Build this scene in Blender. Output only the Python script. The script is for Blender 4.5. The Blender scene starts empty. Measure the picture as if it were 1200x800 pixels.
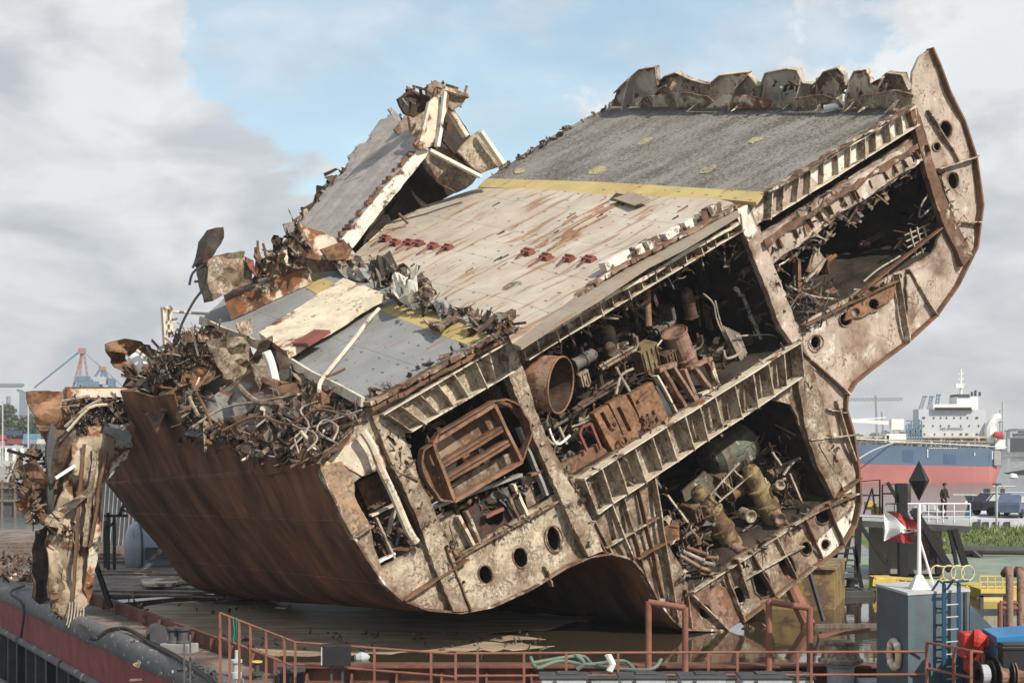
import bpy, bmesh, math, random
from mathutils import Vector, noise
from mathutils.geometry import delaunay_2d_cdt
SC = bpy.context.scene
COL = SC.collection
rad = math.radians
# ---------------------------------------------------------------- camera
CH = 6.8                                   # camera height over the flooded hold
F, CX, HY = 1800.0, 600.0, 515.0           # focal length, centre and horizon in photo pixels
cam = bpy.data.objects.new('camera', bpy.data.cameras.new('camera'))
COL.objects.link(cam); SC.camera = cam
cam.location = (0, 0, CH); cam.rotation_euler = (rad(90), 0, 0)
cam.data.sensor_width = 36; cam.data.lens = 36*F/1200; cam.data.shift_y = (HY-400)/1200
cam.data.clip_start = .5; cam.data.clip_end = 20000
# ---------------------------------------------------------------- light
SUN = Vector((.66, -.70, .78)).normalized()
EL = math.asin(SUN.z); AZ = math.atan2(SUN.x, SUN.y)
sun = bpy.data.objects.new('sun', bpy.data.lights.new('sun', 'SUN')); COL.objects.link(sun)
sun.data.energy = 4.2; sun.data.angle = rad(.5); sun.data.color = (1, .915, .79)
sun.rotation_euler = (-SUN).to_track_quat('-Z', 'Y').to_euler()
world = bpy.data.worlds.new('World'); SC.world = world; world.use_nodes = True
SC.view_settings.view_transform = 'Standard'; SC.view_settings.look = 'None'
SC.view_settings.exposure = 0.38; SC.view_settings.gamma = 1
def build_world():
    nt = world.node_tree; N = nt.nodes; L = nt.links; N.clear()
    out = N.new('ShaderNodeOutputWorld')
    sky = N.new('ShaderNodeTexSky'); sky.sky_type = 'NISHITA'; sky.sun_disc = False
    sky.sun_elevation = EL; sky.sun_rotation = AZ; sky.air_density = 1.0; sky.dust_density = 1.2; sky.ozone_density = 1.5
    b1 = N.new('ShaderNodeBackground'); b1.inputs[1].default_value = .15
    tint = N.new('ShaderNodeMix'); tint.data_type = 'RGBA'; tint.blend_type = 'MULTIPLY'; tint.inputs[0].default_value = 1; tint.inputs[7].default_value = (.97,1.02,.90,1)
    L.new(sky.outputs[0], tint.inputs[6]); L.new(tint.outputs[2], b1.inputs[0])
    tc = N.new('ShaderNodeTexCoord')
    mp = N.new('ShaderNodeMapping'); mp.inputs['Scale'].default_value = (1, 1, 2.0); mp.inputs['Location'].default_value = (.93, .1, .35)
    L.new(tc.outputs['Generated'], mp.inputs[0])
    n1 = N.new('ShaderNodeTexNoise'); n1.inputs['Scale'].default_value = 5.0; n1.inputs['Detail'].default_value = 13; n1.inputs['Roughness'].default_value = .60; n1.inputs['Distortion'].default_value = .25
    L.new(mp.outputs[0], n1.inputs[0])
    # broad banks of cloud: heavy to the left, thinner overhead and ahead, some to the right
    sx = N.new('ShaderNodeSeparateXYZ'); L.new(tc.outputs['Generated'], sx.inputs[0])
    def math_(op, a, b=None, c=None):
        m = N.new('ShaderNodeMath'); m.operation = op
        for i, v in enumerate((a, b, c)):
            if v is None: continue
            if isinstance(v, (int, float)): m.inputs[i].default_value = v
            else: L.new(v, m.inputs[i])
        return m.outputs[0]
    ax = math_('ADD', sx.outputs[0], -.01)
    bank = math_('SUBTRACT', math_('MULTIPLY', math_('ABSOLUTE', ax), 1.05), .10)          # clearer dead ahead
    low = math_('MULTIPLY', math_('SUBTRACT', .17, sx.outputs[2]), .75)                      # thicker near the horizon
    v = math_('ADD', n1.outputs[0], math_('ADD', bank, low))
    r = N.new('ShaderNodeValToRGB'); r.color_ramp.elements[0].position = .485; r.color_ramp.elements[1].position = .535
    L.new(v, r.inputs[0])
    wn = N.new('ShaderNodeTexNoise'); wn.inputs['Scale'].default_value = 7; wn.inputs['Detail'].default_value = 12; wn.inputs['Roughness'].default_value = .62; L.new(mp.outputs[0], wn.inputs[0])
    wr = N.new('ShaderNodeValToRGB'); wr.color_ramp.elements[0].position = .47; wr.color_ramp.elements[1].position = .72; L.new(wn.outputs[0], wr.inputs[0])
    wisp = math_('MULTIPLY', wr.outputs[0], .75)
    mask = math_('ADD', math_('MULTIPLY', math_('MAXIMUM', r.outputs[0], wisp), .76), .22)
    # grey cloud bellies against brighter cloud
    n2 = N.new('ShaderNodeTexNoise'); n2.inputs['Scale'].default_value = 9; n2.inputs['Detail'].default_value = 9; n2.inputs['Roughness'].default_value = .55; n2.inputs['Distortion'].default_value = .3
    mp2 = N.new('ShaderNodeMapping'); mp2.inputs['Scale'].default_value = (1, 1, 2.2); mp2.inputs['Location'].default_value = (.2, .7, .1)
    L.new(tc.outputs['Generated'], mp2.inputs[0]); L.new(mp2.outputs[0], n2.inputs[0])
    cr = N.new('ShaderNodeValToRGB'); e = cr.color_ramp.elements
    e[0].position = .38; e[0].color = (.40, .425, .46, 1); e[1].position = .60; e[1].color = (.74, .75, .755, 1)
    L.new(n2.outputs[0], cr.inputs[0])
    b2 = N.new('ShaderNodeBackground'); b2.inputs[1].default_value = 1.0
    c2 = N.new('ShaderNodeValToRGB'); e = c2.color_ramp.elements; e[0].position = .49; e[0].color = (.66,.68,.69,1); e[1].position = .68; e[1].color = (.43,.455,.49,1); L.new(v, c2.inputs[0])
    cm = N.new('ShaderNodeMix'); cm.data_type = 'RGBA'; cm.inputs[0].default_value = .3; L.new(cr.outputs[0], cm.inputs[6]); L.new(c2.outputs[0], cm.inputs[7]); L.new(cm.outputs[2], b2.inputs[0])
    mx = N.new('ShaderNodeMixShader'); L.new(mask, mx.inputs[0]); L.new(b1.outputs[0], mx.inputs[1]); L.new(b2.outputs[0], mx.inputs[2])
    L.new(mx.outputs[0], out.inputs[0])
build_world()

# ---------------------------------------------------------------- axes of the place
AN = rad(33.5)
U = Vector((math.cos(AN), math.sin(AN), 0))            # along the cut face
DH = Vector((-math.sin(AN), math.cos(AN), 0))          # from the cut face into the hull
O = Vector((7.6, 54.9, 0))
RISE = .21
D3 = DH + Vector((0, 0, RISE))
def ray(px, py): return Vector(((px-CX)/F, 1, (HY-py)/F))
CAMP = Vector((0, 0, CH))
def onplane(px, py, p0, n):
    r = ray(px, py); return CAMP + r*((p0-CAMP).dot(n)/r.dot(n))
def W(px, py, s=0.0): return onplane(px, py, O+DH*s, DH)
def G(px, py, y): return CAMP + ray(px, py)*y
def Z(px, py, z): return CAMP + ray(px, py)*((z-CH)/((HY-py)/F))
DA, DC = W(430, 472), W(1065, 128)
UD = (DC-DA).normalized()
DN = UD.cross(D3).normalized()
if DN.z < 0: DN = -DN
def DK(px, py, h=0.0): return onplane(px, py, DA+DN*h, DN)
# ---------------------------------------------------------------- mesh builder
class MB:
    def __init__(s): s.v = []; s.f = []; s.m = []; s.e = {}
    def add(s, vs, fs, mi=0):
        o = len(s.v); s.v += [tuple(p) for p in vs]; s.f += [tuple(i+o for i in f) for f in fs]; s.m += [mi]*len(fs)
    def hexa(s, p, mi=0):   # 8 points: bottom 4, top 4
        s.add(p, [(3,2,1,0),(4,5,6,7),(0,1,5,4),(1,2,6,5),(2,3,7,6),(3,0,4,7)], mi)
    def box(s, c, sx, sy, sz, rz=0, mi=0, ax=None):
        c = Vector(c)
        if ax is None:
            a = Vector((math.cos(rz), math.sin(rz), 0)); b = Vector((-math.sin(rz), math.cos(rz), 0)); k = Vector((0,0,1))
        else: a, b, k = ax
        P = [c+a*(x*sx/2)+b*(y*sy/2)+k*(z*sz/2) for z in (-1,1) for x,y in ((-1,-1),(1,-1),(1,1),(-1,1))]
        s.hexa(P, mi)
    def beam(s, a, b, w, h, up=(0,0,1), mi=0):
        a = Vector(a); b = Vector(b); d = (b-a)
        if d.length < 1e-6: return
        d.normalize(); up = Vector(up); x = d.cross(up)
        if x.length < 1e-3: x = d.cross(Vector((1,0,0)))
        x.normalize(); y = x.cross(d).normalized()
        P = [p+x*(i*w/2)+y*(j*h/2) for p in (a,b) for i,j in ((-1,-1),(1,-1),(1,1),(-1,1))]
        s.hexa(P, mi)
    def tube(s, pts, r, n=8, mi=0, cap=True):
        pts = [Vector(p) for p in pts]; rs = r if isinstance(r, (list, tuple)) else [r]*len(pts)
        t0 = (pts[1]-pts[0]).normalized(); x = t0.cross(Vector((0,0,1)))
        if x.length < .05: x = t0.cross(Vector((1,0,0)))
        x.normalize(); vs = []; K = len(pts)
        for i, p in enumerate(pts):
            t = (pts[min(i+1,K-1)]-pts[max(i-1,0)])
            if t.length < 1e-9: t = t0
            t.normalize(); x = (x-t*x.dot(t))
            if x.length < 1e-4: x = t.cross(Vector((.3,.5,.8)))
            x.normalize(); y = t.cross(x)
            for k in range(n):
                a = 2*math.pi*k/n; vs.append(p+(x*math.cos(a)+y*math.sin(a))*rs[i])
        fs = [(i*n+k, i*n+(k+1)%n, (i+1)*n+(k+1)%n, (i+1)*n+k) for i in range(K-1) for k in range(n)]
        if cap: fs += [tuple(range(n-1,-1,-1)), tuple(range((K-1)*n, K*n))]
        s.add(vs, fs, mi)
    def ring(s, c, ax, r, t, n=28, m=8, mi=0):
        ax = Vector(ax).normalized(); x = ax.orthogonal().normalized(); y = ax.cross(x); c = Vector(c); vs = []
        for i in range(n):
            a = 2*math.pi*i/n; d = x*math.cos(a)+y*math.sin(a)
            for j in range(m):
                b = 2*math.pi*j/m; vs.append(c+d*(r+t*math.cos(b))+ax*(t*math.sin(b)))
        fs = [(i*m+j, ((i+1)%n)*m+j, ((i+1)%n)*m+(j+1)%m, i*m+(j+1)%m) for i in range(n) for j in range(m)]
        s.add(vs, fs, mi)
    def lathe(s, c, ax, prof, n=24, mi=0):   # prof: (t along axis, radius)
        ax = Vector(ax).normalized(); x = ax.orthogonal().normalized(); y = ax.cross(x); c = Vector(c); vs = []
        for t, r in prof:
            for i in range(n):
                a = 2*math.pi*i/n; vs.append(c+ax*t+(x*math.cos(a)+y*math.sin(a))*max(r,.0005))
        K = len(prof); fs = [(i*n+k, i*n+(k+1)%n, (i+1)*n+(k+1)%n, (i+1)*n+k) for i in range(K-1) for k in range(n)]
        s.add(vs, fs, mi)
    def build(s, name, mats, parent=None, smooth=False, bevel=0, uv=None, **tags):
        me = bpy.data.meshes.new(name); me.from_pydata(s.v, [], s.f)
        if not isinstance(mats, (list, tuple)): mats = [mats]
        for m in mats: me.materials.append(m)
        if len(mats) > 1: me.polygons.foreach_set('material_index', s.m)
        if smooth: me.polygons.foreach_set('use_smooth', [True]*len(me.polygons))
        if uv:
            l = me.uv_layers.new(name='UVMap')
            for lp in me.loops: l.data[lp.index].uv = uv(me.vertices[lp.vertex_index].co)
        if s.e:
            at = me.attributes.new('edge', 'FLOAT', 'POINT'); at.data.foreach_set('value', [s.e.get(i, 0.0) for i in range(len(s.v))])
        if s.e:
            me.polygons.foreach_set('use_smooth', [True]*len(me.polygons)); me.update(); me.set_sharp_from_angle(angle=rad(24))
        me.validate(); me.update()
        ob = bpy.data.objects.new(name, me); COL.objects.link(ob)
        if bevel:
            b = ob.modifiers.new('b', 'BEVEL'); b.width = bevel; b.segments = 2; b.limit_method = 'ANGLE'
        if parent is not None: ob.parent = parent; ob.matrix_parent_inverse = parent.matrix_world.inverted() if parent.location.length == 0 else __import__('mathutils').Matrix.Translation(-parent.location)
        for k, v in tags.items(): ob[k] = v
        return ob
def thing(name, loc, label, category, group=None):
    o = bpy.data.objects.new(name, None); COL.objects.link(o); o.location = loc; o.empty_display_size = .3
    o['label'] = label; o['category'] = category
    if group: o['group'] = group
    return o
def rag(loop, step=8, amp=1.5, seed=0):
    R = random.Random(seed); out = []
    for i, a in enumerate(loop):
        b = loop[(i+1) % len(loop)]; d = math.hypot(b[0]-a[0], b[1]-a[1]); n = max(1, int(d/step))
        for k in range(n):
            t = k/n; j = amp*(.35 if k == 0 else 1)
            out.append((a[0]+(b[0]-a[0])*t+R.uniform(-j,j), a[1]+(b[1]-a[1])*t+R.uniform(-j,j)))
    return out
def ell(cx, cy, rx, ry, rot=0, n=16):
    c, s = math.cos(rad(rot)), math.sin(rad(rot))
    return [(cx+rx*math.cos(t)*c-ry*math.sin(t)*s, cy+rx*math.cos(t)*s+ry*math.sin(t)*c) for t in [2*math.pi*i/n for i in range(n)]]
def inside(p, loop):
    x, y = p; c = False; j = len(loop)-1
    for i in range(len(loop)):
        xi, yi = loop[i]; xj, yj = loop[j]
        if (yi > y) != (yj > y) and x < (xj-xi)*(y-yi)/(yj-yi)+xi: c = not c
        j = i
    return c
def sheet(mb, loop, fn, thick, tdir, holes=(), step=14, dent=0.0, freq=.5, seed=0, mi=0, bend=None):
    """plate: outline traced in picture units, mapped to a real plane by fn, dented, with true thickness"""
    R = random.Random(seed)
    pts = list(loop); E = [(i, (i+1) % len(loop)) for i in range(len(loop))]
    for h in holes:
        o = len(pts); pts += list(h); E += [(o+i, o+(i+1) % len(h)) for i in range(len(h))]
    xs = [p[0] for p in loop]; ys = [p[1] for p in loop]
    if step:
        x = min(xs)
        while x < max(xs):
            y = min(ys)
            while y < max(ys):
                q = (x+R.uniform(-.3,.3)*step, y+R.uniform(-.3,.3)*step)
                if inside(q, loop) and not any(inside(q, h) for h in holes): pts.append(q)
                y += step
            x += step
    ov, oe, of, _, _, _ = delaunay_2d_cdt([Vector(p) for p in pts], E, [], 0, 1e-4)
    V = [tuple(v) for v in ov]; T = []
    for f in of:
        c = (sum(V[i][0] for i in f)/len(f), sum(V[i][1] for i in f)/len(f))
        if inside(c, loop) and not any(inside(c, h) for h in holes): T.append(tuple(f))
    tdir = Vector(tdir); tn = tdir.normalized(); A = []
    for v in V:
        p = fn(v[0], v[1])
        if bend: p = bend(v[0], v[1], p)
        if dent:
            n1 = noise.noise(p*freq+Vector((seed*3.1, 0, 0))); n2 = noise.noise(p*freq*2.9+Vector((0, seed*1.7, 5)))
            if dent >= .29: n1 = (1-3.2*abs(n1))*.8; n2 = (1-3.2*abs(n2))*.9      # sharp creases
            p = p + tn*(n1*dent + n2*dent*.3)
        A.append(p)
    B = [p+tdir*thick for p in A]; n = len(A)
    if T:
        t = T[0]; nn = (A[t[1]]-A[t[0]]).cross(A[t[2]]-A[t[0]])
        if nn.dot(tdir) > 0: T = [tuple(reversed(t)) for t in T]
    cnt = {}
    for t in T:
        for i in range(len(t)):
            e = (t[i], t[(i+1) % len(t)]); cnt[e] = 1
    side = [(e[1], e[0], e[0]+n, e[1]+n) for e in cnt if (e[1], e[0]) not in cnt]
    o0 = len(mb.v); segs = [(l[i], l[(i+1) % len(l)]) for l in [loop]+[list(h) for h in holes] for i in range(len(l))]
    for i, v in enumerate(V):
        best = 1e9
        for (ax_, ay), (bx, by) in segs:
            dx, dy = bx-ax_, by-ay; q = dx*dx+dy*dy or 1e-9; t = max(0, min(1, ((v[0]-ax_)*dx+(v[1]-ay)*dy)/q)); d = (ax_+dx*t-v[0])**2+(ay+dy*t-v[1])**2
            if d < best: best = d
        w_ = math.exp(-math.sqrt(best)/4.5); mb.e[o0+i] = w_; mb.e[o0+n+i] = w_
    mb.add(A+B, T+[tuple(i+n for i in reversed(t)) for t in T]+side, mi)
def WF(s=0.0): return lambda x, y: W(x, y, s)
# ---------------------------------------------------------------- materials
MATS = {}
def mat(name, base, rough=.7, metal=0.0, var=.15, vscale=1.5, rust=0.0, rcol=(.165,.085,.048), rcol2=(.065,.038,.026), rscale=1.2, rsharp=.06,
        speck=0.0, scol=(.082,.058,.040), sscale=9, bump=.25, bscale=14, streak=0.0, stretch=(1,1,1), white=0.0, spec=.3):
    if name in MATS: return MATS[name]
    m = bpy.data.materials.new(name); m.use_nodes = True; nt = m.node_tree; N = nt.nodes; L = nt.links
    bs = N['Principled BSDF']; tc = N.new('ShaderNodeTexCoord'); geo = N.new('ShaderNodeNewGeometry')
    mp = N.new('ShaderNodeMapping'); mp.inputs['Scale'].default_value = stretch; L.new(geo.outputs['Position'], mp.inputs[0]); P = mp.outputs[0]
    if stretch != (1,1,1):     # long axis of streaks follows the hull axis
        mp0 = N.new('ShaderNodeMapping'); mp0.vector_type = 'POINT'; mp0.inputs['Rotation'].default_value = (0, 0, -AN)
        L.new(geo.outputs['Position'], mp0.inputs[0]); L.new(mp0.outputs[0], mp.inputs[0])
    def noi(sc, det=6, ro=.6, src=None):
        n = N.new('ShaderNodeTexNoise'); n.inputs['Scale'].default_value = sc; n.inputs['Detail'].default_value = det; n.inputs['Roughness'].default_value = ro
        L.new(src or P, n.inputs[0]); return n.outputs[0]
    def ramp(src, a, b, c0=(0,0,0,1), c1=(1,1,1,1)):
        r = N.new('ShaderNodeValToRGB'); r.color_ramp.elements[0].position = max(0,min(a,.998)); r.color_ramp.elements[1].position = max(.001,min(b,1))
        r.color_ramp.elements[0].color = c0; r.color_ramp.elements[1].color = c1; L.new(src, r.inputs[0]); return r.outputs[0]
    def mix(f, a, b, mode='MIX'):
        x = N.new('ShaderNodeMix'); x.data_type = 'RGBA'; x.blend_type = mode
        if isinstance(f, (int, float)): x.inputs[0].default_value = f
        else: L.new(f, x.inputs[0])
        for k, v in ((6, a), (7, b)):
            if isinstance(v, tuple): x.inputs[k].default_value = (*v[:3], 1)
            else: L.new(v, x.inputs[k])
        return x.outputs[2]
    def q(c, k): return tuple(min(1, v*k) for v in c)
    col = mix(ramp(noi(vscale), .3, .7), q(base, 1-var*1.3), q(base, 1+var))
    if white: col = mix(ramp(noi(rscale*2.1, 8, .65), .62-white*.2, .66-white*.2+.04), col, (.70,.67,.60))
    if rust:
        a = .72-rust*.5
        rc = mix(ramp(noi(rscale*3.3, 5), .35, .65), rcol, rcol2)
        ea = N.new('ShaderNodeAttribute'); ea.attribute_name = 'edge'; em = N.new('ShaderNodeMath'); em.operation = 'MULTIPLY_ADD'; em.inputs[1].default_value = .10
        L.new(ea.outputs['Fac'], em.inputs[0]); L.new(noi(rscale, 9, .68), em.inputs[2])
        col = mix(ramp(em.outputs[0], a, a+rsharp), col, rc)
        # orange bleeding round the rust
        col = mix(ramp(noi(rscale*.8, 7, .6), a, a+.22, (0,0,0,1), (.40,.40,.40,1)), col, q(rcol, 1.5))
    if speck:
        a = .76-speck*.30
        sm = N.new('ShaderNodeMath'); sm.operation = 'MULTIPLY_ADD'; sm.inputs[1].default_value = .55; L.new(noi(sscale*.16, 4, .6), sm.inputs[0]); L.new(noi(sscale*1.5, 7, .72), sm.inputs[2])
        col = mix(ramp(sm.outputs[0], a+.225, a+.305, (0,0,0,1), (.80,.80,.80,1)), col, scol)
        if speck > .5: col = mix(ramp(noi(vscale*1.9, 8, .7), .44, .60, (0,0,0,1), (.75,.75,.75,1)), col, q((.26,.20,.145), 1))
        col = mix(ramp(noi(sscale*.22, 6, .7), .52, .75, (0,0,0,1), (.5,.5,.5,1)), col, q(scol, 1.6))
    if streak:
        mp3 = N.new('ShaderNodeMapping'); mp3.inputs['Scale'].default_value = (3, 3, .25); L.new(geo.outputs['Position'], mp3.inputs[0])
        col = mix(ramp(noi(1.6, 5, .6, mp3.outputs[0]), .5, .72, (0,0,0,1), (streak,streak,streak,1)), col, q(rcol, .9))
    L.new(col, bs.inputs['Base Color'])
    bs.inputs['Roughness'].default_value = rough; bs.inputs['Metallic'].default_value = metal
    bs.inputs['Specular IOR Level'].default_value = spec
    if bump:
        b = N.new('ShaderNodeBump'); b.inputs['Strength'].default_value = bump; b.inputs['Distance'].default_value = .06
        L.new(noi(bscale, 7, .65), b.inputs['Height']); L.new(b.outputs[0], bs.inputs['Normal'])
    MATS[name] = m; return m
M = dict(
 web   = mat('web_paint', (.53,.455,.345), rust=.38, rscale=.8, rsharp=.14, speck=.70, sscale=6.5, streak=.45, bump=.5),
 web2  = mat('web_burnt', (.44,.37,.275), rust=.45, rscale=1.0, rsharp=.12, speck=.78, sscale=6, white=.3, streak=.35, bump=.5),
 wing  = mat('wing_paint', (.44,.36,.295), rust=.36, rscale=.5, rsharp=.16, speck=.50, sscale=6, streak=.4, white=.22, rcol=(.20,.12,.085), rcol2=(.12,.075,.05), bump=.45),
 lobe  = mat('lobe_paint', (.50,.45,.39), rust=.30, rscale=.5, speck=.25, sscale=5, streak=.3),
 fin   = mat('fin_paint', (.50,.45,.36), rust=.40, rscale=1.3, speck=.55, sscale=6, bump=.4),
 flange= mat('flange_rust', (.26,.185,.13), rust=.5, rscale=1.1, speck=.45, sscale=6, white=.42, bump=.5),
 white = mat('white_plate', (.66,.63,.55), rust=.22, rscale=1.3, speck=.25, sscale=7),
 cream = mat('cream_plate', (.60,.53,.42), rust=.34, rscale=.7, speck=.36, sscale=5, rcol=(.30,.11,.04)),
 shell = mat('shell_rust', (.115,.054,.033), var=.6, vscale=.8, rust=.46, rcol=(.25,.105,.048), rcol2=(.050,.032,.026), rscale=.8, rsharp=.2, stretch=(.42,1.0,.42), bump=.3, bscale=9, rough=.75),
 rust  = mat('rust_brown', (.155,.082,.05), var=.45, rust=.4, rcol=(.25,.125,.06), rcol2=(.06,.035,.024), rscale=1.6, speck=.3, bump=.5),
 orange= mat('rust_orange', (.25,.14,.085), var=.4, rust=.45, rcol=(.27,.13,.06), rcol2=(.08,.048,.032), rscale=1.8, speck=.35, sscale=6, bump=.4),
 pink  = mat('rust_pink', (.30,.195,.15), var=.3, rust=.45, rcol=(.20,.10,.06), rcol2=(.08,.045,.03), rscale=1.5, speck=.3, bump=.4),
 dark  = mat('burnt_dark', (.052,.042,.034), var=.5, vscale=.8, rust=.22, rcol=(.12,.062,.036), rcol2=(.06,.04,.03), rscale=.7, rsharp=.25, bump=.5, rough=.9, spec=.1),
 soot  = mat('soot', (.05,.045,.04), var=.5, rust=.35, rcol=(.10,.05,.03), rcol2=(.04,.025,.02), rscale=1.2, bump=.5, rough=.9),
 grey  = mat('grey_metal', (.30,.30,.29), rust=.2, speck=.2, var=.3, rscale=1.5),
 wire  = mat('wire', (.36,.31,.25), var=.4, rust=.35, rscale=2, bump=.2),
 ochre = mat('ochre_machine', (.27,.205,.10), var=.35, rust=.45, rcol=(.13,.075,.04), rscale=1.3, speck=.3, sscale=9),
 green = mat('green_machine', (.115,.13,.10), var=.4, rust=.45, rcol=(.10,.085,.055), speck=.5, sscale=5, white=.15),
 yellow= mat('yellow_steel', (.58,.44,.12), var=.15, rust=.18, rscale=1.2),
 bluegrey = mat('blue_grey_paint', (.085,.12,.145), var=.14, rust=.17, rscale=.9, bump=.08, streak=.3, rough=.5),
 blue  = mat('blue_paint', (.02,.15,.36), var=.1, bump=.05, rough=.4),
 dkblue= mat('dark_blue_paint', (.02,.07,.13), var=.1, bump=.05, rough=.4),
 railr = mat('rail_rust', (.23,.10,.07), var=.25, rust=.25, rcol=(.22,.08,.04), rscale=3, bump=.2),
 red   = mat('red_paint', (.42,.035,.025), var=.2, rust=.12, bump=.1, rough=.5),
 lug   = mat('lug_red', (.21,.07,.055), var=.25, rust=.25, rcol=(.16,.05,.03), rscale=4, bump=.3),
 black = mat('black_paint', (.018,.018,.02), var=.2, bump=.1, rough=.5),
 dgrey = mat('dark_grey_steel', (.06,.062,.065), var=.3, rust=.12, bump=.2),
 lgrey = mat('light_grey_paint', (.40,.42,.43), var=.1, rust=.12, bump=.1),
 wht   = mat('white_paint', (.74,.74,.72), var=.06, rust=.05, bump=.05, rough=.45),
 pier  = mat('weathered_timber', (.16,.12,.095), var=.4, rust=.15, stretch=(6,.5,1), bump=.4),
)
# ---------------------------------------------------------------- deck material, laid out in metres on the deck
def deck_uv(p):
    d = Vector(p)-DA; s = d.dot(DH); q = d-D3*s; return (q.dot(UD), s)
def deckmat(name, base, dots=(.35, .35, .05), grit=0.0, rust=.3, rcol=(.27,.155,.088), streak=.5, seam=2.4):
    m = bpy.data.materials.new(name); m.use_nodes = True; nt = m.node_tree; N = nt.nodes; L = nt.links; bs = N['Principled BSDF']
    uv = N.new('ShaderNodeUVMap'); uv.uv_map = 'UVMap'
    def mp(sc, loc=(0,0,0)):
        x = N.new('ShaderNodeMapping'); x.inputs['Scale'].default_value = sc; x.inputs['Location'].default_value = loc; L.new(uv.outputs[0], x.inputs[0]); return x.outputs[0]
    def noi(sc, src, det=7, ro=.62):
        n = N.new('ShaderNodeTexNoise'); n.inputs['Scale'].default_value = sc; n.inputs['Detail'].default_value = det; n.inputs['Roughness'].default_value = ro; L.new(src, n.inputs[0]); return n.outputs[0]
    def ramp(src, a, b, c0=0.0, c1=1.0):
        r = N.new('ShaderNodeValToRGB'); r.color_ramp.elements[0].position = a; r.color_ramp.elements[1].position = b
        r.color_ramp.elements[0].color = (c0,c0,c0,1); r.color_ramp.elements[1].color = (c1,c1,c1,1); L.new(src, r.inputs[0]); return r.outputs[0]
    def mix(f, a, b):
        x = N.new('ShaderNodeMix'); x.data_type = 'RGBA'
        if isinstance(f, float): x.inputs[0].default_value = f
        else: L.new(f, x.inputs[0])
        for k, v in ((6, a), (7, b)):
            if isinstance(v, tuple): x.inputs[k].default_value = (*v[:3], 1)
            else: L.new(v, x.inputs[k])
        return x.outputs[2]
    def mth(op, a, b=0.0):
        x = N.new('ShaderNodeMath'); x.operation = op
        for i, v in enumerate((a, b)):
            if isinstance(v, (int, float)): x.inputs[i].default_value = v
            else: L.new(v, x.inputs[i])
        return x.outputs[0]
    P = mp((1,1,1)); col = mix(ramp(noi(.6, P), .3, .7), tuple(v*.82 for v in base), tuple(min(1,v*1.14) for v in base))
    # grime washed downhill along u
    col = mix(ramp(noi(1.0, mp((.18, 1.6, 1))), .5, .75, 0, .35), col, tuple(v*.62 for v in base))
    if rust:
        col = mix(ramp(noi(.42, mp((1,1,1),(3.3,1.2,0)), 9, .6), .70-rust*.5, .88-rust*.35, 0, .8), col, tuple(base[i]*.5+rcol[i]*.55 for i in range(3)))
        col = mix(ramp(noi(1.5, mp((.22, 1.5, 1),(7,2,0)), 8, .6), .66-rust*.22, .72-rust*.2, 0, .85), col, rcol)
    sx = N.new('ShaderNodeSeparateXYZ'); L.new(uv.outputs[0], sx.inputs[0])
    if seam:
        fr = mth('ABSOLUTE', mth('SUBTRACT', mth('FRACT', mth('DIVIDE', sx.outputs[0], seam)), .5)); col = mix(mth('MULTIPLY', mth('GREATER_THAN', fr, .4935), .55), col, (.09,.06,.045))
        fs = mth('ABSOLUTE', mth('SUBTRACT', mth('FRACT', mth('DIVIDE', sx.outputs[1], seam*2.3)), .5)); col = mix(mth('MULTIPLY', mth('GREATER_THAN', fs, .4965), .55), col, (.09,.06,.045))
    if dots:
        a, b, rr = dots
        wob = N.new('ShaderNodeTexWhiteNoise'); wob.noise_dimensions = '2D'
        cell = N.new('ShaderNodeCombineXYZ'); L.new(mth('FLOOR', mth('DIVIDE', sx.outputs[0], a)), cell.inputs[0]); L.new(mth('FLOOR', mth('DIVIDE', sx.outputs[1], b)), cell.inputs[1]); L.new(cell.outputs[0], wob.inputs['Vector'])
        du = mth('MULTIPLY', mth('SUBTRACT', mth('FRACT', mth('DIVIDE', sx.outputs[0], a)), .5), a); ds = mth('MULTIPLY', mth('SUBTRACT', mth('FRACT', mth('DIVIDE', sx.outputs[1], b)), .5), b*.6)
        d = mth('SQRT', mth('ADD', mth('MULTIPLY', du, du), mth('MULTIPLY', ds, ds)))
        k = mth('MULTIPLY', mth('LESS_THAN', d, mth('MULTIPLY', wob.outputs['Value'], rr*1.9)), .8)
        col = mix(k, col, (.07,.05,.04))
    if grit:
        g = mth('ADD', noi(8.5, mp((.6,1,1)), 5, .8), mth('MULTIPLY', noi(.8, mp((.3,1,1),(4,9,0)), 6, .6), .5))
        col = mix(ramp(g, (.815-grit*.1), (.86-grit*.1)), col, (.098,.086,.070))
        col = mix(ramp(noi(11, P, 4, .8), .60, .64, 0, .6), col, (.20,.17,.12))
    else:
        col = mix(ramp(noi(7, P, 3, .8), .69, .72, 0, .7), col, (.07,.055,.04))
    L.new(col, bs.inputs['Base Color']); bs.inputs['Roughness'].default_value = .75; bs.inputs['Specular IOR Level'].default_value = .25
    bu = N.new('ShaderNodeBump'); bu.inputs['Strength'].default_value = .7 if grit else .25; bu.inputs['Distance'].default_value = .07
    L.new(noi(6 if grit else 12, P, 8, .75), bu.inputs['Height']); L.new(bu.outputs[0], bs.inputs['Normal'])
    return m
M['deck_top'] = deckmat('upper_deck_grey', (.235,.225,.205), dots=None, grit=.72, rust=.14, seam=0)
M['deck_mid'] = deckmat('middle_deck_buff', (.47,.42,.35), dots=(.62,.9,.030), rust=.54)
M['deck_low'] = deckmat('lower_deck_grey', (.245,.25,.25), dots=(.62,.62,.030), rust=.10)
M['deck_yel'] = deckmat('deck_yellow', (.44,.345,.15), dots=(.62,.8,.03), rust=.30, seam=0)
M['deck_yelf'] = deckmat('deck_yellow_faded', (.40,.34,.20), dots=None, grit=.62, rust=.25, seam=0)
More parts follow.
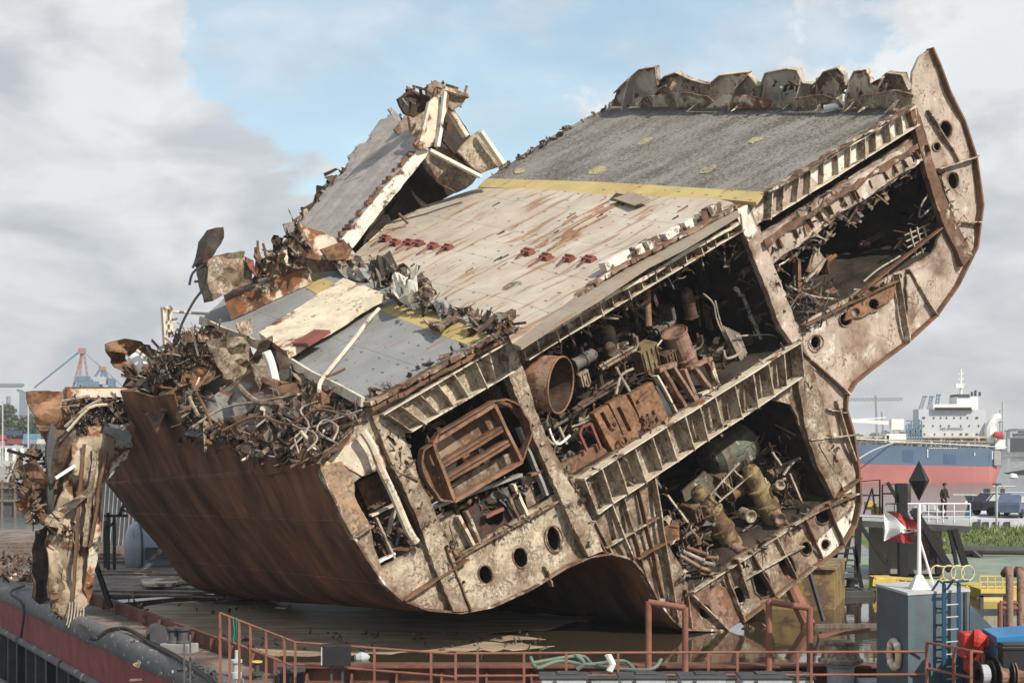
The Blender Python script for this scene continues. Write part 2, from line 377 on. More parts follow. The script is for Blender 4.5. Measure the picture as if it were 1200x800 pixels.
M['deck_edge'] = deckmat('deck_edge_dirt', (.30,.26,.21), dots=None, rust=.5, seam=1.5)
SCR = [mat('scrap_rust', (.10,.062,.042), var=.6, vscale=3, rust=.3, speck=.3), mat('scrap_tan', (.30,.24,.175), var=.4, vscale=3, rust=.4, speck=.4), M['dark'], mat('scrap_orange', (.21,.105,.055), var=.4, rust=.4, speck=.3), mat('scrap_grey', (.16,.16,.155), var=.4, vscale=3, rust=.3, speck=.3), mat('scrap_wire', (.20,.17,.14), var=.4, rust=.3), mat('scrap_brown', (.155,.11,.08), var=.5, vscale=3, rust=.4, speck=.4), M['cream']]

# ---------------------------------------------------------------- scrap
def scraps(mb, pts, R, size=(.3, 1.1), kinds='ptbs', w=(.06, .16)):
    for p in pts:
        p = Vector(p); k = R.choice(kinds); L = R.uniform(*size)*(.8 if k == 'p' else 1); mi = R.choices(range(8), (5,2.4,4,1.6,2.6,3,5,.7))[0]
        d = Vector((R.uniform(-1,1), R.uniform(-1,1), R.uniform(-.7,1))).normalized()
        if k == 'p':       # ripped sheet with sharp folds
            a = d*L*.5; b = d.cross(Vector((R.uniform(-1,1), R.uniform(-1,1), R.uniform(-1,1)))).normalized()*L*R.uniform(.12,.38)
            n = a.cross(b).normalized(); q = R.choice((3,4,5)); vs = []; h = 0.0; w0 = 1.0
            for i in range(q+1):
                u = i/q*2-1; h += R.uniform(-.34,.34)*L; w0 = R.uniform(.45,1.1) if 0 < i < q else R.uniform(.05,.8); sk = R.uniform(-.4,.4)
                c = p+a*u+n*h*.6+b*sk; vs += [c-b*w0+n*R.uniform(-.08,.08)*L, c+b*w0+n*R.uniform(-.08,.08)*L]
            o = len(vs); vs += [x+n*.02 for x in vs]
            fs = [(2*i, 2*i+1, 2*i+3, 2*i+2) for i in range(q)]; fs += [tuple(x+o for x in reversed(f)) for f in fs]
            fs += [(2*i, 2*i+2, 2*i+2+o, 2*i+o) for i in range(q)]+[(2*i+3, 2*i+1, 2*i+1+o, 2*i+3+o) for i in range(q)]
            mb.add(vs, fs, mi)
        elif k == 't':     # bent pipe or cable
            n = 6; c = p-d*L*.7; pp = []; dd = Vector(d)
            for i in range(n):
                pp.append(Vector(c)); dd = (dd+Vector((R.uniform(-.5,.5), R.uniform(-.5,.5), R.uniform(-.55,.4)))).normalized(); c = c+dd*L*1.5/n
            mb.tube(pp, R.uniform(w[0]*.25, w[0]*.8), 5, mi)
        elif k == 'b':     # angle bar
            a, b = p-d*L*.7, p+d*L*.7; t = R.uniform(*w); up = (R.uniform(-1,1), R.uniform(-1,1), 1)
            mb.beam(a, b, t, .02, up, mi); mb.beam(a+Vector((0,0,t/2)), b+Vector((0,0,t/2)), .02, t, up, mi)
        else:              # twisted strip
            n = 7; x = d.orthogonal().normalized(); vs = []; c = p-d*L*.6; dd = Vector(d); wd = R.uniform(w[0], w[1]*1.6)
            for i in range(n):
                vs += [c-x*wd, c+x*wd]; dd = (dd+Vector((R.uniform(-.45,.45), R.uniform(-.45,.45), R.uniform(-.5,.35)))).normalized()
                c = c+dd*L*1.3/n; x = (x+Vector((R.uniform(-.6,.6), R.uniform(-.6,.6), R.uniform(-.6,.6)))).normalized()
            mb.add(vs, [(2*i, 2*i+1, 2*i+3, 2*i+2) for i in range(n-1)], mi)
def fill(loop, n, R, fn):
    xs = [p[0] for p in loop]; ys = [p[1] for p in loop]; out = []
    while len(out) < n:
        q = (R.uniform(min(xs), max(xs)), R.uniform(min(ys), max(ys)))
        if inside(q, loop): out.append(fn(*q))
    return out
def pile(name, loop, n, srange, seed, wreck, **kw):
    R = random.Random(seed); mb = MB()
    scraps(mb, fill(loop, n, R, lambda x, y: W(x, y, R.uniform(*srange))), R, **kw)
    return mb.build(name, SCR, wreck, kind='stuff')

# ================================================================= THE WRECK
wreck = thing('ship_wreck_section', W(700, 735, 5)*1.0, 'huge rusty cut section of a burnt ship, tipped on its side on the barge', 'shipwreck')
def part(mb, name, m, **k): return mb.build(name, m, wreck, **k)
def plate(name, loop, m, s=0.0, thick=.08, holes=(), step=14, dent=.08, seed=1, ragged=0, fn=None, tdir=None, parent=None, freq=.5, rstep=8, **k):
    mb = MB(); lp = rag(loop, rstep, ragged, seed) if ragged else loop
    sheet(mb, lp, fn or WF(s), thick, tdir or DH, holes, step, dent, freq, seed)
    return mb.build(name, m, parent or wreck, **k)

C0 = [(416,565),(424,559),(450,546),(462,560),(480,595),(495,628),(491,638),(462,657),(447,664),(438,640),(432,612),(416,580)]
C1 = [(905,310),(972,263),(1040,218),(1070,195),(1084,187),(1101,204),(1110,235),(1107,260),(1093,295),(1060,316),(1000,344),(937,383),(926,365)]
S1 = [(888,262),(960,218),(1068,150),(1074,158),(1000,207),(892,273)]
C2 = [(608,424),(680,380),(760,334),(842,284),(862,272),(882,290),(908,352),(926,402),(840,456),(716,532),(670,560),(640,520),(622,470)]
C3 = [(473,508),(533,476),(588,439),(600,465),(630,530),(653,577),(600,612),(533,653),(505,600)]
C4 = [(772,553),(800,535),(850,500),(902,465),(928,474),(944,516),(975,583),(953,594),(946,604),(860,653),(846,671),(806,694),(799,668),(773,610),(768,583)]
leftc = [(372,543),(385,575),(402,610),(425,650),(448,683),(470,703),(500,714),(540,717)]
L_web = [(430,480),(505,438),(583,398),(592,392),(608,424),(625,480),(664,560),(690,605),(706,646),(660,665),(620,690),(575,710),(540,717),(500,714),(470,703),(448,683),(425,650),(402,610),(385,575),(372,543)]
M_web = [(592,392),(690,335),(790,278),(862,238),(880,240),(888,270),(905,310),(926,365),(937,398),(948,425),(965,480),(980,540),(1004,588),(1000,615),(985,640),(965,655),(945,668),(905,700),(868,728),(850,738),(800,737),(785,725),(770,705),(755,675),(738,655),(715,648),(706,646),(690,605),(664,560),(625,480),(608,424)]
R_web = [(880,240),(960,186),(1066,125),(1070,84),(1078,66),(1090,57),(1098,76),(1110,108),(1127,142),(1141,185),(1149,240),(1142,290),(1120,335),(1095,370),(1060,402),(1020,432),(1000,448),(990,465),(989,480),(998,510),(1004,550),(1004,588),(980,540),(965,480),(948,425),(937,398),(926,365),(905,310),(888,270)]
h_left = [C0, C3, ell(569,673,8,11,-12), ell(610,653,8.5,12,-12), ell(650,631,9,15,-12), ell(672,601,3.5,4), ell(526,691,5,5)]
h_mid = [C2, C4, ell(826,716,7.5,9,-15), ell(866,697,8,9.5,-15), [(884,671),(893,668),(899,673),(904,690),(899,698),(892,700),(886,693),(882,678)],
         [(912,652),(921,648),(928,654),(933,668),(930,676),(922,679),(916,672),(911,660)], ell(945,642,6.5,8,-15), ell(964,604,9,9.5,-15,14), ell(967,638,5,6), ell(990,586,4,5)]
h_right = [C1, S1, ell(1108,152,7,10,-5), ell(1098,172,4.5,5), ell(1117,212,6.5,10,-5), ell(957,401,7.5,8), ell(1024,356,8,8), ell(991,374,7,8), ell(902,0,1,1)][:8]
h_right = [h for h in h_right if inside(h[0], R_web)]
def web(name, outer, holes, m, seed):
    mb = MB(); hs = []
    for i, h in enumerate(holes): hs.append(rag(h, 7, 1.3, seed+i) if len(h) < 14 or h in (C1, C2, C3, C4) else h)
    sheet(mb, outer, WF(0), .12, DH, hs, 11, .22, .45, seed)
    part(mb, name, m)
web('transverse_web', L_web, h_left, M['web'], 3)
web('transverse_web', M_web, h_mid, M['web2'], 5)
web('bow_flare_web', R_web, h_right, M['wing'], 7)

# inner boxes behind the openings
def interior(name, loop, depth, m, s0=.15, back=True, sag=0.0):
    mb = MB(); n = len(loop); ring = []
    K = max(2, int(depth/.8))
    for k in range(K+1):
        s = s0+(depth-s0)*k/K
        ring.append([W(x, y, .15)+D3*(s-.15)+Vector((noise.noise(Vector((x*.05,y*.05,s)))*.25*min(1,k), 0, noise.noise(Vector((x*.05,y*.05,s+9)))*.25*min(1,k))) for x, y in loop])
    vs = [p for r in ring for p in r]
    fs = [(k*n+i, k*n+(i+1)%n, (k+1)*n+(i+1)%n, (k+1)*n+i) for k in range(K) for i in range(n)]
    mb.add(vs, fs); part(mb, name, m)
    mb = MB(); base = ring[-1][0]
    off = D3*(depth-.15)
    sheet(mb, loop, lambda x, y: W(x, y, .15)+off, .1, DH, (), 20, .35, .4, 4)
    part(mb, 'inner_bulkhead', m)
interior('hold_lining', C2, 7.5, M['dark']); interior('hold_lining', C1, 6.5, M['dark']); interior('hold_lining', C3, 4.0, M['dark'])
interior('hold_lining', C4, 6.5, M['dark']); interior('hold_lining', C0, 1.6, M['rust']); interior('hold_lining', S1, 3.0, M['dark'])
# shallow dark cells behind the lightening holes
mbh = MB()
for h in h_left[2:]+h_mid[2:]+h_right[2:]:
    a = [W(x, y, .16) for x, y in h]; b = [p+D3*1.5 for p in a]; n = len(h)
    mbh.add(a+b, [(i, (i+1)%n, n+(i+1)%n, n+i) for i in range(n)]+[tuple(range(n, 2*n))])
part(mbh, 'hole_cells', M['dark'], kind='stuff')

# hull skin ------------------------------------------------------------
def loft(name, rows, m, thick=None, parent=None):
    n = len(rows[0]); mb = MB(); vs = [p for r in rows for p in r]
    mb.add(vs, [(k*n+i, k*n+i+1, (k+1)*n+i+1, (k+1)*n+i) for k in range(len(rows)-1) for i in range(n-1)])
    ob = mb.build(name, m, parent or wreck, smooth=True)
    if thick:
        so = ob.modifiers.new('s', 'SOLIDIFY'); so.thickness = thick; so.offset = 0
    return ob
front = leftc
backc = [(124,565),(138,582),(153,601),(175,627),(198,655),(222,684),(262,698),(305,701)]
rows = []
def cat(pts, k):       # catmull resample
    out = []; n = len(pts)
    for i in range(n-1):
        p0, p1, p2, p3 = pts[max(i-1,0)], pts[i], pts[i+1], pts[min(i+2,n-1)]
        for j in range(k):
            t = j/k; out.append(.5*((2*p1)+(-p0+p2)*t+(2*p0-5*p1+4*p2-p3)*t*t+(-p0+3*p1-3*p2+p3)*t**3))
    out.append(pts[-1]); return out
fp = cat([W(x, y, -.03) for x, y in front], 3); bp = cat([W(x, y, 19.5) for x, y in backc], 3)
for k in range(25):
    t = k/24; rows.append([a.lerp(b, t)+Vector((-.55,-.35,-.2))*(.10*noise.noise(Vector((t*5, i*.25, 1)))+.05*noise.noise(Vector((t*14, i*.9, 3)))) for i, (a, b) in enumerate(zip(fp, bp))])
loft('hull_shell', rows, M['shell'], .04); shell_rows = rows
# shell above the turn of the bilge, torn along its top edge
SH0, SH1 = W(372, 545), W(124, 565, 19.5); SHN = (SH1-SH0).cross(W(372,543)-W(386,577)).normalized()
if SHN.x > 0: SHN = -SHN
def SHF(x, y, off=0.0): return onplane(x, y, SH0+SHN*off, SHN)
plate('torn_shell_plate', [(375,548),(366,541),(345,538),(318,534),(298,529),(276,520),(255,517),(238,519),(222,514),(212,498),(208,480),(202,462),(180,464),(160,456),(143,457),(147,478),(160,500),(150,528),(121,567),(180,565),(260,560)], M['shell'],
      fn=lambda x, y: SHF(x, y, -.03), tdir=-SHN, thick=.06, ragged=1.5, dent=.22, step=9, seed=11, freq=.35)
for k in (3,6,9,12,15,18,21):
    mb = MB(); r_ = shell_rows[k]; nrm = Vector((-.5,-.4,-.55)).normalized()
    mb.tube([p+nrm*.015 for p in r_], .035, 5); part(mb, 'weld_seam', M['shell'])
for i in (6, 12):
    mb = MB(); mb.tube([r[i]+Vector((-.5,-.4,-.55)).normalized()*.012 for r in shell_rows], .03, 5); part(mb, 'weld_seam', M['shell'])
# skin swept from the bottom and right edge of the face
bot = [(540,717),(575,710),(620,690),(660,665),(690,652),(715,648),(738,655),(755,675),(770,705),(785,725),(800,737),(850,738),(868,728),(905,700),(945,668),(965,655),(985,640),(1000,615),(1006,588),(1004,550),(998,510),(989,480),(990,465),(1000,448),(1020,432),(1060,402),(1095,370),(1120,335),(1142,290),(1149,240),(1141,185),(1127,142)]
rows = []
for k in range(13):
    s = 19.5*k/12; r = []
    for i, (x, y) in enumerate(bot):
        t = min(1, max(0, (i-11)/10)); p = W(x, y, -.03)+DH*s+Vector((0,0,1))*(s*.2*t)
        if i < 8: p.z -= min(.9, s*.06)
        if i == 0: p = fp[-1].lerp(bp[-1], k/12)
        p.z = max(p.z, .05 if i != 10 else .02); r.append(p)
    rows.append(r)
loft('bottom_shell', rows, M['shell'], .05)
# thick plate edge along the outline
def edgebar(name, pts, m, w=.1, d=.22, s=-.06, seed=0, amp=.6):
    mb = MB(); R = random.Random(seed); q = [W(x+R.uniform(-amp,amp), y+R.uniform(-amp,amp), s) for x, y in pts]
    for a, b in zip(q, q[1:]): mb.beam(a, b, d, w, (b-a).cross(DH), 0)
    return part(mb, name, m)
edgebar('shell_edge', leftc, M['flange'], .07, .3, -.05, 2, .3)
edgebar('shell_edge', bot[:12], M['flange'], .07, .3, -.05, 3, .3)
edgebar('shell_edge', bot[12:]+[(1110,108),(1098,76),(1090,57)], M['rust'], .09, .35, -.05, 4, .3)

# decks ---------------------------------------------------------------
def deck(name, loop, m, h=0.0, thick=.12, ragged=0, step=40, seed=1, dent=0.0, holes=()):
    mb = MB(); lp = rag(loop, 9, ragged, seed) if ragged else loop
    sheet(mb, lp, lambda x, y: DK(x, y, h), thick, -DN, holes, step, dent, .5, seed)
    return part(mb, name, m, uv=deck_uv)
deck('upper_deck', [(570,209),(600,190),(650,158),(690,136),(722,121),(900,124),(1030,124),(1066,127),(980,175),(895,225),(800,219),(700,213)], M['deck_top'], dent=.05)
deck('yellow_deck_band', [(570,209),(700,213),(800,219),(895,225),(886,237),(842,233),(760,230),(700,227),(640,223),(560,219)], M['deck_yel'])
deck('middle_deck', [(560,219),(640,223),(700,227),(760,230),(842,233),(860,237),(800,271),(708,320),(650,366),(600,402),(592,385),(560,372),(500,352),(430,312),(415,298),(455,262),(500,240)], M['deck_mid'], dent=.12, step=14)
deck('deck_edge_strip', [(600,402),(650,366),(708,320),(800,271),(862,237),(866,250),(800,290),(760,310),(700,350),(650,380),(610,406)], M['deck_edge'], h=-.02)
deck('lower_deck', [(425,471),(400,457),(365,440),(330,418),(290,398),(235,375),(262,348),(345,322),(365,318),(430,312),(500,352),(560,372),(592,388),(505,430)], M['deck_low'], ragged=1.2, dent=.05, seed=3)
deck('yellow_deck_band', [(442,362),(462,356),(520,372),(576,392),(548,404),(495,384)], M['deck_yel'], h=.012, thick=.008, step=0)
deck('yellow_deck_band', [(342,326),(366,319),(395,333),(372,345)], M['deck_yel'], h=.012, thick=.008, step=0)
deck('upper_deck_line', [(735,121),(1032,124),(1030,126),(733,124)], M['deck_yel'], h=.012, thick=.008, step=0)
# faded paint marks
for k, (cx, cy, rx, ry) in enumerate([(545,285,13,3.5),(600,336,13,5),(680,298,12,5),(521,293,9,3.5)]):
    deck('faded_oval_mark', ell(cx, cy, rx, ry, -20), M['deck_yelf'], h=.012, thick=.008, step=0)
for cx, cy, rx, ry in [(700,200,12,3.5),(830,198,11,3.5),(885,164,10,3),(755,165,10,3),(608,200,7,2.5)]:
    R = random.Random(int(cx)); deck('faded_dash_mark', [(x+R.uniform(-2,2), y+R.uniform(-1,1)) for x, y in ell(cx, cy, rx, ry, -18, 12)], M['deck_yelf'], h=.012, thick=.008, step=0)
def Random_(s): return random.Random(int(s*7))
# red lashing lugs
for cx, cy in [(452,281),(464,286),(480,286),(491,287),(508,290),(525,292),(619,297),(640,303),(667,305),(691,306)]:
    p = DK(cx, cy); mb = MB(); a = (UD, D3.normalized(), DN)
    r_ = Random_(cx); mb.box(p+DN*.09, .30, .50+r_.uniform(-.1,.1), .14, ax=a); mb.box(p+DN*.18+UD*.04, .10, .42, .06, ax=a); mb.tube([p+DN*.1-UD*.15, p+DN*.13-UD*.45-D3*.1, p+DN*.05-UD*(.6+r_.random()*.3)], .035, 6); mb.box(p+DN*.03, .38, .62, .05, ax=a)
    part(mb, 'lashing_lug', M['lug'], bevel=.02)
# open hatch near the yellow band
mb = MB(); sheet(mb, [(718,232),(742,225),(762,233),(742,240)], lambda x, y: DK(x, y, .25), .05, -DN, (), 0); part(mb, 'hatch_lid', M['deck_edge'], uv=deck_uv)
mb = MB(); sheet(mb, [(711,237),(722,226),(742,230),(730,241)], lambda x, y: DK(x, y, .02), .012, -DN, (), 0); part(mb, 'hatch_opening', M['dark'])
# long rust scrapes with curled paint
mb = MB(); R = random.Random(5)
for i in range(18):
    t = R.random(); x, y = 640+75*t+R.uniform(-14,14), 288-45*t+R.uniform(-5,5)
    p = DK(x, y, .03); d = UD*R.uniform(.2,.9); e = D3*R.uniform(.04,.1)
    mb.add([p-d, p+d, p+d+e+DN*.06, p-d+e+DN*.03], [(0,1,2,3)], 0)
for i in range(38):
    x, y = R.uniform(480,840), R.uniform(228,380)
    if not inside((x,y), [(560,222),(842,236),(708,316),(600,395),(500,350),(450,290)]): continue
    p = DK(x, y, .02); d = UD*R.uniform(.05,.28); e = D3*R.uniform(.02,.07)
    mb.add([p-d, p+d, p+d+e+DN*.05, p-d+e+DN*.03], [(0,1,2,3)], R.choice((0,1)))
part(mb, 'peeling_paint', [M['orange'], M['soot']], kind='stuff')

# frames with fins ------------------------------------------------------
def fins(name, A, B, C, D, n, p=.5, m=None, mf=None, skip=(), flange=True, jit=.12, seed=0, back=None, thick=.045):
    """A-B upper line, C-D lower line; n bays with webs standing out of the face by p metres"""
    R = random.Random(seed); L = lambda a, b, t: (a[0]+(b[0]-a[0])*t, a[1]+(b[1]-a[1])*t)
    for i in range(n+1):
        mb = MB()
        if i in skip: continue
        t = min(1, max(0, i/n+R.uniform(-jit,jit)/n)); a, b = L(A, B, t), L(C, D, t); q = 1+R.uniform(-.2,.15)
        a0, b0 = W(*a, 0.02), W(*b, 0.02); dd = U*thick
        tw = U*R.uniform(-.08,.08)
        mb.hexa([b0, b0+dd, b0-DH*p*q+dd+tw, b0-DH*p*q+tw, a0, a0+dd, a0-DH*p*q+dd, a0-DH*p*q]); part(mb, name, m or M['fin'])
    if flange:
        for (a, b), nm in (((C, D), 'lower_flange'), ((A, B), 'upper_flange')):
            K = 10; mb = MB()
            for k in range(K):
                p0, p1 = W(*L(a,b,k/K), .02), W(*L(a,b,(k+1)/K), .02)
                z = Vector((0,0,.05)); j = noise.noise(p0*.8)*.10; j1 = noise.noise(p1*.8)*.10
                mb.hexa([p0, p1, p1-DH*(p+j1), p0-DH*(p+j), p0+z, p1+z, p1-DH*(p+j1)+z, p0-DH*(p+j)+z])
            part(mb, nm, mf or M['flange'])
    if back:
        plate(back, [A, B, D, C], M['white'] if back == 'frame_backing' else M['fin'], s=-.04, thick=.05, step=12, dent=.08, seed=seed)
fins('frame_web', (895,228), (1064,128), (892,259), (1068,149), 11, .42, M['fin'], M['cream'], seed=1, back='frame_backing')
fins('frame_web', (440,487), (584,403), (472,507), (591,437), 7, .55, M['fin'], M['cream'], seed=2, back='frame_plating')
fins('frame_web', (674,562), (926,403), (690,602), (930,442), 13, .55, M['fin'], M['cream'], seed=3, back=None)
fins('frame_web', (604,402), (858,252), (610,423), (862,272), 15, .45, M['fin'], M['cream'], seed=4)
plate('torn_beam', [(891,276),(1000,208),(1076,161),(1085,186),(1040,214),(972,258),(905,310)], M['wing'], s=-.22, thick=.2, ragged=1.6, dent=.28, step=7, seed=6, freq=.9)
plate('torn_beam_lip', [(893,282),(1000,215),(1077,168),(1079,174),(1000,222),(896,290)], M['flange'], s=-.42, thick=.06, ragged=1.8, dent=.28, step=6, seed=16, freq=.9)
fins('beam_clip', (896,284), (1076,172), (901,296), (1080,180), 14, .45, M['rust'], M['cream'], seed=6, jit=.7, flange=False)
# white plate segments standing on the middle deck edge
for seg in [[(708,308),(737,292),(740,303),(713,320)],[(744,290),(752,285),(757,296),(749,301)],[(758,283),(770,276),(775,287),(763,294)],[(779,274),(796,264),(800,274),(785,284)],[(802,261),(811,255),(814,266),(806,271)],[(820,250),(828,246),(831,256),(824,260)],[(829,244),(844,236),(848,246),(834,254)]]:
    plate('edge_plate', seg, M['white'], s=-.25, thick=.35, step=0, dent=0)
for k, (a, b) in enumerate([((705,324),(862,242)),((600,404),(705,326)),((604,408),(862,262)),((430,474),(590,388)),((432,481),(592,395)),((895,226),(1066,125))]):
    mb = MB(); K = 26; R = random.Random(k)
    P = [W(a[0]+(b[0]-a[0])*t/K, a[1]+(b[1]-a[1])*t/K+R.uniform(-1.2,1.2), -.35 if k != 6 else -.3) for t in range(K+1)]
    for p, q in zip(P, P[1:]): mb.beam(p, q, .5+R.uniform(-.15,.1), (.05 if k == 5 else .08)+R.uniform(0,.06), (0,0,1), 0)
    part(mb, 'deck_edge_beam', [M['flange'], M['flange'], M['flange'], M['flange'], M['rust'], M['flange'], M['rust']][k] if k != 2 else M['cream'])

# columns and stiffeners on the face -------------------------------------
def col(name, loop, m, s=-.25, thick=.25, seed=1, ragged=.8, dent=.06): return plate(name, loop, m, s=s, thick=thick, seed=seed, ragged=ragged, dent=dent, step=9, rstep=6)
col('frame_column', [(436,486),(452,484),(476,520),(505,590),(533,655),(549,715),(531,716),(508,660),(486,600),(458,540)], M['web'], seed=21)
col('frame_column', [(586,400),(597,396),(612,430),(628,482),(664,560),(692,605),(706,645),(690,652),(664,600),(640,545),(610,480),(596,440)], M['web'], seed=22, s=-.3)
col('frame_column', [(861,243),(876,240),(888,268),(906,310),(928,362),(938,396),(929,402),(914,378),(894,330),(878,290)], M['wing'], seed=23, s=-.35)
col('frame_column', [(860,246),(876,240),(887,270),(878,284)], M['white'], seed=24, s=-.42, thick=.06)
col('frame_column', [(930,404),(941,398),(952,430),(968,482),(984,540),(990,560),(978,585),(958,545),(944,500),(936,455)], M['web2'], seed=25, s=-.2)
col('frame_column', [(1066,130),(1074,126),(1082,150),(1094,190),(1112,240),(1140,300),(1130,312),(1106,262),(1088,208)], M['flange'], seed=26, s=-.3)
def rib(a, b, m='flange', w=.07, d=.4, n=8, seed=0, name='stiffener', s=0.0):
    mb = MB(); R = random.Random(seed); P = []
    for k in range(n+1):
        t = k/n; P.append(W(a[0]+(b[0]-a[0])*t+R.uniform(-.5,.5), a[1]+(b[1]-a[1])*t+R.uniform(-.5,.5), s))
    for p, q in zip(P, P[1:]):
        v = (q-p).cross(DH).normalized()*w; mb.hexa([p, q, q-DH*d, p-DH*d, p+v, q+v, q-DH*d+v, p-DH*d+v])
    part(mb, name, M[m])
for i, r in enumerate([((533,655),(690,565)),((470,703),(545,655)),((410,632),(434,616)),((645,690-4),(636,662)),((548,715),(518,640)),((706,646),(664,560)),
        ((715,648),(690,603)),((738,655),(712,590)),((755,678),(727,580)),((775,700),(745,570)),((790,728),(762,558)),((706,642),(770,605)),((720,650),(690,640)),((742,655),(790,628)),
        ((800,690),(806,735)),((806,696),(946,604)),((858,655),(872,700)),((875,646),(905,700)),((905,628),(930,678)),((806,697),(848,738)),((846,672),(868,727)),((940,608),(960,655)),
        ((905,700),(950,664)),((866,680),(938,640)),((946,604),(1004,578)),((975,583),(1004,560)),((944,516),(998,510)),((965,480),(990,485)),((928,408),(990,462)),((965,590),(985,640)),((955,520),(985,575)),
        ((1095,200),(1141,185)),((1112,262),(1146,262)),((1000,348),(1108,262)),((1046,322),(1060,402)),((1060,316),(1094,372)),((1084,130),(1120,190)),((937,383),(1046,330)),((975,470),(998,540))]):
    rib(*r, m=('flange','rust','web2','fin')[i % 4], d=(.22,.32,.25)[i % 3], w=.05, seed=i)
# small plate on the left with its own colour, the edge strip and a white lower lobe
plate('side_plate', [(376,547),(400,540),(412,558),(417,585),(432,612),(410,628),(395,596)], mat('side_plate_rust', (.44,.31,.20), rust=.45, rscale=.9, rsharp=.2, rcol=(.30,.155,.08), rcol2=(.15,.085,.05), speck=.62, sscale=5), s=-.05, thick=.04, ragged=.6, seed=31)
plate('side_plate', [(380,545),(428,482),(440,492),(452,520),(456,545),(425,558),(404,545)], M['cream'], s=-.04, thick=.04, ragged=1.2, seed=32)
plate('lobe_plate', [(950,640),(988,606),(1002,590),(998,615),(984,638),(965,655)], M['white'], s=-.06, thick=.04, step=8, holes=[ell(967,638,5,6)], seed=33)
plate('lobe_plate', [(950,520),(966,512),(986,560),(1000,556),(1002,575),(978,584)], M['lobe'], s=-.06, thick=.04, step=8, seed=34, ragged=.6)
plate('lobe_plate', [(948,430),(962,436),(988,455),(988,478),(966,480)], M['wing'], s=-.08, thick=.04, step=8, seed=35)
plate('bilge_plate', [(806,697),(840,684),(856,690),(868,727),(850,737),(800,736),(776,706)], M['pink'], s=-.05, thick=.04, holes=[ell(826,716,7.5,9,-15)], seed=36, ragged=.5)
plate('torn_plate', [(848,668),(858,655),(868,650),(905,699),(893,708),(870,726)], M['dark'], s=-.5, thick=.05, seed=37, ragged=.8, step=8) if False else None
# lightening-hole rims
mb = MB()
for h in h_left[2:]+h_mid[2:]+h_right[2:]:
    c = (sum(p[0] for p in h)/len(h), sum(p[1] for p in h)/len(h))
    P = [W(c[0]+(x-c[0])*1.06, c[1]+(y-c[1])*1.06, -.03) for x, y in h]; P.append(P[0]); mb.tube(P, .035, 5, cap=False)
part(mb, 'hole_rims', M['flange'], kind='stuff')

# torn brackets along the top edge ----------------------------------------
TP, TN = W(1066,127)+DN*0, UD.copy(); TN = UD
def top(off): return lambda x, y: onplane(x, y, W(1066,127)+UD*off, UD)
def bracket(name, loop, off, seed, m, amp=.7):
    mb = MB(); sheet(mb, rag(loop, 9, .7, seed), top(off), .05, UD, (), 5, min(.28, amp*.3), .55, seed)
    R = random.Random(seed); f = top(off); xs = sorted(p[0] for p in loop); xa, xb = xs[0], xs[-1]; yt = min(p[1] for p in loop)
    for t in (.22,.5,.8):      # web plates standing behind and before the bracket
        x = xa+(xb-xa)*(t+R.uniform(-.08,.08)); y = yt+8+R.uniform(0,12)
        if not inside((x, y+3), loop): continue
        a, b = f(x, 124), f(x+R.uniform(-3,3), y); w = UD*R.uniform(.35,.9)*R.choice((-1,-1,1)); th = D3.normalized()*.05
        q = [a, a+w, b+w*R.uniform(.2,.7), b]; mb.hexa([q[0], q[1], q[1]+th, q[0]+th, q[3], q[2], q[2]+th, q[3]+th])
    P = [f(*p) for p in loop if p[1] < 112]
    for p, q in zip(P, P[1:]): mb.beam(p-UD*.08, q-UD*.08, .26, .04, DN)
    part(mb, name, m)
B = [[(717,124),(722,108),(733,97),(752,80),(771,77),(773,98),(768,112),(748,124)],
 [(752,124),(764,106),(782,88),(795,84),(812,92),(833,98),(830,112),(800,124)],
 [(795,122),(812,118),(833,98),(846,87),(880,83),(872,98),(892,112),(885,124)],
 [(848,122),(862,106),(880,86),(892,100),(890,116),(872,124)],
 [(884,122),(892,104),(900,84),(925,79),(937,81),(944,96),(955,97),(946,112),(930,123)],
 [(940,123),(958,98),(968,83),(985,78),(992,86),(994,100),(985,114),(975,124)],
 [(990,116),(996,98),(1004,82),(1018,80),(1024,96),(1036,90),(1030,110),(1012,124)],
 [(1016,122),(1028,98),(1042,84),(1060,86),(1068,104),(1070,122)]]
for i, b in enumerate(B): bracket('torn_bracket', b, .15+.3*(i % 3), 40+i, M[('lobe','fin','cream','web')[i % 4]], .9)
for i, b in enumerate([[(730,126),(760,112),(800,108),(830,112),(842,125)],[(828,126),(850,110),(880,112),(905,118),(900,126)],[(900,126),(930,114),(965,110),(985,116),(990,126)],[(985,126),(1010,112),(1045,106),(1068,112),(1066,128)]]):
    bracket('torn_bracket', b, -.35, 60+i, M[('fin','cream','web2','web')[i]], .8)
R = random.Random(9); mb = MB()
scraps(mb, [onplane(R.uniform(722,1064), R.uniform(98,124), W(1066,127)+UD*R.uniform(-.3,.6), UD) for _ in range(45)], R, (.15,.55), 'pssb'); part(mb, 'torn_edge_scrap', SCR, kind='stuff')
mb = MB(); mb.tube([DK(966,127,.25), DK(1005,119,.3), DK(1050,112,.35)], .13, 8); part(mb, 'loose_pipe', M['wht'])
mb = MB(); R = random.Random(77)
for i in range(60):
    t = R.random(); x, y = 570+150*t, 209-88*t-R.random()*3
    scraps(mb, [DK(x, y, .1)], R, (.15,.45), 'pps')
part(mb, 'torn_edge_scrap', SCR, kind='stuff')
# ================================================================= more of the wreck
def P3(x, y, s=0.0): return W(x, y, .15)+D3*(s-.15) if False else W(x, y, s)
# --- leaning superstructure slab at the back left
TS = 12.5
plate('tower_flange', [(400,281),(413,291),(503,178),(494,170)], M['white'], s=TS-.1, thick=.25, step=10, dent=.05, ragged=.8, seed=70)
def skewfn(s0): return lambda x, y: W(x, y, s0)
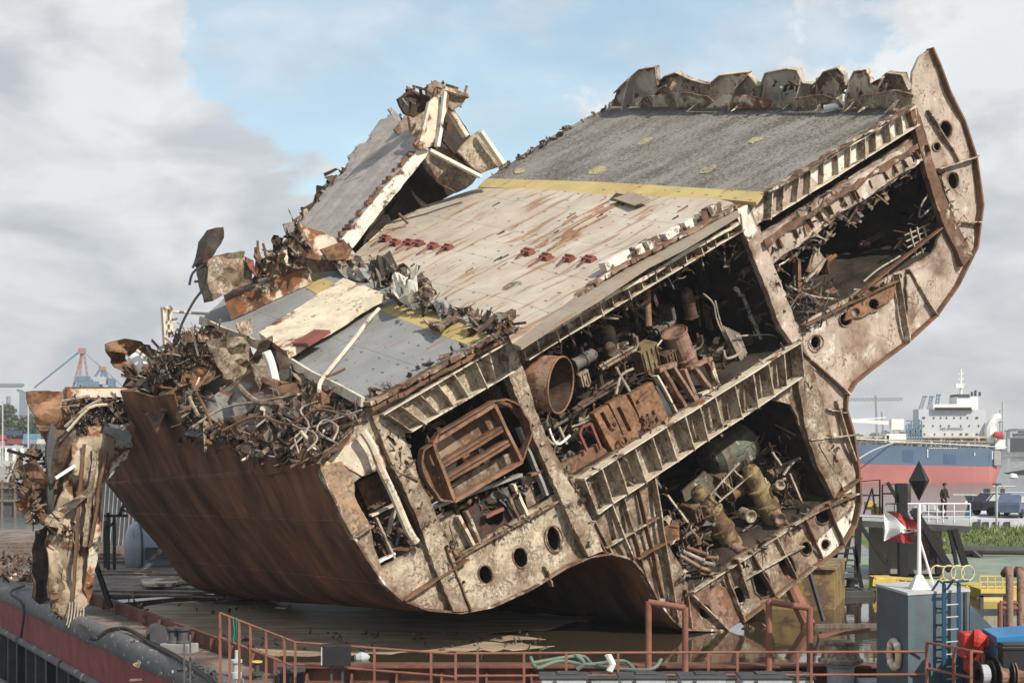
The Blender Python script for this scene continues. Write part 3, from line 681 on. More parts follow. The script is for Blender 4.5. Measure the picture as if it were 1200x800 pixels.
# planked outer face rising from the flange towards the back
mb = MB(); a0, a1 = W(400,283,TS), W(496,171,TS); b0, b1 = W(346,262,TS+5.5), W(457,134,TS+5.5)
nn, kk = 16, 26; vs = []; R = random.Random(4)
for i in range(nn+1):
    for j in range(kk+1):
        t, u = i/nn, j/kk; e = 1.0 if i < nn else R.uniform(.88, 1.08)
        p = a0.lerp(a1, u).lerp(b0.lerp(b1, u), t*e); vs.append(p+Vector((-.7,0,.7))*(.05*noise.noise(p*1.2)+(-.03 if i % 4 == 0 else 0)))
mb.add(vs, [(i*(kk+1)+j, (i+1)*(kk+1)+j, (i+1)*(kk+1)+j+1, i*(kk+1)+j+1) for i in range(nn) for j in range(kk)])
ob = part(mb, 'tower_planking', mat('tower_plank', (.34,.31,.285), rust=.22, rscale=.9, speck=.35, sscale=4, stretch=(1,.3,1), vscale=3)); so = ob.modifiers.new('s','SOLIDIFY'); so.thickness = .12
plate('tower_side', [(352,300),(352,262),(400,281),(413,291),(398,300),(375,306)], M['cream'], s=TS+.2, thick=.1, ragged=1, seed=71)
plate('tower_side', [(376,292),(402,283),(413,292),(408,303),(385,305)], M['rust'], s=TS-.25, thick=.1, ragged=1, seed=72)
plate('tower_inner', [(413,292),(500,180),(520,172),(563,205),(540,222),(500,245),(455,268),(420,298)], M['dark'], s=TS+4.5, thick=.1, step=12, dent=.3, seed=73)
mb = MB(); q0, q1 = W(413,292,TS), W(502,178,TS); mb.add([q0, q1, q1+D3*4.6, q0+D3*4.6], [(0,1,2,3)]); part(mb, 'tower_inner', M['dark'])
# speckled inner wall and folded top
plate('tower_wall', [(490,186),(503,177),(515,172),(545,185),(560,204),(552,216),(535,226),(515,214)], M['web2'], s=TS+2.2, thick=.1, ragged=.8, seed=74, dent=.2)
plate('tower_head', [(484,170),(494,150),(505,118),(520,104),(527,112),(524,128),(515,150),(505,172),(494,176)], M['cream'], s=TS-.3, thick=.15, ragged=1, seed=75, dent=.26, step=8)
plate('tower_head', [(496,104),(508,95),(522,102),(536,108),(548,113),(540,124),(530,130),(520,122),(508,116)], M['web'], s=TS+.1, thick=.15, ragged=1, seed=76, dent=.26, step=6, freq=.9)
plate('tower_head', [(466,116),(476,109),(494,108),(505,116),(500,128),(486,137),(474,133)], M['soot'], s=TS+.6, thick=.15, ragged=1.2, seed=77, dent=.26, step=6, freq=.9)
plate('tower_head', [(515,150),(524,128),(532,132),(545,150),(552,162),(560,175),(552,196),(532,180),(518,166)], M['soot'], s=TS+1.5, thick=.15, ragged=1, seed=78, dent=.26)
plate('tower_head', [(536,178),(547,165),(562,153),(571,160),(590,188),(584,196),(566,203),(558,198)], M['web'], s=TS+1.0, thick=.15, ragged=.8, seed=79, dent=.26, step=8)
for i, (a, b, w, m, s) in enumerate([((503,176),(563,207),.22,'white',.4),((521,108),(516,150),.2,'white',-.6),((516,150),(512,172),.25,'white',-.6),((526,128),(546,160),.3,'cream',.3),((563,154),(589,192),.28,'white',.6),((503,120),(492,166),.2,'cream',-.5),
        ((520,104),(548,113),.25,'cream',-.1),((350,298),(374,303),.3,'rust',-.2),((467,250),(478,262),.12,'rust',2.0)]):
    mb = MB(); mb.tube(cat([W(*a, TS+s), W((a[0]+b[0])/2+2, (a[1]+b[1])/2-1.5, TS+s-.1), W(*b, TS+s)], 1), w*.01, 4); mb.beam(W(*a,TS+s), W(*b,TS+s), w, w*.6, (.3,.2,1)); part(mb, 'tower_rail', M[m])
# clips along the flange
mb = MB(); R = random.Random(8)
for i in range(22):
    t = R.random(); x, y = 400+93*t, 278-108*t; c = W(x-1, y-2, TS+R.uniform(0,.3)); mb.box(c, R.uniform(.12,.3), .25, R.uniform(.1,.25), R.uniform(0,3))
part(mb, 'flange_clips', M['rust'], kind='stuff')
plate('tower_side', [(462,152),(478,132),(492,116),(508,108),(518,128),(508,168),(494,173),(478,168)], M['web2'], s=TS+2.6, thick=.1, ragged=1, seed=171, dent=.15)
plate('tower_side', [(300,314),(330,300),(352,292),(400,292),(424,304),(400,318),(350,320),(318,326)], M['web2'], s=TS+.6, thick=.1, ragged=1.2, seed=172, dent=.15)
plate('tower_side', [(496,172),(520,118),(532,130),(548,166),(560,204),(540,196),(516,176)], M['soot'], s=TS+2.8, thick=.1, ragged=1, seed=173, dent=.15)
R = random.Random(66); mb = MB(); scraps(mb, [W(R.uniform(470,546), R.uniform(102,126), TS+R.uniform(-.2,1)) for _ in range(34)], R, (.2,.7), 'psbb'); part(mb, 'torn_edge_scrap', SCR, kind='stuff')
# ragged back edge
R = random.Random(12); pts = []
for i in range(130):
    t = R.random(); pts.append(W(346+122*t+R.uniform(-7,5), 268-122*t+R.uniform(-6,7), TS+5.3+R.uniform(-.5,.5)))
mb = MB(); scraps(mb, pts, R, (.35,1.0), 'ppps'); part(mb, 'ragged_edge', SCR, kind='stuff')
for i, l in enumerate([[(464,138),(458,126),(462,124),(469,134),(470,146)],[(408,216),(398,198),(383,206),(380,203),(394,197),(404,200),(412,212)],[(355,245),(368,236),(374,222),(380,224),(377,240),(366,250)],[(332,262),(342,260),(344,270),(336,276)],[(300,310),(318,300),(345,272),(352,264),(356,282),(350,302),(330,304),(312,312)],[(447,160),(452,148),(458,156),(455,164)],[(352,262),(356,246),(372,238),(380,232),(374,262),(360,280)]]):
    plate('torn_plate', l, M[('grey','soot','soot','grey','web2','white','web')[i]], s=TS+4.8, thick=.08, ragged=1, dent=.4, seed=80+i, step=6)
for a, b in (((349,264),(372,307)),((302,282),(300,312)),((308,285),(311,300))):
    mb = MB(); mb.tube([W(*a, TS), W((a[0]+b[0])/2+1, (a[1]+b[1])/2, TS), W(*b, TS)], .08 if a[0] > 320 else .05, 6); part(mb, 'bent_rod', M['rust'])
# --- beam and slab lying on the lower deck
def deckbox(name, loop, m, h0, h1, seed=1, rg=.6, step=10, dent=.05):
    mb = MB(); sheet(mb, rag(loop, 8, rg, seed), lambda x, y: DK(x, y, h1), h1-h0, -DN, (), step, dent, .6, seed); return part(mb, name, m)
deckbox('fallen_beam', [(261,341),(352,301),(360,312),(264,355)], MATS['cream_plate'], .05, .75, 1, .3, 14, .02)
deckbox('fallen_plate', [(303,390),(402,325),(450,343),(434,352),(336,412)], mat('fallen_cream', (.64,.56,.42), rust=.22, rscale=.9, rcol=(.34,.14,.07), speck=.35, sscale=4), .25, .5, 2, dent=.05)
plate('fallen_plate_edge', [(337,405),(434,347),(446,345),(444,352),(370,398),(340,414)], M['cream'], fn=lambda x, y: DK(x, y, .6), tdir=DN*-1, thick=.1, ragged=.8, seed=3) if False else None
mb = MB(); mb.beam(DK(352,404,.55), DK(378,388,.55), .8, .12, DN); part(mb, 'red_panel', M['lug'])
for pts, r, m in (([(444,362),(432,375),(415,398),(393,425),(376,447),(374,458)], .07, 'cream'), ([(378,442),(392,438),(404,432)], .05, 'rust'), ([(560,419),(590,432)],.02,'soot')):
    mb = MB(); mb.tube(cat([DK(x, y, .35) for x, y in pts], 3), r, 6); part(mb, 'bent_rod', M[m])
# chafed front rim of the lower deck
mb = MB(); P = [DK(x, y, .05) for x, y in [(235,375),(262,388),(290,398),(330,418),(365,440),(400,457),(425,471)]]; 
for p, q in zip(P, P[1:]): mb.beam(p, q, .12, .3, (0,0,1))
part(mb, 'deck_rim', M['cream'])
# tangled wreckage on the deck
def deckpile(name, loop, n, h, seed, **kw):
    R = random.Random(seed); mb = MB(); scraps(mb, fill(loop, n, R, lambda x, y: DK(x, y, R.uniform(0, h))), R, **kw); return part(mb, name, SCR, kind='stuff')
deckpile('tangled_debris', [(392,308),(440,305),(470,318),(500,330),(512,352),(545,362),(598,365),(602,380),(575,388),(540,374),(500,372),(462,350),(442,332)], 150, .4, 5, size=(.25,.85), kinds='ppsst', w=(.04,.12))
deckpile('tangled_debris', [(470,318),(496,325),(510,350),(470,345)], 40, 1.0, 6, size=(.3,.8), kinds='ps')
deckpile('tangled_debris', [(550,372),(600,362),(606,392),(575,398)], 35, .5, 7, size=(.2,.8), kinds='pssb')
for i, (l, m, h) in enumerate([([(390,306),(418,298),(440,302),(432,316),(408,318)],'grey',.5),([(455,332),(478,318),(494,322),(484,342),(466,346)],'white',.9),([(430,312),(460,304),(482,314),(450,322)],'soot',.4),([(495,370),(520,362),(538,372),(515,384)],'web2',.5),([(505,352),(522,348),(530,360),(512,362)],'grey',.4)]):
    mb = MB(); sheet(mb, rag(l, 6, 1, i), lambda x, y, h=h: DK(x, y, h), .05, DN*-1, (), 5, .6, 1.0, 90+i); part(mb, 'crumpled_panel', M[m])
deckpile('deck_litter', [(430,475),(600,388),(596,378),(500,428),(425,462)], 60, .12, 8, size=(.12,.4), kinds='ppsb')

# --- ledge between the torn shell and the lower deck
LP0, LP1 = W(376,545,.2), W(432,488,.2)
LN = (LP1-LP0).cross(D3).normalized()
if LN.z < 0: LN = -LN
def LF(x, y, h=0.0): return onplane(x, y, LP0+LN*h, LN)
mb = MB(); sheet(mb, [(376,546),(432,486),(420,470),(330,430),(250,400),(180,420),(150,455),(205,462),(215,510),(255,517),(298,529),(345,538)], LF, .1, -LN, (), 14, .25, .4, 9); part(mb, 'side_ledge', mat('ledge_grey', (.20,.19,.18), rust=.45, rscale=.6, speck=.4, stretch=(1,.3,1)))
def ledge(name, loop, n, h, seed, **kw):
    R = random.Random(seed); mb = MB(); scraps(mb, fill(loop, n, R, lambda x, y: LF(x, y, R.uniform(0, h))), R, **kw); return part(mb, name, SCR, kind='stuff')
ledge('tangled_debris', [(150,455),(180,425),(240,398),(246,400),(244,440),(232,462),(236,488),(222,496),(205,470)], 170, .7, 21, size=(.3,1.5), kinds='pppsbbt', w=(.04,.14))
ledge('tangled_debris', [(290,500),(330,455),(370,450),(428,476),(424,492),(375,535),(330,532)], 150, .5, 22, size=(.25,1.4), kinds='ppsbbt', w=(.04,.13))
ledge('tangled_debris', [(210,500),(300,525),(345,536),(372,540),(378,525),(320,520),(250,500)], 165, .3, 23, size=(.25,1.0), kinds='psbt', w=(.05,.12))
# hanging torn deck edge
R = random.Random(31)
for i, l in enumerate([[(250,398),(275,394),(300,398),(306,430),(300,455),(305,475),(285,472),(262,465),(256,430)],[(302,398),(322,392),(332,418),(326,440),(318,468),(304,478),(298,440)],[(330,418),(352,430),(350,455),(338,472),(328,450)],[(352,432),(385,450),(380,470),(362,462)],[(385,450),(425,470),(428,494),(405,488),(392,470)],
        [(268,380),(285,372),(300,374),(302,386),(290,396),(272,394)],[(318,440),(345,450),(360,470),(345,490),(322,482)]]):
    mb = MB(); s = (9,7,5.5,4,2,9.5,5)[i]
    sheet(mb, rag(l, 6, 2, i), WF(s), .08, DH, (), 7, .8, .6, 100+i); part(mb, 'hanging_plate', M[('web2','web2','soot','web2','web2','web','rust')[i]])
for pts, r, m, s in [([(312,412),(318,428),(326,462)],.16,'wht',5.5),([(289,505),(296,508),(294,530)],.17,'wht',6),([(345,500),(368,485),(378,478),(392,468),(410,470)],.035,'wire',2.5),([(352,512),(380,498),(398,480),(385,470)],.04,'wire',2.5),([(393,560),(380,545),(372,528),(352,505)],.06,'cream',.8),([(360,530),(350,555)],.03,'wire',2),([(315,535),(314,560)],.03,'wire',4),([(380,520),(396,490),(420,488),(426,486)],.05,'wire',1.6),
        ([(425,505),(436,522),(446,548),(462,582),(478,620),(488,635)],.13,'cream',-.45),([(443,548),(470,600),(492,640)],.09,'soot',-.3),([(330,488),(350,480),(372,462),(400,452)],.06,'grey',3),([(340,470),(346,500),(330,515)],.05,'rust',4)]:
    mb = MB(); mb.tube(cat([W(x, y, s) for x, y in pts], 4), r, 7); part(mb, 'broken_pipe', M[m])
# --- twisted lump top left, frame and hanging chunk
for i, (l, m, s) in enumerate([([(128,402),(150,396),(178,404),(182,414),(165,420),(145,412),(130,410)],'orange',17),([(128,408),(150,414),(160,440),(178,462),(160,450),(138,430)],'rust',17.3),([(178,404),(192,412),(200,430),(186,440),(174,420)],'rust',16.5),([(183,452),(205,440),(245,420),(258,428),(240,445),(200,462)],'orange',11),([(145,430),(160,438),(158,455),(146,456)],'soot',17)]):
    mb = MB(); sheet(mb, rag(l, 6, 1.2, i), WF(s), .1, DH, (), 6, .7, .7, 120+i); part(mb, 'twisted_plate', M[m])
mb = MB(); a, b = W(157,417,16.6), W(187,458,15.8); mb.lathe(a, b-a, [(0,.1),(0,.3),((b-a).length,.34),((b-a).length,.1)], 14); part(mb, 'broken_pipe', M['wht'])
mb = MB(); a, b = W(160,410,16.4), W(181,426,16.2); mb.beam(a, b, .25, .1); part(mb, 'broken_beam', M['cream'])
mb = MB()
for a, b in (((191,360),(194,408)),((199,360),(200,395)),((190,362),(200,360)),((192,380),(207,374))): mb.beam(W(*a,14), W(*b,14), .22, .12)
mb.tube([W(198,365,14), W(246,368,14)], .06, 6); mb.beam(W(194,388,14), W(222,385,14), .5, .1)
part(mb, 'bent_frame', M['cream'])
pile('tangled_debris', [(180,425),(205,398),(240,385),(262,384),(268,400),(240,420),(195,440)], 255, (10,13), 24, wreck, size=(.2,.9), kinds='pssbt', w=(.03,.1))
for i, (l, m) in enumerate([([(236,300),(246,280),(255,266),(262,266),(262,278),(252,298),(244,312),(234,308)],'soot'),([(243,305),(258,298),(288,294),(296,312),(299,330),(262,346),(252,352),(246,330)],'web2'),([(288,300),(292,316),(300,325),(296,305)],'lug')]):
    mb = MB(); sheet(mb, rag(l, 6, 1, i), WF(12.5), .9 if i < 2 else .1, DH, (), 7, .35, .8, 130+i); part(mb, 'hanging_chunk', M[m])
for k, pts in enumerate([[(243,312),(240,335),(228,352),(214,378),(210,392)],[(238,310),(226,320),(222,334)],[(236,302),(230,306),(226,314)],[(240,318),(236,328),(228,330)]]):
    mb = MB(); mb.tube(cat([W(x, y, 12.3) for x, y in pts], 3), .05, 5); part(mb, 'dangling_cable', M['black'])
pile('tangled_debris', [(296,300),(350,268),(356,300),(330,312),(300,330)], 75, (12,13.5), 25, wreck, size=(.3,1.1), kinds='pps')

# --- the hanging bulkhead column at far left
CS = 15
for i, (l, m, s, dt) in enumerate([
    ([(33,458),(78,458),(86,474),(78,500),(72,530),(60,528),(48,505),(38,480)],'orange',CS+2,.3),
    ([(88,512),(124,508),(152,526),(132,545),(120,570),(116,610),(112,660),(102,706),(78,726),(64,716),(58,690),(56,640),(64,600),(78,560)],'colp',CS-.7,.36),
    ([(125,545),(150,526),(152,534),(128,556),(121,572),(116,640),(108,690),(103,706),(98,690),(108,620),(112,580)],'cream',CS-.9,.2),
    ([(42,622),(58,616),(57,660),(56,705),(48,708),(38,700),(40,660)],'soot',CS+.4,.3),
    ([(26,548),(40,538),(52,560),(60,585),(52,600),(40,592),(30,570)],'rust',CS-.2,.8),
    ([(22,588),(36,580),(52,590),(46,604),(30,600)],'cream',CS-.2,.7),
    ([(50,612),(84,584),(104,566),(98,582),(66,618)],'web',CS-1,.4),
    ([(44,600),(70,608),(94,614),(90,626),(60,622),(44,612)],'rust',CS-.6,.5),
    ([(150,482),(158,476),(166,498),(152,504)],'web',CS-.4,.2),
    ([(123,498),(155,506),(154,524),(140,526),(122,514)],'grey',CS-.6,.15),
    ([(124,496),(146,498),(156,510),(140,506)],'wht',CS-.8,.4),
    ([(60,660),(70,650),(74,700),(70,722),(62,715)],'web',CS-.4,.5),
    ([(140,458),(118,478),(128,486),(148,474)],'rust',CS+.5,.4)]):
    if m == 'colp': mm = mat('column_paint', (.40,.33,.24), rust=.42, rscale=.8, rcol=(.22,.12,.065), streak=.6, speck=.3, sscale=4)
    else: mm = M[m]
    mb = MB(); sheet(mb, rag(l, 7, 1.5, i), WF(s), .1, DH, (), 7, dt, .7, 140+i); part(mb, 'hanging_bulkhead' if i in (1,2,3) else 'torn_plate', mm)
mb = MB(); mb.beam(W(76,461,CS), W(147,460,CS), .5, .32, (0,0,1)); part(mb, 'broken_beam', M['cream'])
mb = MB(); mb.beam(W(76,455,CS+.2), W(147,455,CS+.2), .1, .1, (0,0,1)); 
for k in range(9): c = W(80+8*k, 457, CS); mb.box(c, .12, .12, .25)
part(mb, 'broken_beam', M['rust'])
for k in range(4):
    mb = MB(); mb.tube(cat([W(68-k*2.2,506-k*3,CS-.3), W(60-k*1.5,530,CS-.4), W(57+k*.7,565,CS-.5), W(58+k*1.6,600+6*k,CS-.3)], 4), .09, 6); part(mb, 'cable_bundle', M['dgrey'])
mb = MB()
for k in range(7): z = .0; a, b = W(66+k*1.0, 540, CS-.5), W(66+k*1.0, 560, CS-.5)
R = random.Random(3)
pile('tangled_debris', [(80,466),(150,466),(152,500),(120,508),(84,506)], 300, (CS-.5,CS+2), 26, wreck, size=(.2,.9), kinds='psstbt', w=(.03,.09))
pile('tangled_debris', [(10,545),(40,522),(66,524),(70,560),(58,606),(36,606),(14,575)], 170, (CS-.3,CS+1.2), 27, wreck, size=(.2,1.0), kinds='psstbt', w=(.03,.10))
pile('tangled_debris', [(50,604),(92,612),(90,626),(60,624)], 14, (CS-1.2,CS-.9), 28, wreck, size=(.3,.9), kinds='stb', w=(.03,.08))
pile('tangled_debris', [(56,700),(100,705),(78,728),(62,722)], 16, (CS-1,CS), 29, wreck, size=(.2,.7), kinds='stb', w=(.03,.08))
for k in range(2):
    mb = MB(); mb.tube(cat([W(76+k*3,500+k*5,CS-1), W(100+k*4,478,CS-1.2), W(118+k*7,468+k*6,CS-1)], 3), .05, 5); part(mb, 'bent_rod', M[('wire','cream','wht','wire','rust')[k]])
mb = MB(); mb.beam(W(65,560,CS-1), W(88,545,CS-1), .15, .1); part(mb, 'bent_rod', M['wht'])

# ================================================================= inside the openings
# big open duct
ax = (Vector((.88,-.46,-.12))).normalized(); c = W(657,451,-.25)
mb = MB(); mb.lathe(c-ax*2.6, ax, [(0,.92),(2.6,.95)], 40); mbi = MB(); mbi.lathe(c-ax*2.6, ax, [(2.6,.93),(.1,.88),(.1,.02)], 40); part(mbi, 'duct_lining', mat('duct_rust_shade', (.075,.045,.033), rust=.3, rcol=(.16,.08,.05), var=.5)); part(mb, 'exhaust_duct', mat('duct_rust', (.33,.22,.16), rust=.5, rscale=1.2, rcol=(.33,.17,.10), speck=.35), smooth=False)  # inner wall is rust coloured darker, for the shade inside the duct
mb = MB(); mb.ring(c, ax, .94, .035, 40, 6); part(mb, 'duct_rim', M['orange'])
# engine casing frame in the left opening
cf = [(505,519),(577,474),(609,541),(530,587)]
plate('casing_back', cf, M['soot'], s=1.2, thick=.1, dent=.05)
plate('casing_end', [(577,475),(592,470),(605,476),(616,492),(621,508),(616,528),(609,541)], M['rust'], s=-.05, thick=.12, holes=[[(583,478),(597,477),(610,492),(616,510),(612,524),(607,528)]], seed=51, step=6)
plate('casing_end', [(505,520),(494,527),(492,545),(497,560),(510,582),(530,587)], M['rust'], s=-.02, thick=.12, seed=52, ragged=.5)
def fbar(a, b, w, d, m, s, name='casing_bar'):
    mb = MB(); K = 5; R = random.Random(int(a[0])); P = [W(a[0]+(b[0]-a[0])*k/K+R.uniform(-.4,.4), a[1]+(b[1]-a[1])*k/K+R.uniform(-.4,.4), s) for k in range(K+1)]
    for p, q in zip(P, P[1:]): mb.beam(p, q, d, w, (q-p).cross(DH))
    part(mb, name, M[m])
for a, b in ((cf[0],cf[1]),(cf[1],cf[2]),(cf[2],cf[3]),(cf[3],cf[0])): fbar(a, b, .11, .35, 'orange', -.35)
for t in (.36,.42,.60,.66):
    a = (cf[0][0]+(cf[3][0]-cf[0][0])*t, cf[0][1]+(cf[3][1]-cf[0][1])*t); b = (cf[1][0]+(cf[2][0]-cf[1][0])*t, cf[1][1]+(cf[2][1]-cf[1][1])*t); fbar(a, b, .09, .3, 'rust', -.3)
plate('casing_panel', [(506,521),(576,478),(585,497),(513,540)], mat('casing_panel_mat', (.30,.22,.16), rust=.4, rscale=1, speck=.3), s=.25, thick=.05, dent=.08, ragged=.5)
plate('casing_panel', [(524,566),(603,527),(608,540),(531,585)], M['web2'], s=.2, thick=.05, dent=.08, ragged=.5)
plate('casing_cover', ell(552,537,10,9), M['cream'], s=.9, thick=.05, step=0)
for a, b in ((cf[0],(512,508)),((512,508),(577,470)),((577,470),(592,468)),((592,468),(606,474)),((606,474),(618,494)),((618,494),(621,508)),((621,508),(609,541)),((505,520),(494,527)),((494,527),(492,545)),((492,545),(498,562)),((498,562),(514,586)),((514,586),(530,587))): fbar(a, b, .06, .3, 'rust', -.35)
# lower shelf with the manhole
plate('manhole_plate', [(545,598),(600,567),(617,603),(562,638)], M['soot'], s=.35, thick=.08, holes=[ell(578,603,12,14,-20,18)], step=8)
plate('manhole_frame', [(506,604),(530,598),(545,620),(556,640),(538,650),(520,632)], M['web2'], s=.3, thick=.08, ragged=1, step=8)
plate('manhole_frame', [(612,560),(640,545),(655,576),(620,598)], M['web'], s=.4, thick=.08, ragged=1.5, step=8, holes=[[(622,566),(636,562),(642,574),(628,582)]])
for a, b, m in (((545,598),(562,638),'flange'),((536,604),(556,642),'cream'),((600,567),(617,603),'cream'),((590,572),(607,608),'flange'),((498,598),(610,556),'grey'),((568,605),(588,596),'railr'),((620,556),(650,546),'orange'),((607,500),(640,580),'grey'),((617,512),(655,578),'web'),((500,585),(540,560),'rust')): fbar(a, b, .1, .25, m, .1)
pile('pipe_tangle', [(486,540),(506,590),(545,640),(530,650),(505,610),(480,560)], 60, (0,1.0), 40, wreck, size=(.25,.8), kinds='tbps', w=(.04,.10))
pile('pipe_tangle', [(530,590),(610,560),(640,575),(560,600)], 60, (0,1.4), 41, wreck, size=(.2,.7), kinds='tbps', w=(.04,.10))
pile('pipe_tangle', [(480,500),(590,445),(600,460),(500,515)], 30, (.3,2), 42, wreck, size=(.2,.8), kinds='tbs', w=(.03,.08))
# hatch recess on the left
plate('inner_panel', [(418,566),(450,550),(462,590),(436,606)], M['rust'], s=1.2, thick=.06, dent=.15)
for a, b, m in (((434,604),(464,590),'cream'),((440,606),(462,655),'wire'),((463,592),(455,625),'wire'),((440,660),(462,648),'wht'),((446,625),(460,640),'soot')): fbar(a, b, .07, .2, m, .2)
pile('pipe_tangle', [(438,612),(462,600),(486,638),(450,662)], 55, (.1,1.2), 43, wreck, size=(.2,.7), kinds='tbps', w=(.04,.1))
pile('pipe_tangle', [(455,500),(470,512),(484,560),(476,570),(462,540)], 35, (-.3,.3), 44, wreck, size=(.2,.6), kinds='tbps', w=(.04,.1))
# --- middle opening: machinery
def cyl(name, a, b, r, m, s0, s1, prof=None, n=20, rim=True):
    A, B = W(*a, s0), W(*b, s1); L = (B-A).length; mb = MB()
    mb.lathe(A, B-A, prof(L, r) if prof else [(0,.01),(0,r*.9),(0,r),(L*.3,r*.98),(L*.32,r*1.08),(L*.36,r*1.08),(L*.38,r),(L,r),(L,r*.85),(L-.1,.01)], n)
    part(mb, name, M[m])
    if rim: mb = MB(); mb.ring(B, B-A, r*1.03, .04, n, 5); part(mb, 'flange_ring', M['web2' if m != 'pink' else 'rust'])
cyl('rusty_drum', (806,432),(790,390), .46, 'pink', 1.2, .9)
for a, b, m, w in (((776,434),(812,494),'pink',.12),((788,430),(822,484),'pink',.1),((768,440),(800,500),'cream',.07),((812,430),(842,470),'pink',.12),((826,420),(852,478),'cream',.10),((832,424),(840,456),'cream',.1),((806,432),(832,420),'pink',.12),((820,462),(842,452),'cream',.1),((770,434),(790,426),'pink',.16),((800,432),(828,500),'pink',.12),((845,474),(878,452),'wire',.04)): fbar(a, b, w, .3, m, .4, 'machine_bed')
plate('valve_chest', [(696,484),(712,474),(727,503),(738,526),(722,534),(708,510)], M['orange'], s=.3, thick=.3, ragged=.8, holes=[[(703,484),(707,482),(716,500),(712,502)]], step=8)
plate('valve_chest', [(714,472),(733,462),(756,505),(736,520)], M['orange'], s=.25, thick=.3, ragged=.6, step=8, holes=[[(722,478),(726,476),(740,504),(736,506)]])
plate('valve_chest', [(738,462),(764,447),(784,492),(758,510)], M['orange'], s=.2, thick=.3, ragged=.6, step=8)
for a, b in (((752,488),(768,502)),((754,502),(768,486)),((760,484),(762,506)),((748,470),(760,458)),((766,480),(772,492))): fbar(a, b, .09, .12, 'rust', .1, 'valve_spoke')
mb = MB(); c = W(761,495,.08); mb.ring(c, DH, .2, .04, 18, 5); mb.ring(W(731,517,.1), DH, .17, .05, 18, 5); mb.ring(W(719,498,.2), DH, .12, .04, 14, 5); part(mb, 'valve_wheel', M['rust'])
plate('blue_panel', [(768,452),(776,450),(788,484),(780,490)], M['dgrey'], s=.4, thick=.2, ragged=.8, step=8)
mb = MB(); mb.tube([W(758,331,1.0), W(759,360,1.0), W(760,382,1.0)], .13, 10); part(mb, 'hanging_pipe', M['orange'])
for pts, r, m, s in [([(722,430),(727,440),(740,462)],.05,'wire',.6),([(722,462),(728,440),(742,432)],.05,'wire',.6),([(824,344),(836,356),(842,380),(868,430)],.035,'wire',1.2),([(838,352),(848,388),(872,430)],.03,'wire',1.2),([(862,394),(900,392),(912,396)],.035,'wire',.8),([(848,410),(852,420),(868,412),(862,398)],.05,'wire',1),([(870,345),(880,370),(892,398)],.07,'cream',1.5),
        ([(640,512),(648,520),(655,516)],.05,'wire',.8),([(640,492),(652,520),(668,510)],.045,'wht',.4),([(655,500),(664,520)],.05,'wire',.6),([(670,500),(690,492),(704,478)],.03,'wire',.6),([(700,352),(712,390),(722,430)],.08,'green',4),([(742,360),(752,400),(760,440)],.1,'green',4),([(730,355),(738,400),(748,432)],.06,'soot',4),([(668,380),(676,420)],.1,'rust',5),([(812,300),(820,330),(838,350)],.07,'soot',4)]:
    mb = MB(); mb.tube(cat([W(x, y, s) for x, y in pts], 4), r, 7); part(mb, 'broken_pipe', M[m])
for k in range(8):
    mb = MB(); mb.tube([W(848+k*2.6,382+k*1.2,1), W(862+k*2.0,410+k,1), W(872+k*1.2,430-k*1.5,1)], .03, 5); part(mb, 'wire_bundle', M['wire'])
mb = MB()
for a, b in (((679,508),(682,500)),((679,508),(688,528)),((682,500),(692,496)),((692,496),(704,525))): mb.beam(W(*a,.3), W(*b,.3), .09, .09)
part(mb, 'red_bracket', M['lug'])
plate('grating', [(655,545),(700,520),(716,530),(668,560)], M['rust'], s=.5, thick=.2, ragged=1)
plate('inner_wall', [(690,400),(740,380),(745,430),(700,440)], M['rust'], s=5.5, thick=.1, dent=.3, ragged=2)
plate('inner_wall', [(640,440),(690,400),(705,470),(660,510)], M['soot'], s=5, thick=.1, dent=.3, ragged=2)
plate('inner_wall', [(852,395),(925,385),(926,402),(870,432)], M['soot'], s=1.8, thick=.1, dent=.2, ragged=1)
pile('pipe_tangle', [(845,290),(880,292),(905,350),(915,385),(880,395),(860,350)], 75, (.5,3), 45, wreck, size=(.3,1.1), kinds='tbps', w=(.04,.1))
pile('pipe_tangle', [(700,440),(780,400),(870,400),(900,400),(840,450),(730,500)], 110, (1,4), 46, wreck, size=(.3,1.2), kinds='tbps', w=(.04,.12))
pile('pipe_tangle', [(640,480),(700,460),(700,520),(660,550)], 50, (.8,3), 47, wreck, size=(.3,1), kinds='tbs', w=(.03,.1))
pile('pipe_tangle', [(700,360),(840,300),(850,360),(760,420),(700,430)], 60, (3,6), 48, wreck, size=(.4,1.6), kinds='tb', w=(.05,.14))
pile('hanging_scrap', [(612,424),(840,284),(862,272),(880,292),(846,296),(640,418)], 90, (-.2,.6), 49, wreck, size=(.15,.6), kinds='tbs', w=(.03,.09))
# --- bow opening
plate('loose_plate', [(945,318),(954,287),(968,305),(958,322)], M['web'], s=1.0, thick=.06, ragged=.8, step=6)
fbar((934,304),(934,350), .16, .3, 'rust', .8, 'broken_beam'); fbar((944,330),(966,304), .08, .1, 'wire', .7, 'broken_beam')
for k in range(5): fbar((1060+k*1.5,276+k*7),(1090-k,262+k*7), .05, .06, 'wire', .6, 'grille_bar')
for k in range(3): fbar((1066+k*8,268-k*2),(1074+k*8,302-k*5), .06, .06, 'wire', .55, 'grille_bar')
for pts in ([(1090,225),(1080,240),(1078,255),(1095,238),(1100,222)],[(1088,200),(1098,215),(1100,240),(1092,258)],[(1055,300),(1030,315),(1012,330)],[(925,335),(945,345),(975,350),(1005,345)],[(958,300),(962,282),(966,270)]):
    mb = MB(); mb.tube(cat([W(x, y, .7) for x, y in pts], 4), .04, 6); part(mb, 'broken_pipe', M['wire'])
pile('pipe_tangle', [(930,325),(960,322),(990,340),(985,350),(940,378),(928,365)], 110, (.1,2), 50, wreck, size=(.25,.9), kinds='ttbs', w=(.03,.08))
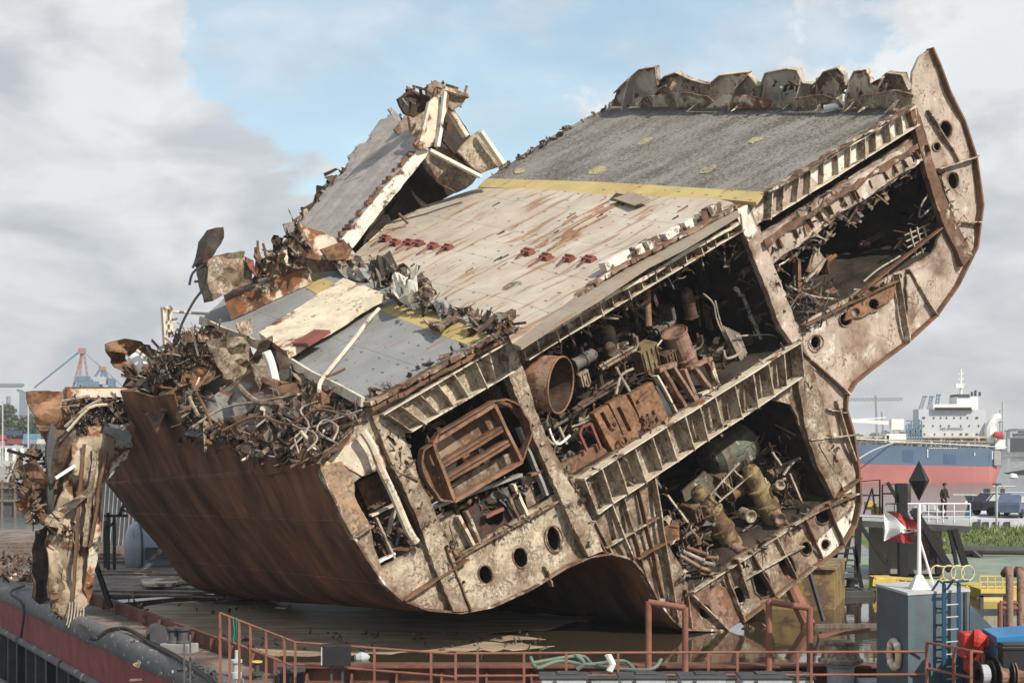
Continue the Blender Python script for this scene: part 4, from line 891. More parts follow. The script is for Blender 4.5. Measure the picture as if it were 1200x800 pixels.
pile('pipe_tangle', [(1050,280),(1075,240),(1098,205),(1104,230),(1100,262),(1085,296),(1060,310)], 60, (.4,2), 51, wreck, size=(.2,.9), kinds='ttbs', w=(.03,.07))
pile('ceiling_scrap', [(905,310),(972,263),(1070,195),(1075,203),(975,275),(912,322)], 80, (-.3,.6), 52, wreck, size=(.15,.7), kinds='bspt', w=(.03,.1))
pile('ceiling_scrap', [(892,290),(1080,172),(1084,187),(905,310)], 80, (-.35,.1), 53, wreck, size=(.15,.5), kinds='pbs', w=(.04,.1))
pile('floor_scrap', [(937,383),(1000,342),(1058,316),(1060,322),(1000,352),(940,392)], 50, (-.3,.6), 54, wreck, size=(.15,.6), kinds='psbt', w=(.04,.1))
plate('torn_plate', [(1000,352),(1020,340),(1050,330),(1046,350),(1010,372),(990,376)], M['orange'], s=-.1, thick=.08, ragged=1.5, holes=[ell(1024,356,6,6),ell(1003,366,5,5)], step=8)
plate('torn_plate', [(1062,322),(1092,306),(1100,320),(1086,352),(1064,386)], M['wing'], s=-.12, thick=.06, ragged=1, step=8)
for k in range(4): fbar((1120+k*3,270-k*6),(1128+k*3,254+k*2), .04, .05, 'wire', -.2, 'bent_rod')
# --- lower right opening: pumps
def pump(a, b, r, s):
    prof = lambda L, r: [(0,.02),(0,r*1.25),(.12,r*1.25),(.12,r*.9),(L*.35,r*.95),(L*.36,r*1.12),(L*.42,r*1.12),(L*.43,r*.92),(L*.62,r*.9),(L*.63,r*1.1),(L*.66,r*1.1),(L*.67,r*.85),(L*.9,r*.82),(L*.97,r*.6),(L,.02)]
    cyl('pump_body', a, b, r, 'ochre', s, s, prof, 24, False)
pump((866,650),(800,0) if False else (815,570), .42, .9); pump((912,620),(876,545), .42, .8)
for (a, b, r, m) in (((858,640),(872,648),.2,'pink'),((905,602),(914,608),.2,'pink'),((870,600),(880,605),.2,'web2'),((908,572),(914,568),.16,'web2')):
    cyl('pump_outlet', a, b, r, m, .7, .1)
mb = MB(); mb.lathe(W(828,545,2.6), U+Vector((0,0,.45)), [(0,.02),(.1,.6),(.3,.85),(2.0,.85),(2.3,.6),(2.4,.02)], 24); part(mb, 'green_tank', M['green'])
plate('green_panel', [(800,575),(826,552),(846,568),(838,585),(806,602)], M['green'], s=2.2, thick=.1, ragged=1)
for a, b in (((832,580),(866,542)),((842,588),(880,556))): fbar(a, b, .05, .05, 'wire', .3, 'ladder_rail')
for t in (.1,.45,.8): fbar((832+34*t,580-38*t),(842+38*t,588-32*t), .05, .05, 'wire', .3, 'ladder_rung')
for k in range(7): cyl('pipe_stub', (796+k*4,650+k*3.5-(k%3)*8),(820+k*4,664+k*1.5-(k%3)*9), .07, ('pink','wire','rust')[k%3], .4, .2, None, 10, True)
plate('loose_plate', [(779,617),(795,609),(797,632),(785,640),(780,630)], M['cream'], s=.3, thick=.05, ragged=.8, step=0)
pile('pipe_tangle', [(780,600),(830,580),(860,640),(846,670),(806,690)], 110, (.4,2.4), 55, wreck, size=(.25,.9), kinds='ttbps', w=(.04,.1))
pile('pipe_tangle', [(880,520),(930,490),(965,570),(945,600),(905,600)], 130, (.6,3.5), 56, wreck, size=(.25,1.1), kinds='ttbps', w=(.03,.1))
pile('floor_scrap', [(806,694),(846,668),(946,600),(952,608),(850,682)], 80, (-.2,.5), 57, wreck, size=(.15,.5), kinds='psbt', w=(.04,.09))
for a, b in (((896,560),(908,590)),((900,575),(920,560)),((925,555),(940,590)),((905,530),(915,545)),((930,540),(918,556)),((782,580),(806,612))): fbar(a, b, .07, .08, 'wire', .5, 'broken_beam')
# small clutter over the whole face: clips, stubs, tags of torn metal
R = random.Random(91); pts = []
lines = [((436,486),(549,715)),((452,484),(533,655)),((586,400),(690,652)),((612,430),(706,645)),((861,243),(929,402)),((888,268),(938,396)),((533,655),(690,565)),((674,566),(926,404)),((690,603),(930,445)),((806,696),(946,604)),((608,424),(860,272)),((440,490),(585,402)),((930,404),(990,560)),((892,275),(1076,165)),((1066,130),(1140,300)),((775,560),(805,690)),((937,390),(1060,318))]
for a, b in lines:
    n = int(math.hypot(b[0]-a[0], b[1]-a[1])/7)
    for k in range(n): t = R.random(); pts.append(W(a[0]+(b[0]-a[0])*t+R.uniform(-4,4), a[1]+(b[1]-a[1])*t+R.uniform(-4,4), R.uniform(-.35,0)))
mb = MB(); scraps(mb, pts, R, (.10,.38), 'ppsb', w=(.03,.08)); part(mb, 'torn_fringe', SCR, kind='stuff')
# props under the wreck
mb = MB(); mb.tube([W(918,668,.8), Z(948,733,.1)], .25, 10); part(mb, 'support_strut', M['railr'])
mb = MB(); mb.beam(W(948,668,.2), Z(965,727,.1), .12, .12); part(mb, 'support_strut', M['dgrey'])

# creases and straps on the hanging bulkhead
for k, (a, b, m) in enumerate((((98,520),(84,716),'rust'),((112,524),(99,640),'web2'),((124,530),(106,640),'rust'))):
    mb = MB(); R = random.Random(k); P = [W(a[0]+(b[0]-a[0])*t/7+R.uniform(-1,1), a[1]+(b[1]-a[1])*t/7, CS-.95) for t in range(8)]
    for p, q in zip(P, P[1:]): mb.beam(p, q, .10+.05*(k % 2), .14, (0,1,0))
    part(mb, 'bulkhead_stiffener', M[m])
for k in range(6):
    mb = MB(); mb.tube(cat([W(82+k*3,705,CS-1), W(80+k*3.5,722,CS-1.1), W(78+k*2,732+k*3,CS-1.1)], 3), .03, 5); part(mb, 'frayed_cable', M['wire'])
# larger torn sheets on the side ledge
for i, (l, m, h, dt) in enumerate([([(222,470),(262,452),(300,470),(268,492),(236,492)],'side',.3,.3),([(180,455),(216,430),(252,424),(236,450),(200,470)],'scrap_orange',.9,.4),([(300,508),(346,492),(400,500),(372,528),(320,530)],'ledge_grey',.2,.3),([(330,476),(352,470),(366,490),(344,504)],'scrap_brown',.6,.4),([(160,470),(180,462),(196,486),(178,500)],'scrap_rust',.5,.4),([(392,494),(424,490),(402,530),(380,540)],'ledge_grey',.12,.2)]):
    mm = MATS.get(m) or MATS['ledge_grey']; mb = MB(); sheet(mb, rag(l, 6, 1.6, i), lambda x, y, h=h: LF(x, y, h), .05, -LN, (), 7, dt, .7, 160+i); part(mb, 'torn_sheet', mm)
for pts, r, m in (([(226,500),(262,478),(306,470),(350,462)],.05,'wire'),([(260,505),(300,488),(340,497),(372,480),(410,488)],.05,'rust'),([(180,430),(212,452),(232,486)],.07,'web2'),([(206,420),(222,446),(240,478),(248,500)],.06,'rust'),([(300,500),(326,484),(352,502),(390,492),(424,480)],.03,'wire'),([(340,526),(362,500),(352,480),(372,470)],.03,'wire'),([(192,474),(220,462),(252,470)],.05,'soot'),([(396,520),(372,505),(380,492),(396,500),(390,516)],.03,'wire'),([(350,530),(346,512),(362,504),(372,514),(360,528)],.03,'wire'),([(280,452),(300,470),(330,474)],.09,'web2'),([(186,436),(196,420),(216,408),(236,398)],.05,'cream')):
    mb = MB(); mb.tube(cat([LF(x, y, .75) for x, y in pts], 4), r, 6); part(mb, 'broken_pipe', M[m])

# ship's machinery lying to the ship's own axes
A3 = (UD, D3.normalized(), DN)
def machinery(loop, n, sr, seed, big=1.0):
    R = random.Random(seed); ms = ['scrap_brown','scrap_rust','machine_green','machine_ochre','scrap_tan','machine_grey','scrap_orange']
    mat('machine_green', (.10,.12,.095), var=.4, rust=.45, speck=.5); mat('machine_ochre', (.22,.165,.085), var=.35, rust=.45, speck=.4); mat('machine_grey', (.13,.13,.125), var=.4, rust=.45, speck=.4)
    for p in fill(loop, n, R, lambda x, y: W(x, y, R.uniform(*sr))):
        k = R.choice('vbpwcp'); m = MATS[R.choice(ms)]; s = R.uniform(.6,1.3)*big; mb = MB()
        if k == 'v':      # vertical vessel with flanges and a bolted cover
            a = DN if R.random() < .6 else UD; r = .22*s; L_ = 1.1*s
            mb.lathe(p-a*L_/2, a, [(0,.01),(0,r*1.2),(.06,r*1.2),(.06,r),(L_*.45,r),(L_*.45,r*1.18),(L_*.5,r*1.18),(L_*.5,r),(L_*.85,r),(L_*.95,r*.6),(L_,.01)], 16)
            for q in range(6): c = p-a*(L_/2-.03)+(UD if a is DN else DN)*math.cos(q)*r*1.1+D3.normalized()*math.sin(q)*r*1.1; mb.box(c, .04, .04, .09)
            mb.tube([p, p+(DN if a is UD else UD)*.5*s, p+(DN if a is UD else UD)*.6*s-D3*.3*s], .06*s, 8); nm = 'pressure_vessel'
        elif k == 'b':    # casing with ribs and cover plates
            w, d, h = R.uniform(.4,.9)*s, R.uniform(.4,.7)*s, R.uniform(.3,.7)*s; mb.box(p, w, d, h, ax=A3)
            for q in range(4): mb.box(p+UD*(w*(-.4+.27*q))-A3[1]*(d/2+.03), .04, .06, h*.95, ax=A3)
            mb.box(p+DN*(h/2+.03), w*1.1, d*1.1, .05, ax=A3); mb.box(p-A3[1]*(d/2+.02)+DN*.05, w*.3, .05, h*.4, ax=A3); nm = 'machine_casing'
        elif k == 'p':    # run of parallel pipes with an elbow and flanges
            a = R.choice((UD, UD, DN, -DN)); b = R.choice((D3.normalized(), DN if a is UD else UD)); L_ = R.uniform(.8,2.2)*s; r = R.uniform(.035,.09)
            for q in range(R.choice((1,2,3,4))):
                o = p+D3.normalized()*q*r*2.6+DN*R.uniform(-.05,.05); mb.tube([o-a*L_/2, o, o+a*L_/2*.8, o+a*L_/2*.95+b*.1, o+a*L_/2+b*.5*s], r, 7)
                for t in (-.4,.1): mb.lathe(o+a*L_*t, a, [(0,r*.9),(0,r*1.8),(.04,r*1.8),(.04,r*.9)], 10)
            nm = 'pipe_run'
        elif k == 'w':    # valve with hand wheel
            a = A3[R.randrange(3)]; mb.lathe(p-a*.25*s, a, [(0,.01),(0,.12*s),(.1*s,.16*s),(.2*s,.1*s),(.3*s,.04*s),(.42*s,.03*s)], 12); mb.ring(p+a*.18*s, a, .16*s, .018, 18, 5)
            x = a.orthogonal().normalized(); y = a.cross(x)
            for v in (x, y): mb.beam(p+a*.18*s-v*.16*s, p+a*.18*s+v*.16*s, .02, .02)
            nm = 'valve'
        else:             # cable tray / ladder
            a = R.choice((UD, DN)); b = D3.normalized(); L_ = R.uniform(.9,2)*s
            for o in (-.14,.14): mb.beam(p-a*L_/2+b*o, p+a*L_/2+b*o, .03, .06, b)
            for q in range(7): c = p+a*L_*(-.42+.14*q); mb.beam(c-b*.14, c+b*.14, .03, .03)
            nm = 'cable_tray'
        part(mb, nm, m)
machinery([(640,470),(700,420),(850,400),(915,395),(840,450),(730,505),(665,540)], 34, (.8,3.2), 301)
machinery([(690,380),(850,300),(890,330),(900,390),(760,410),(700,430)], 7, (3.5,6), 302, 1.0)
machinery([(500,560),(600,520),(645,570),(600,608),(533,645)], 16, (.6,2.6), 303, .8)
machinery([(780,600),(840,560),(900,500),(950,560),(940,590),(850,650),(806,685)], 34, (1.0,4.0), 304)
machinery([(940,370),(1000,330),(1060,300),(1085,250),(1050,240),(950,340)], 9, (2.5,5.5), 305)
machinery([(425,570),(452,555),(485,625),(455,650)], 5, (.4,1.1), 306, .6)

plate('arch_plate', [(104,500),(150,496),(176,508),(186,524),(152,530),(133,546),(122,570),(117,606),(106,600),(100,560)], M['cream'], s=CS-.5, thick=.12, ragged=1, dent=.2, seed=181, step=8)
plate('torn_plate', [(60,505),(92,500),(98,560),(84,600),(66,596),(58,560)], MATS['scrap_brown'], s=CS-.2, thick=.08, ragged=2, dent=.4, seed=182, step=7)
plate('torn_plate', [(150,500),(176,492),(200,508),(190,540),(170,528)], M['shell'], s=CS-.9, thick=.08, ragged=1.5, dent=.3, seed=183, step=7)
machinery([(700,360),(850,290),(885,310),(905,370),(780,400),(700,440)], 12, (2.2,4.5), 307, .9)
machinery([(640,450),(700,410),(720,470),(670,530)], 10, (1.5,3.5), 308, .8)
machinery([(850,480),(900,470),(935,520),(930,560),(880,560)], 10, (2.5,4.5), 309, .8)
# ================================================================= WATER, LAND
def plainmat(name, base, rough=.5, bumps=((1.0, .3),), dist=.05, mixc=None, msc=1.0, stretch=(1,1,1), spec=.5, mpos=(.4,.6)):
    m = bpy.data.materials.new(name); m.use_nodes = True; nt = m.node_tree; N = nt.nodes; L = nt.links; bs = N['Principled BSDF']
    geo = N.new('ShaderNodeNewGeometry'); mp = N.new('ShaderNodeMapping'); mp.inputs['Scale'].default_value = stretch; L.new(geo.outputs['Position'], mp.inputs[0])
    bs.inputs['Base Color'].default_value = (*base, 1); bs.inputs['Roughness'].default_value = rough; bs.inputs['Specular IOR Level'].default_value = spec
    if mixc:
        n = N.new('ShaderNodeTexNoise'); n.inputs['Scale'].default_value = msc; n.inputs['Detail'].default_value = 8; n.inputs['Roughness'].default_value = .65; L.new(mp.outputs[0], n.inputs[0])
        r = N.new('ShaderNodeValToRGB'); r.color_ramp.elements[0].position, r.color_ramp.elements[1].position = mpos
        r.color_ramp.elements[0].color = (*base, 1); r.color_ramp.elements[1].color = (*mixc, 1); L.new(n.outputs[0], r.inputs[0]); L.new(r.outputs[0], bs.inputs['Base Color'])
    prev = None
    for sc, st in bumps:
        n = N.new('ShaderNodeTexNoise'); n.inputs['Scale'].default_value = sc; n.inputs['Detail'].default_value = 4; L.new(mp.outputs[0], n.inputs[0])
        b = N.new('ShaderNodeBump'); b.inputs['Strength'].default_value = st; b.inputs['Distance'].default_value = dist; L.new(n.outputs[0], b.inputs['Height'])
        if prev: L.new(prev, b.inputs['Normal'])
        prev = b.outputs[0]
    if prev: L.new(prev, bs.inputs['Normal'])
    return m
SEA = plainmat('harbour_water', (.10,.125,.12), .10, ((.35,.6),(1.6,.5)), .25)
FLOOD = plainmat('flood_water_surface', (.045,.035,.022), .04, ((.5,.25),(2.2,.10)), .03)
MUD = plainmat('drying_mud', (.24,.18,.12), .6, ((3,.5),(14,.4)), .05, (.48,.38,.27), 1.1, (.35,1.6,1), .4)
BDECK = plainmat('barge_deck_steel', (.23,.18,.145), .7, ((6,.4),(22,.4)), .03, (.085,.065,.055), .8, (1,1,1), .3)
GRASS = plainmat('grass_ground', (.07,.11,.03), .9, ((4,.8),), .2, (.14,.16,.05), .5)
def struct(name, mb, m, **k): return mb.build(name, m, kind='structure', **k)
mb = MB(); mb.add([(-9000,-300,-5),(9000,-300,-5),(9000,15000,-5),(-9000,15000,-5)], [(0,1,2,3)]); struct('harbour_water', mb, SEA)
BE = Vector((-.483,.876,0)); BR = Vector((.876,.483,0)); E0 = Vector((-8.0,41.3,0))
def BQ(a, b, z=0.0): return E0+BE*a+BR*b+Vector((0,0,z))
# flooded hold
mb = MB(); mb.add([(-7.2,42.3,0),(16,42.3,0),(33,66,0),(34,73,0),(8,73,0),(-14,67,0),(-17.2,63,0)], [(0,1,2,3,4,5,6)]); struct('flood_water', mb, FLOOD)

# ================================================================= THE BARGE
barge = thing('barge', BQ(20, 10, -5), 'long salvage barge with a flooded hold and a faded red stripe along its grey side', 'barge')
def bp(mb, name, m, **k): return mb.build(name, m, barge, **k)
def zloop(mb, pts, t, mi=0, holes=()):
    sheet(mb, [(p[0], p[1]) for p in pts], lambda x, y: Vector((x, y, pts[0][2])), t, Vector((0,0,-1)), holes, 0)
mb = MB()
fr = [BQ(-14,.55,.3), BQ(75,.55,.3), BQ(75,34,.3), Vector((4,76,.3)), Vector((-13.5,67.2,.3)), BQ(24.5,1.9,.3), BQ(.4,1.9,.3), Vector((-6.4,40.6,.3)), Vector((-6.4,36,.3)), Vector((-7,30,.3))]
zloop(mb, fr, .25); bp(mb, 'side_deck', BDECK)
mb = MB(); zloop(mb, [Vector((-9,28,.1)), Vector((22,28,.1)), Vector((22,41.9,.1)), Vector((-6.3,41.9,.1))], .3); bp(mb, 'fore_deck', BDECK)
# gunwale, stripe, ribs
rub = mat('rubber_gunwale', (.12,.12,.125), rust=.08, rscale=2, white=.1, bump=.3, rough=.6)
mb = MB(); n = 90
prof = [(0.6,.31),(.35,.38),(.12,.34),(0,.2),(-.06,0),(-.06,-.25),(0,-.28)]
vs = []
for i in range(n+1):
    a = -14+89*i/n
    for b, z in prof: vs.append(BQ(a, b, z)+BR*(.04*noise.noise(Vector((a*.7,b,z)))))
k = len(prof); mb.add(vs, [(i*k+j, (i+1)*k+j, (i+1)*k+j+1, i*k+j+1) for i in range(n) for j in range(k-1)]); bp(mb, 'gunwale', rub, smooth=True)
stripe = mat('faded_red_stripe', (.27,.065,.065), var=.25, rust=.1, rcol=(.15,.05,.04), rscale=.8, bump=.15, streak=.35)
# blotchy scuffing on the stripe
mb = MB(); mb.hexa([BQ(-14,.1,-1.5), BQ(75,.1,-1.5), BQ(75,.5,-1.5), BQ(-14,.5,-1.5), BQ(-14,.0,-.27), BQ(75,.0,-.27), BQ(75,.5,-.27), BQ(-14,.5,-.27)]); bp(mb, 'red_stripe', stripe)
hullg = mat('barge_grey_side', (.135,.135,.14), var=.2, rust=.12, rscale=.6, streak=.4, white=.1)
mb = MB(); mb.hexa([BQ(-14,.55,-5.3), BQ(75,.55,-5.3), BQ(75,.9,-5.3), BQ(-14,.9,-5.3), BQ(-14,.55,-1.5), BQ(75,.55,-1.5), BQ(75,.9,-1.5), BQ(-14,.9,-1.5)]); bp(mb, 'hull_side', hullg)
for z, r in ((-1.62,.16),(-3.9,.14)):
    mb = MB(); a = -13.0
    while a < 70: mb.tube([BQ(a,.1,z), BQ(a+7.6,.1,z)], r, 10); a += 7.9
    bp(mb, 'fender_rail', hullg)
for i in range(44): mb = MB(); mb.hexa([p+Vector((0,0,z)) for z in (-3.9,-1.6) for p in (BQ(-13+i*1.9,.1), BQ(-12.72+i*1.9,.1), BQ(-12.72+i*1.9,.6), BQ(-13+i*1.9,.6))]); bp(mb, 'hull_rib', M['black'] if i % 3 == 0 else M['dgrey'])
# coaming round the hold
coam = mat('coaming_rust', (.13,.055,.042), var=.3, rust=.4, rcol=(.20,.09,.05), rcol2=(.06,.035,.025), rscale=1.2, streak=.2)
mb = MB(); mb.hexa([BQ(a,b,z) for z in (-.2,.74) for a,b in ((.5,1.85),(24.8,1.85),(24.8,2.0),(.5,2.0))]); bp(mb, 'hold_coaming', coam)
mb = MB(); mb.hexa([Vector((x,y,z)) for z in (-.3,.62) for x,y in ((-6.3,41.95),(21,41.95),(21,42.15),(-6.3,42.15))]); 
mb.hexa([Vector((x,y,z)) for z in (.62,.68) for x,y in ((-6.4,41.6),(21,41.6),(21,42.3),(-6.4,42.3))]); bp(mb, 'hold_coaming', coam)
for i in range(22):
    mb = MB(); x = -5.6+i*1.22; mb.add([(x,41.95,.6),(x,41.3,.12),(x,41.95,.12),(x+.06,41.95,.6),(x+.06,41.3,.12),(x+.06,41.95,.12)], [(0,1,2),(5,4,3),(0,3,4,1),(1,4,5,2)]); bp(mb, 'coaming_bracket', coam)
for i in range(12):
    mb = MB(); a, b = BQ(2+i*1.9,1.85,.5), BQ(2+i*1.9,1.6,.32); mb.beam(BQ(2+i*1.9,1.8,.3), BQ(2+i*1.9,1.8,.7), .06, .12); bp(mb, 'coaming_bracket', coam)
# mud on the hold floor
mb = MB(); sheet(mb, rag([(150,716),(190,706),(300,703),(600,716),(700,722),(640,738),(560,742),(600,744),(640,748),(560,751),(650,756),(600,761),(420,766),(348,768),(292,765),(240,757)], 12, 1.6, 4), lambda x, y: Z(x, y, .012), .01, Vector((0,0,-1)), (), 0)
bp(mb, 'mud_flat', MUD)
mb = MB(); R = random.Random(6); scraps(mb, [Z(R.uniform(250,640), R.uniform(740,766), .05) for _ in range(120)]+[Z(R.uniform(130,340), R.uniform(696,716), .35) for _ in range(50)]+[Z(R.uniform(150,250), R.uniform(745,798), .34) for _ in range(25)], R, (.06,.3), 'psbt', w=(.03,.07)); mb.build('scrap_litter', SCR, kind='stuff', label='small rusty scrap and flakes strewn over the barge deck and mud', category='scrap litter')
# deck plates and sleepers at the back
R = random.Random(2)
for i in range(11):
    mb = MB(); x, y = R.uniform(120,290), R.uniform(668,700); c = Z(x, y, .34); mb.box(c, R.uniform(3,6), R.uniform(.25,.6), .08, rad(-8+R.uniform(-4,4)))
    mb.build('deck_plank', M['pier'], label='weathered plank lying on the barge deck behind the wreck', category='plank', group='planks on the barge deck')
for i in range(6):
    mb = MB(); c = Z(5+i*4, 637+i*4.2, .36); mb.box(c, 14, .5, .2, rad(-2)); mb.build('deck_plank', M['pier'], label='long timber in the row at the left end of the barge deck', category='plank', group='long timbers at the left')
mb = MB(); R = random.Random(3); scraps(mb, [Z(R.uniform(-5,42), R.uniform(657,682), .3)+Vector((0,0,R.uniform(0,.35))) for _ in range(170)], R, (.2,.8), 'ppsbt', w=(.04,.1)); mb.build('scrap_heap', SCR, kind='stuff', label='heap of rusty scrap on the barge deck at far left', category='scrap heap')
# hawser along the gunwale
mb = MB(); mb.tube(cat([W(92,728,15)]+[Z(x, y, .45) for x, y in [(100,742),(112,748),(128,738),(150,737),(175,752),(205,768),(235,788),(258,806)]], 5), .07, 8); mb.build('mooring_hose', M['black'], label='black hose snaking along the edge of the barge', category='hose')
mb = MB(); mb.tube(cat([Z(28,686,.45), Z(12,694,.42), BQ(24.6,-.1,0), BQ(24.9,-.15,-1.3)], 4), .06, 6); mb.build('mooring_rope', M['dgrey'], label='dark rope hanging over the red stripe at far left', category='rope')
# bollards on the side deck
def lathe_at(mb, c, prof, n=24, mi=0): mb.lathe(c, (0,0,1), prof, n, mi)
t = thing('mooring_bollard', Z(210,764,.3), 'dark grey twin drum bollard on a low block by the coaming', 'bollard')
c = Z(210,764,.3); mb = MB(); mb.box(c+Vector((0,0,.14)), 1.0, .6, .28, rad(-20)); mb.build('base_block', M['grey'], t, bevel=.02)
for dx in (-.18,.12):
    mb = MB(); lathe_at(mb, c+Vector((dx,-dx*.3,.28)), [(0,.2),(.05,.2),(.1,.16),(.38,.16),(.42,.24),(.48,.24),(.5,.02)]); mb.build('drum', M['dgrey'], t)
t = thing('fairlead', Z(184,756,.3), 'black half round fairlead with rollers beside the bollard', 'fairlead')
c = Z(184,756,.3); mb = MB(); mb.box(c+Vector((0,0,.05)), .6, .5, .1, rad(-20)); mb.build('base_block', M['dgrey'], t)
for s_ in (-1,1):
    mb = MB(); L_ = [(-.28,0),(-.28,.35),(-.15,.55),(.05,.6),(.22,.5),(.28,.3),(.28,0)]
    a = c+BE*(s_*.2); vs = [a+BR*x+Vector((0,0,z+.1)) for x, z in L_]; vs2 = [p+BE*.05 for p in vs]; k = len(vs)
    mb.add(vs+vs2, [tuple(range(k)), tuple(range(2*k-1,k-1,-1))]+[(i,(i+1)%k,k+(i+1)%k,k+i) for i in range(k)]); mb.build('cheek_plate', M['dgrey'], t)
mb = MB(); lathe_at(mb, c+Vector((.1,0,.1)), [(0,.1),(.4,.1),(.4,.01)]); mb.build('roller', M['rust'], t)
# valves / chain by the rail
t = thing('brass_valve', Z(301,797,.3), 'small brass topped valve on the deck by the railing', 'valve'); mb = MB(); lathe_at(mb, Z(301,800,.2), [(0,.14),(.2,.12),(.22,.18),(.3,.18),(.32,.07),(.55,.07)]); mb.build('valve_body', M['dgrey'], t)
mb = MB(); mb.ring(Z(301,800,.2)+Vector((0,0,.58)), (0,0,1), .13, .025, 16, 5); mb.beam(Z(301,800,.2)+Vector((-.13,0,.58)), Z(301,800,.2)+Vector((.13,0,.58)), .02, .02); mb.build('handwheel', M['yellow'], t)
t = thing('hydrant_valve', Z(277,794,.3), 'pale pipe valve standing left of the brass one', 'valve'); mb = MB(); lathe_at(mb, Z(277,798,.2), [(0,.15),(.25,.15),(.27,.1),(.5,.1),(.52,.16),(.6,.16),(.62,.05),(.85,.05),(.86,.01)]); mb.build('valve_body', M['lgrey'], t)
mb = MB(); mb.tube([Z(277,798,.55), Z(285,798,.55)], .08, 8); mb.build('outlet', M['lgrey'], t)
mb = MB(); R = random.Random(9)
for i in range(9): mb.ring(Z(226+i*3.6, 781+i*1.7+R.uniform(-2,2), .4), (R.uniform(-1,1),R.uniform(-1,1),R.uniform(-.6,.6)), .13, .035, 14, 5)
mb.build('anchor_chain', M['dgrey'], kind='stuff', label='short heap of dark chain on the edge of the barge', category='chain')

# ---- railings -----------------------------------------------------------
def railing(label, pts, rails, base, r=.032, posts=None, group=None, cap=True, cat_='railing', m='railr'):
    """pts: top rail points; posts: list of (point on top rail)"""
    t = thing('railing', (pts[0][0], pts[0][1], base), label, cat_, group)
    for d in rails:
        mb = MB(); mb.tube([Vector(p)-Vector((0,0,d)) for p in pts], r, 8); mb.build('rail', M[m], t)
    for p in (posts or pts):
        mb = MB(); mb.beam(Vector((p[0],p[1],base)), Vector(p), r*2.0, r*2.0); mb.build('post', M[m], t)
    return t
zt = 1.95
Y0 = (CH-zt)*F
pA = Vector(Z(258,718,1.72)); pB = Vector(Z(346,752,1.55)); 
A0, A1 = G(258,718,39.5), G(346,752,38.5)
posts = [A0.lerp(A1, t) for t in (0,.13,.26,.41,.62,.86,1.0)]
railing('rusty orange railing sloping down beside the bollard, a green rope tied to it', [A0, A1], (0,.62), .2, .03, posts)
def rl(x0, y0, x1, y1, Y): return G(x0, y0, Y), G(x1, y1, Y)
a, b = G(346,752,38.5), G(534,766,37.5)
railing('rusty orange railing in the middle foreground with a lamp box on it', [a, b], (0,.55), -.05, .03, [a.lerp(b, t) for t in (.5,.85,1)])
a, b = G(534,765,37.5), G(1088,763,37.0)
railing('long straight rusty railing across the right foreground', [a, b], (0,.55), -.05, .03, [a.lerp(b, (x-534)/554) for x in (560,615,665,726,832,866,936,952)])
a, b, c = G(1086,752,35.5), G(1138,762,34.5), G(1152,764,35.5)
railing('short railing with a rising top rail in front of the blue ladder', [a, b, c], (0,.6), -.05, .032, [a, a.lerp(b,.62), b, c])
mb = MB(); mb.tube([A0.lerp(A1,.18), A0.lerp(A1,.2)-Vector((0,0,.3)), A0.lerp(A1,.18)-Vector((0,0,.6))], .035, 6); mb.tube([A0.lerp(A1,.2)+Vector((.04,-.03,.03)), A0.lerp(A1,.23)-Vector((0,0,.5))], .03, 6); mb.build('green_rope', mat('green_rope_mat', (.03,.16,.12)), label='green rope looped round the sloping railing', category='rope')
for (x0,x1,y0,y1,Yd,lab) in ((760,803,705,712,41.2,'tall rusty pipe hoop in front of the dark arch'),(901,949,705,712,41.2,'tall rusty pipe hoop near the ochre wall at right')):
    t = thing('pipe_hoop', G(x0,790,Yd), lab, 'pipe hoop', 'tall pipe hoops'); A, B_ = G(x0,y0,Yd), G(x1,y1,Yd-.2)
    mb = MB(); mb.tube([A, B_], .085, 10); mb.build('top_bar', M['railr'], t)
    for p in (A, B_): mb = MB(); mb.tube([Vector((p.x,p.y,-.1)), p+Vector((0,0,.02))], .085, 10); mb.build('post', M['railr'], t)
# lamp box and boxes
t = thing('floodlight', G(394,780,38), 'dark floodlight box fixed to the railing', 'floodlight'); c = G(394,767,37.9)
mb = MB(); mb.box(c, .72, .35, .52, rad(8)); mb.build('housing', M['black'], t, bevel=.02); mb = MB(); mb.box(c+Vector((-.22,-.19,0)), .26, .03, .44, rad(8)); mb.build('glass', M['lgrey'], t)
for dx in (-.12,.15): mb = MB(); mb.beam(c+Vector((dx,.05,-.26)), c+Vector((dx,.05,-1.1)), .05, .05); mb.build('bracket', M['dgrey'], t)
t = thing('lidded_bin', G(340,800,39), 'black lidded box behind the railing, left of the floodlight', 'box'); c = G(341,796,39)
mb = MB(); mb.box(c-Vector((0,0,.15)), .66, .5, .7, rad(5)); mb.build('body', M['black'], t, bevel=.03); mb = MB(); mb.box(c+Vector((0,0,.24)), .72, .56, .1, rad(5)); mb.box(c+Vector((0,0,.32)), .4, .3, .06, rad(5)); mb.build('lid', M['dgrey'], t, bevel=.02)
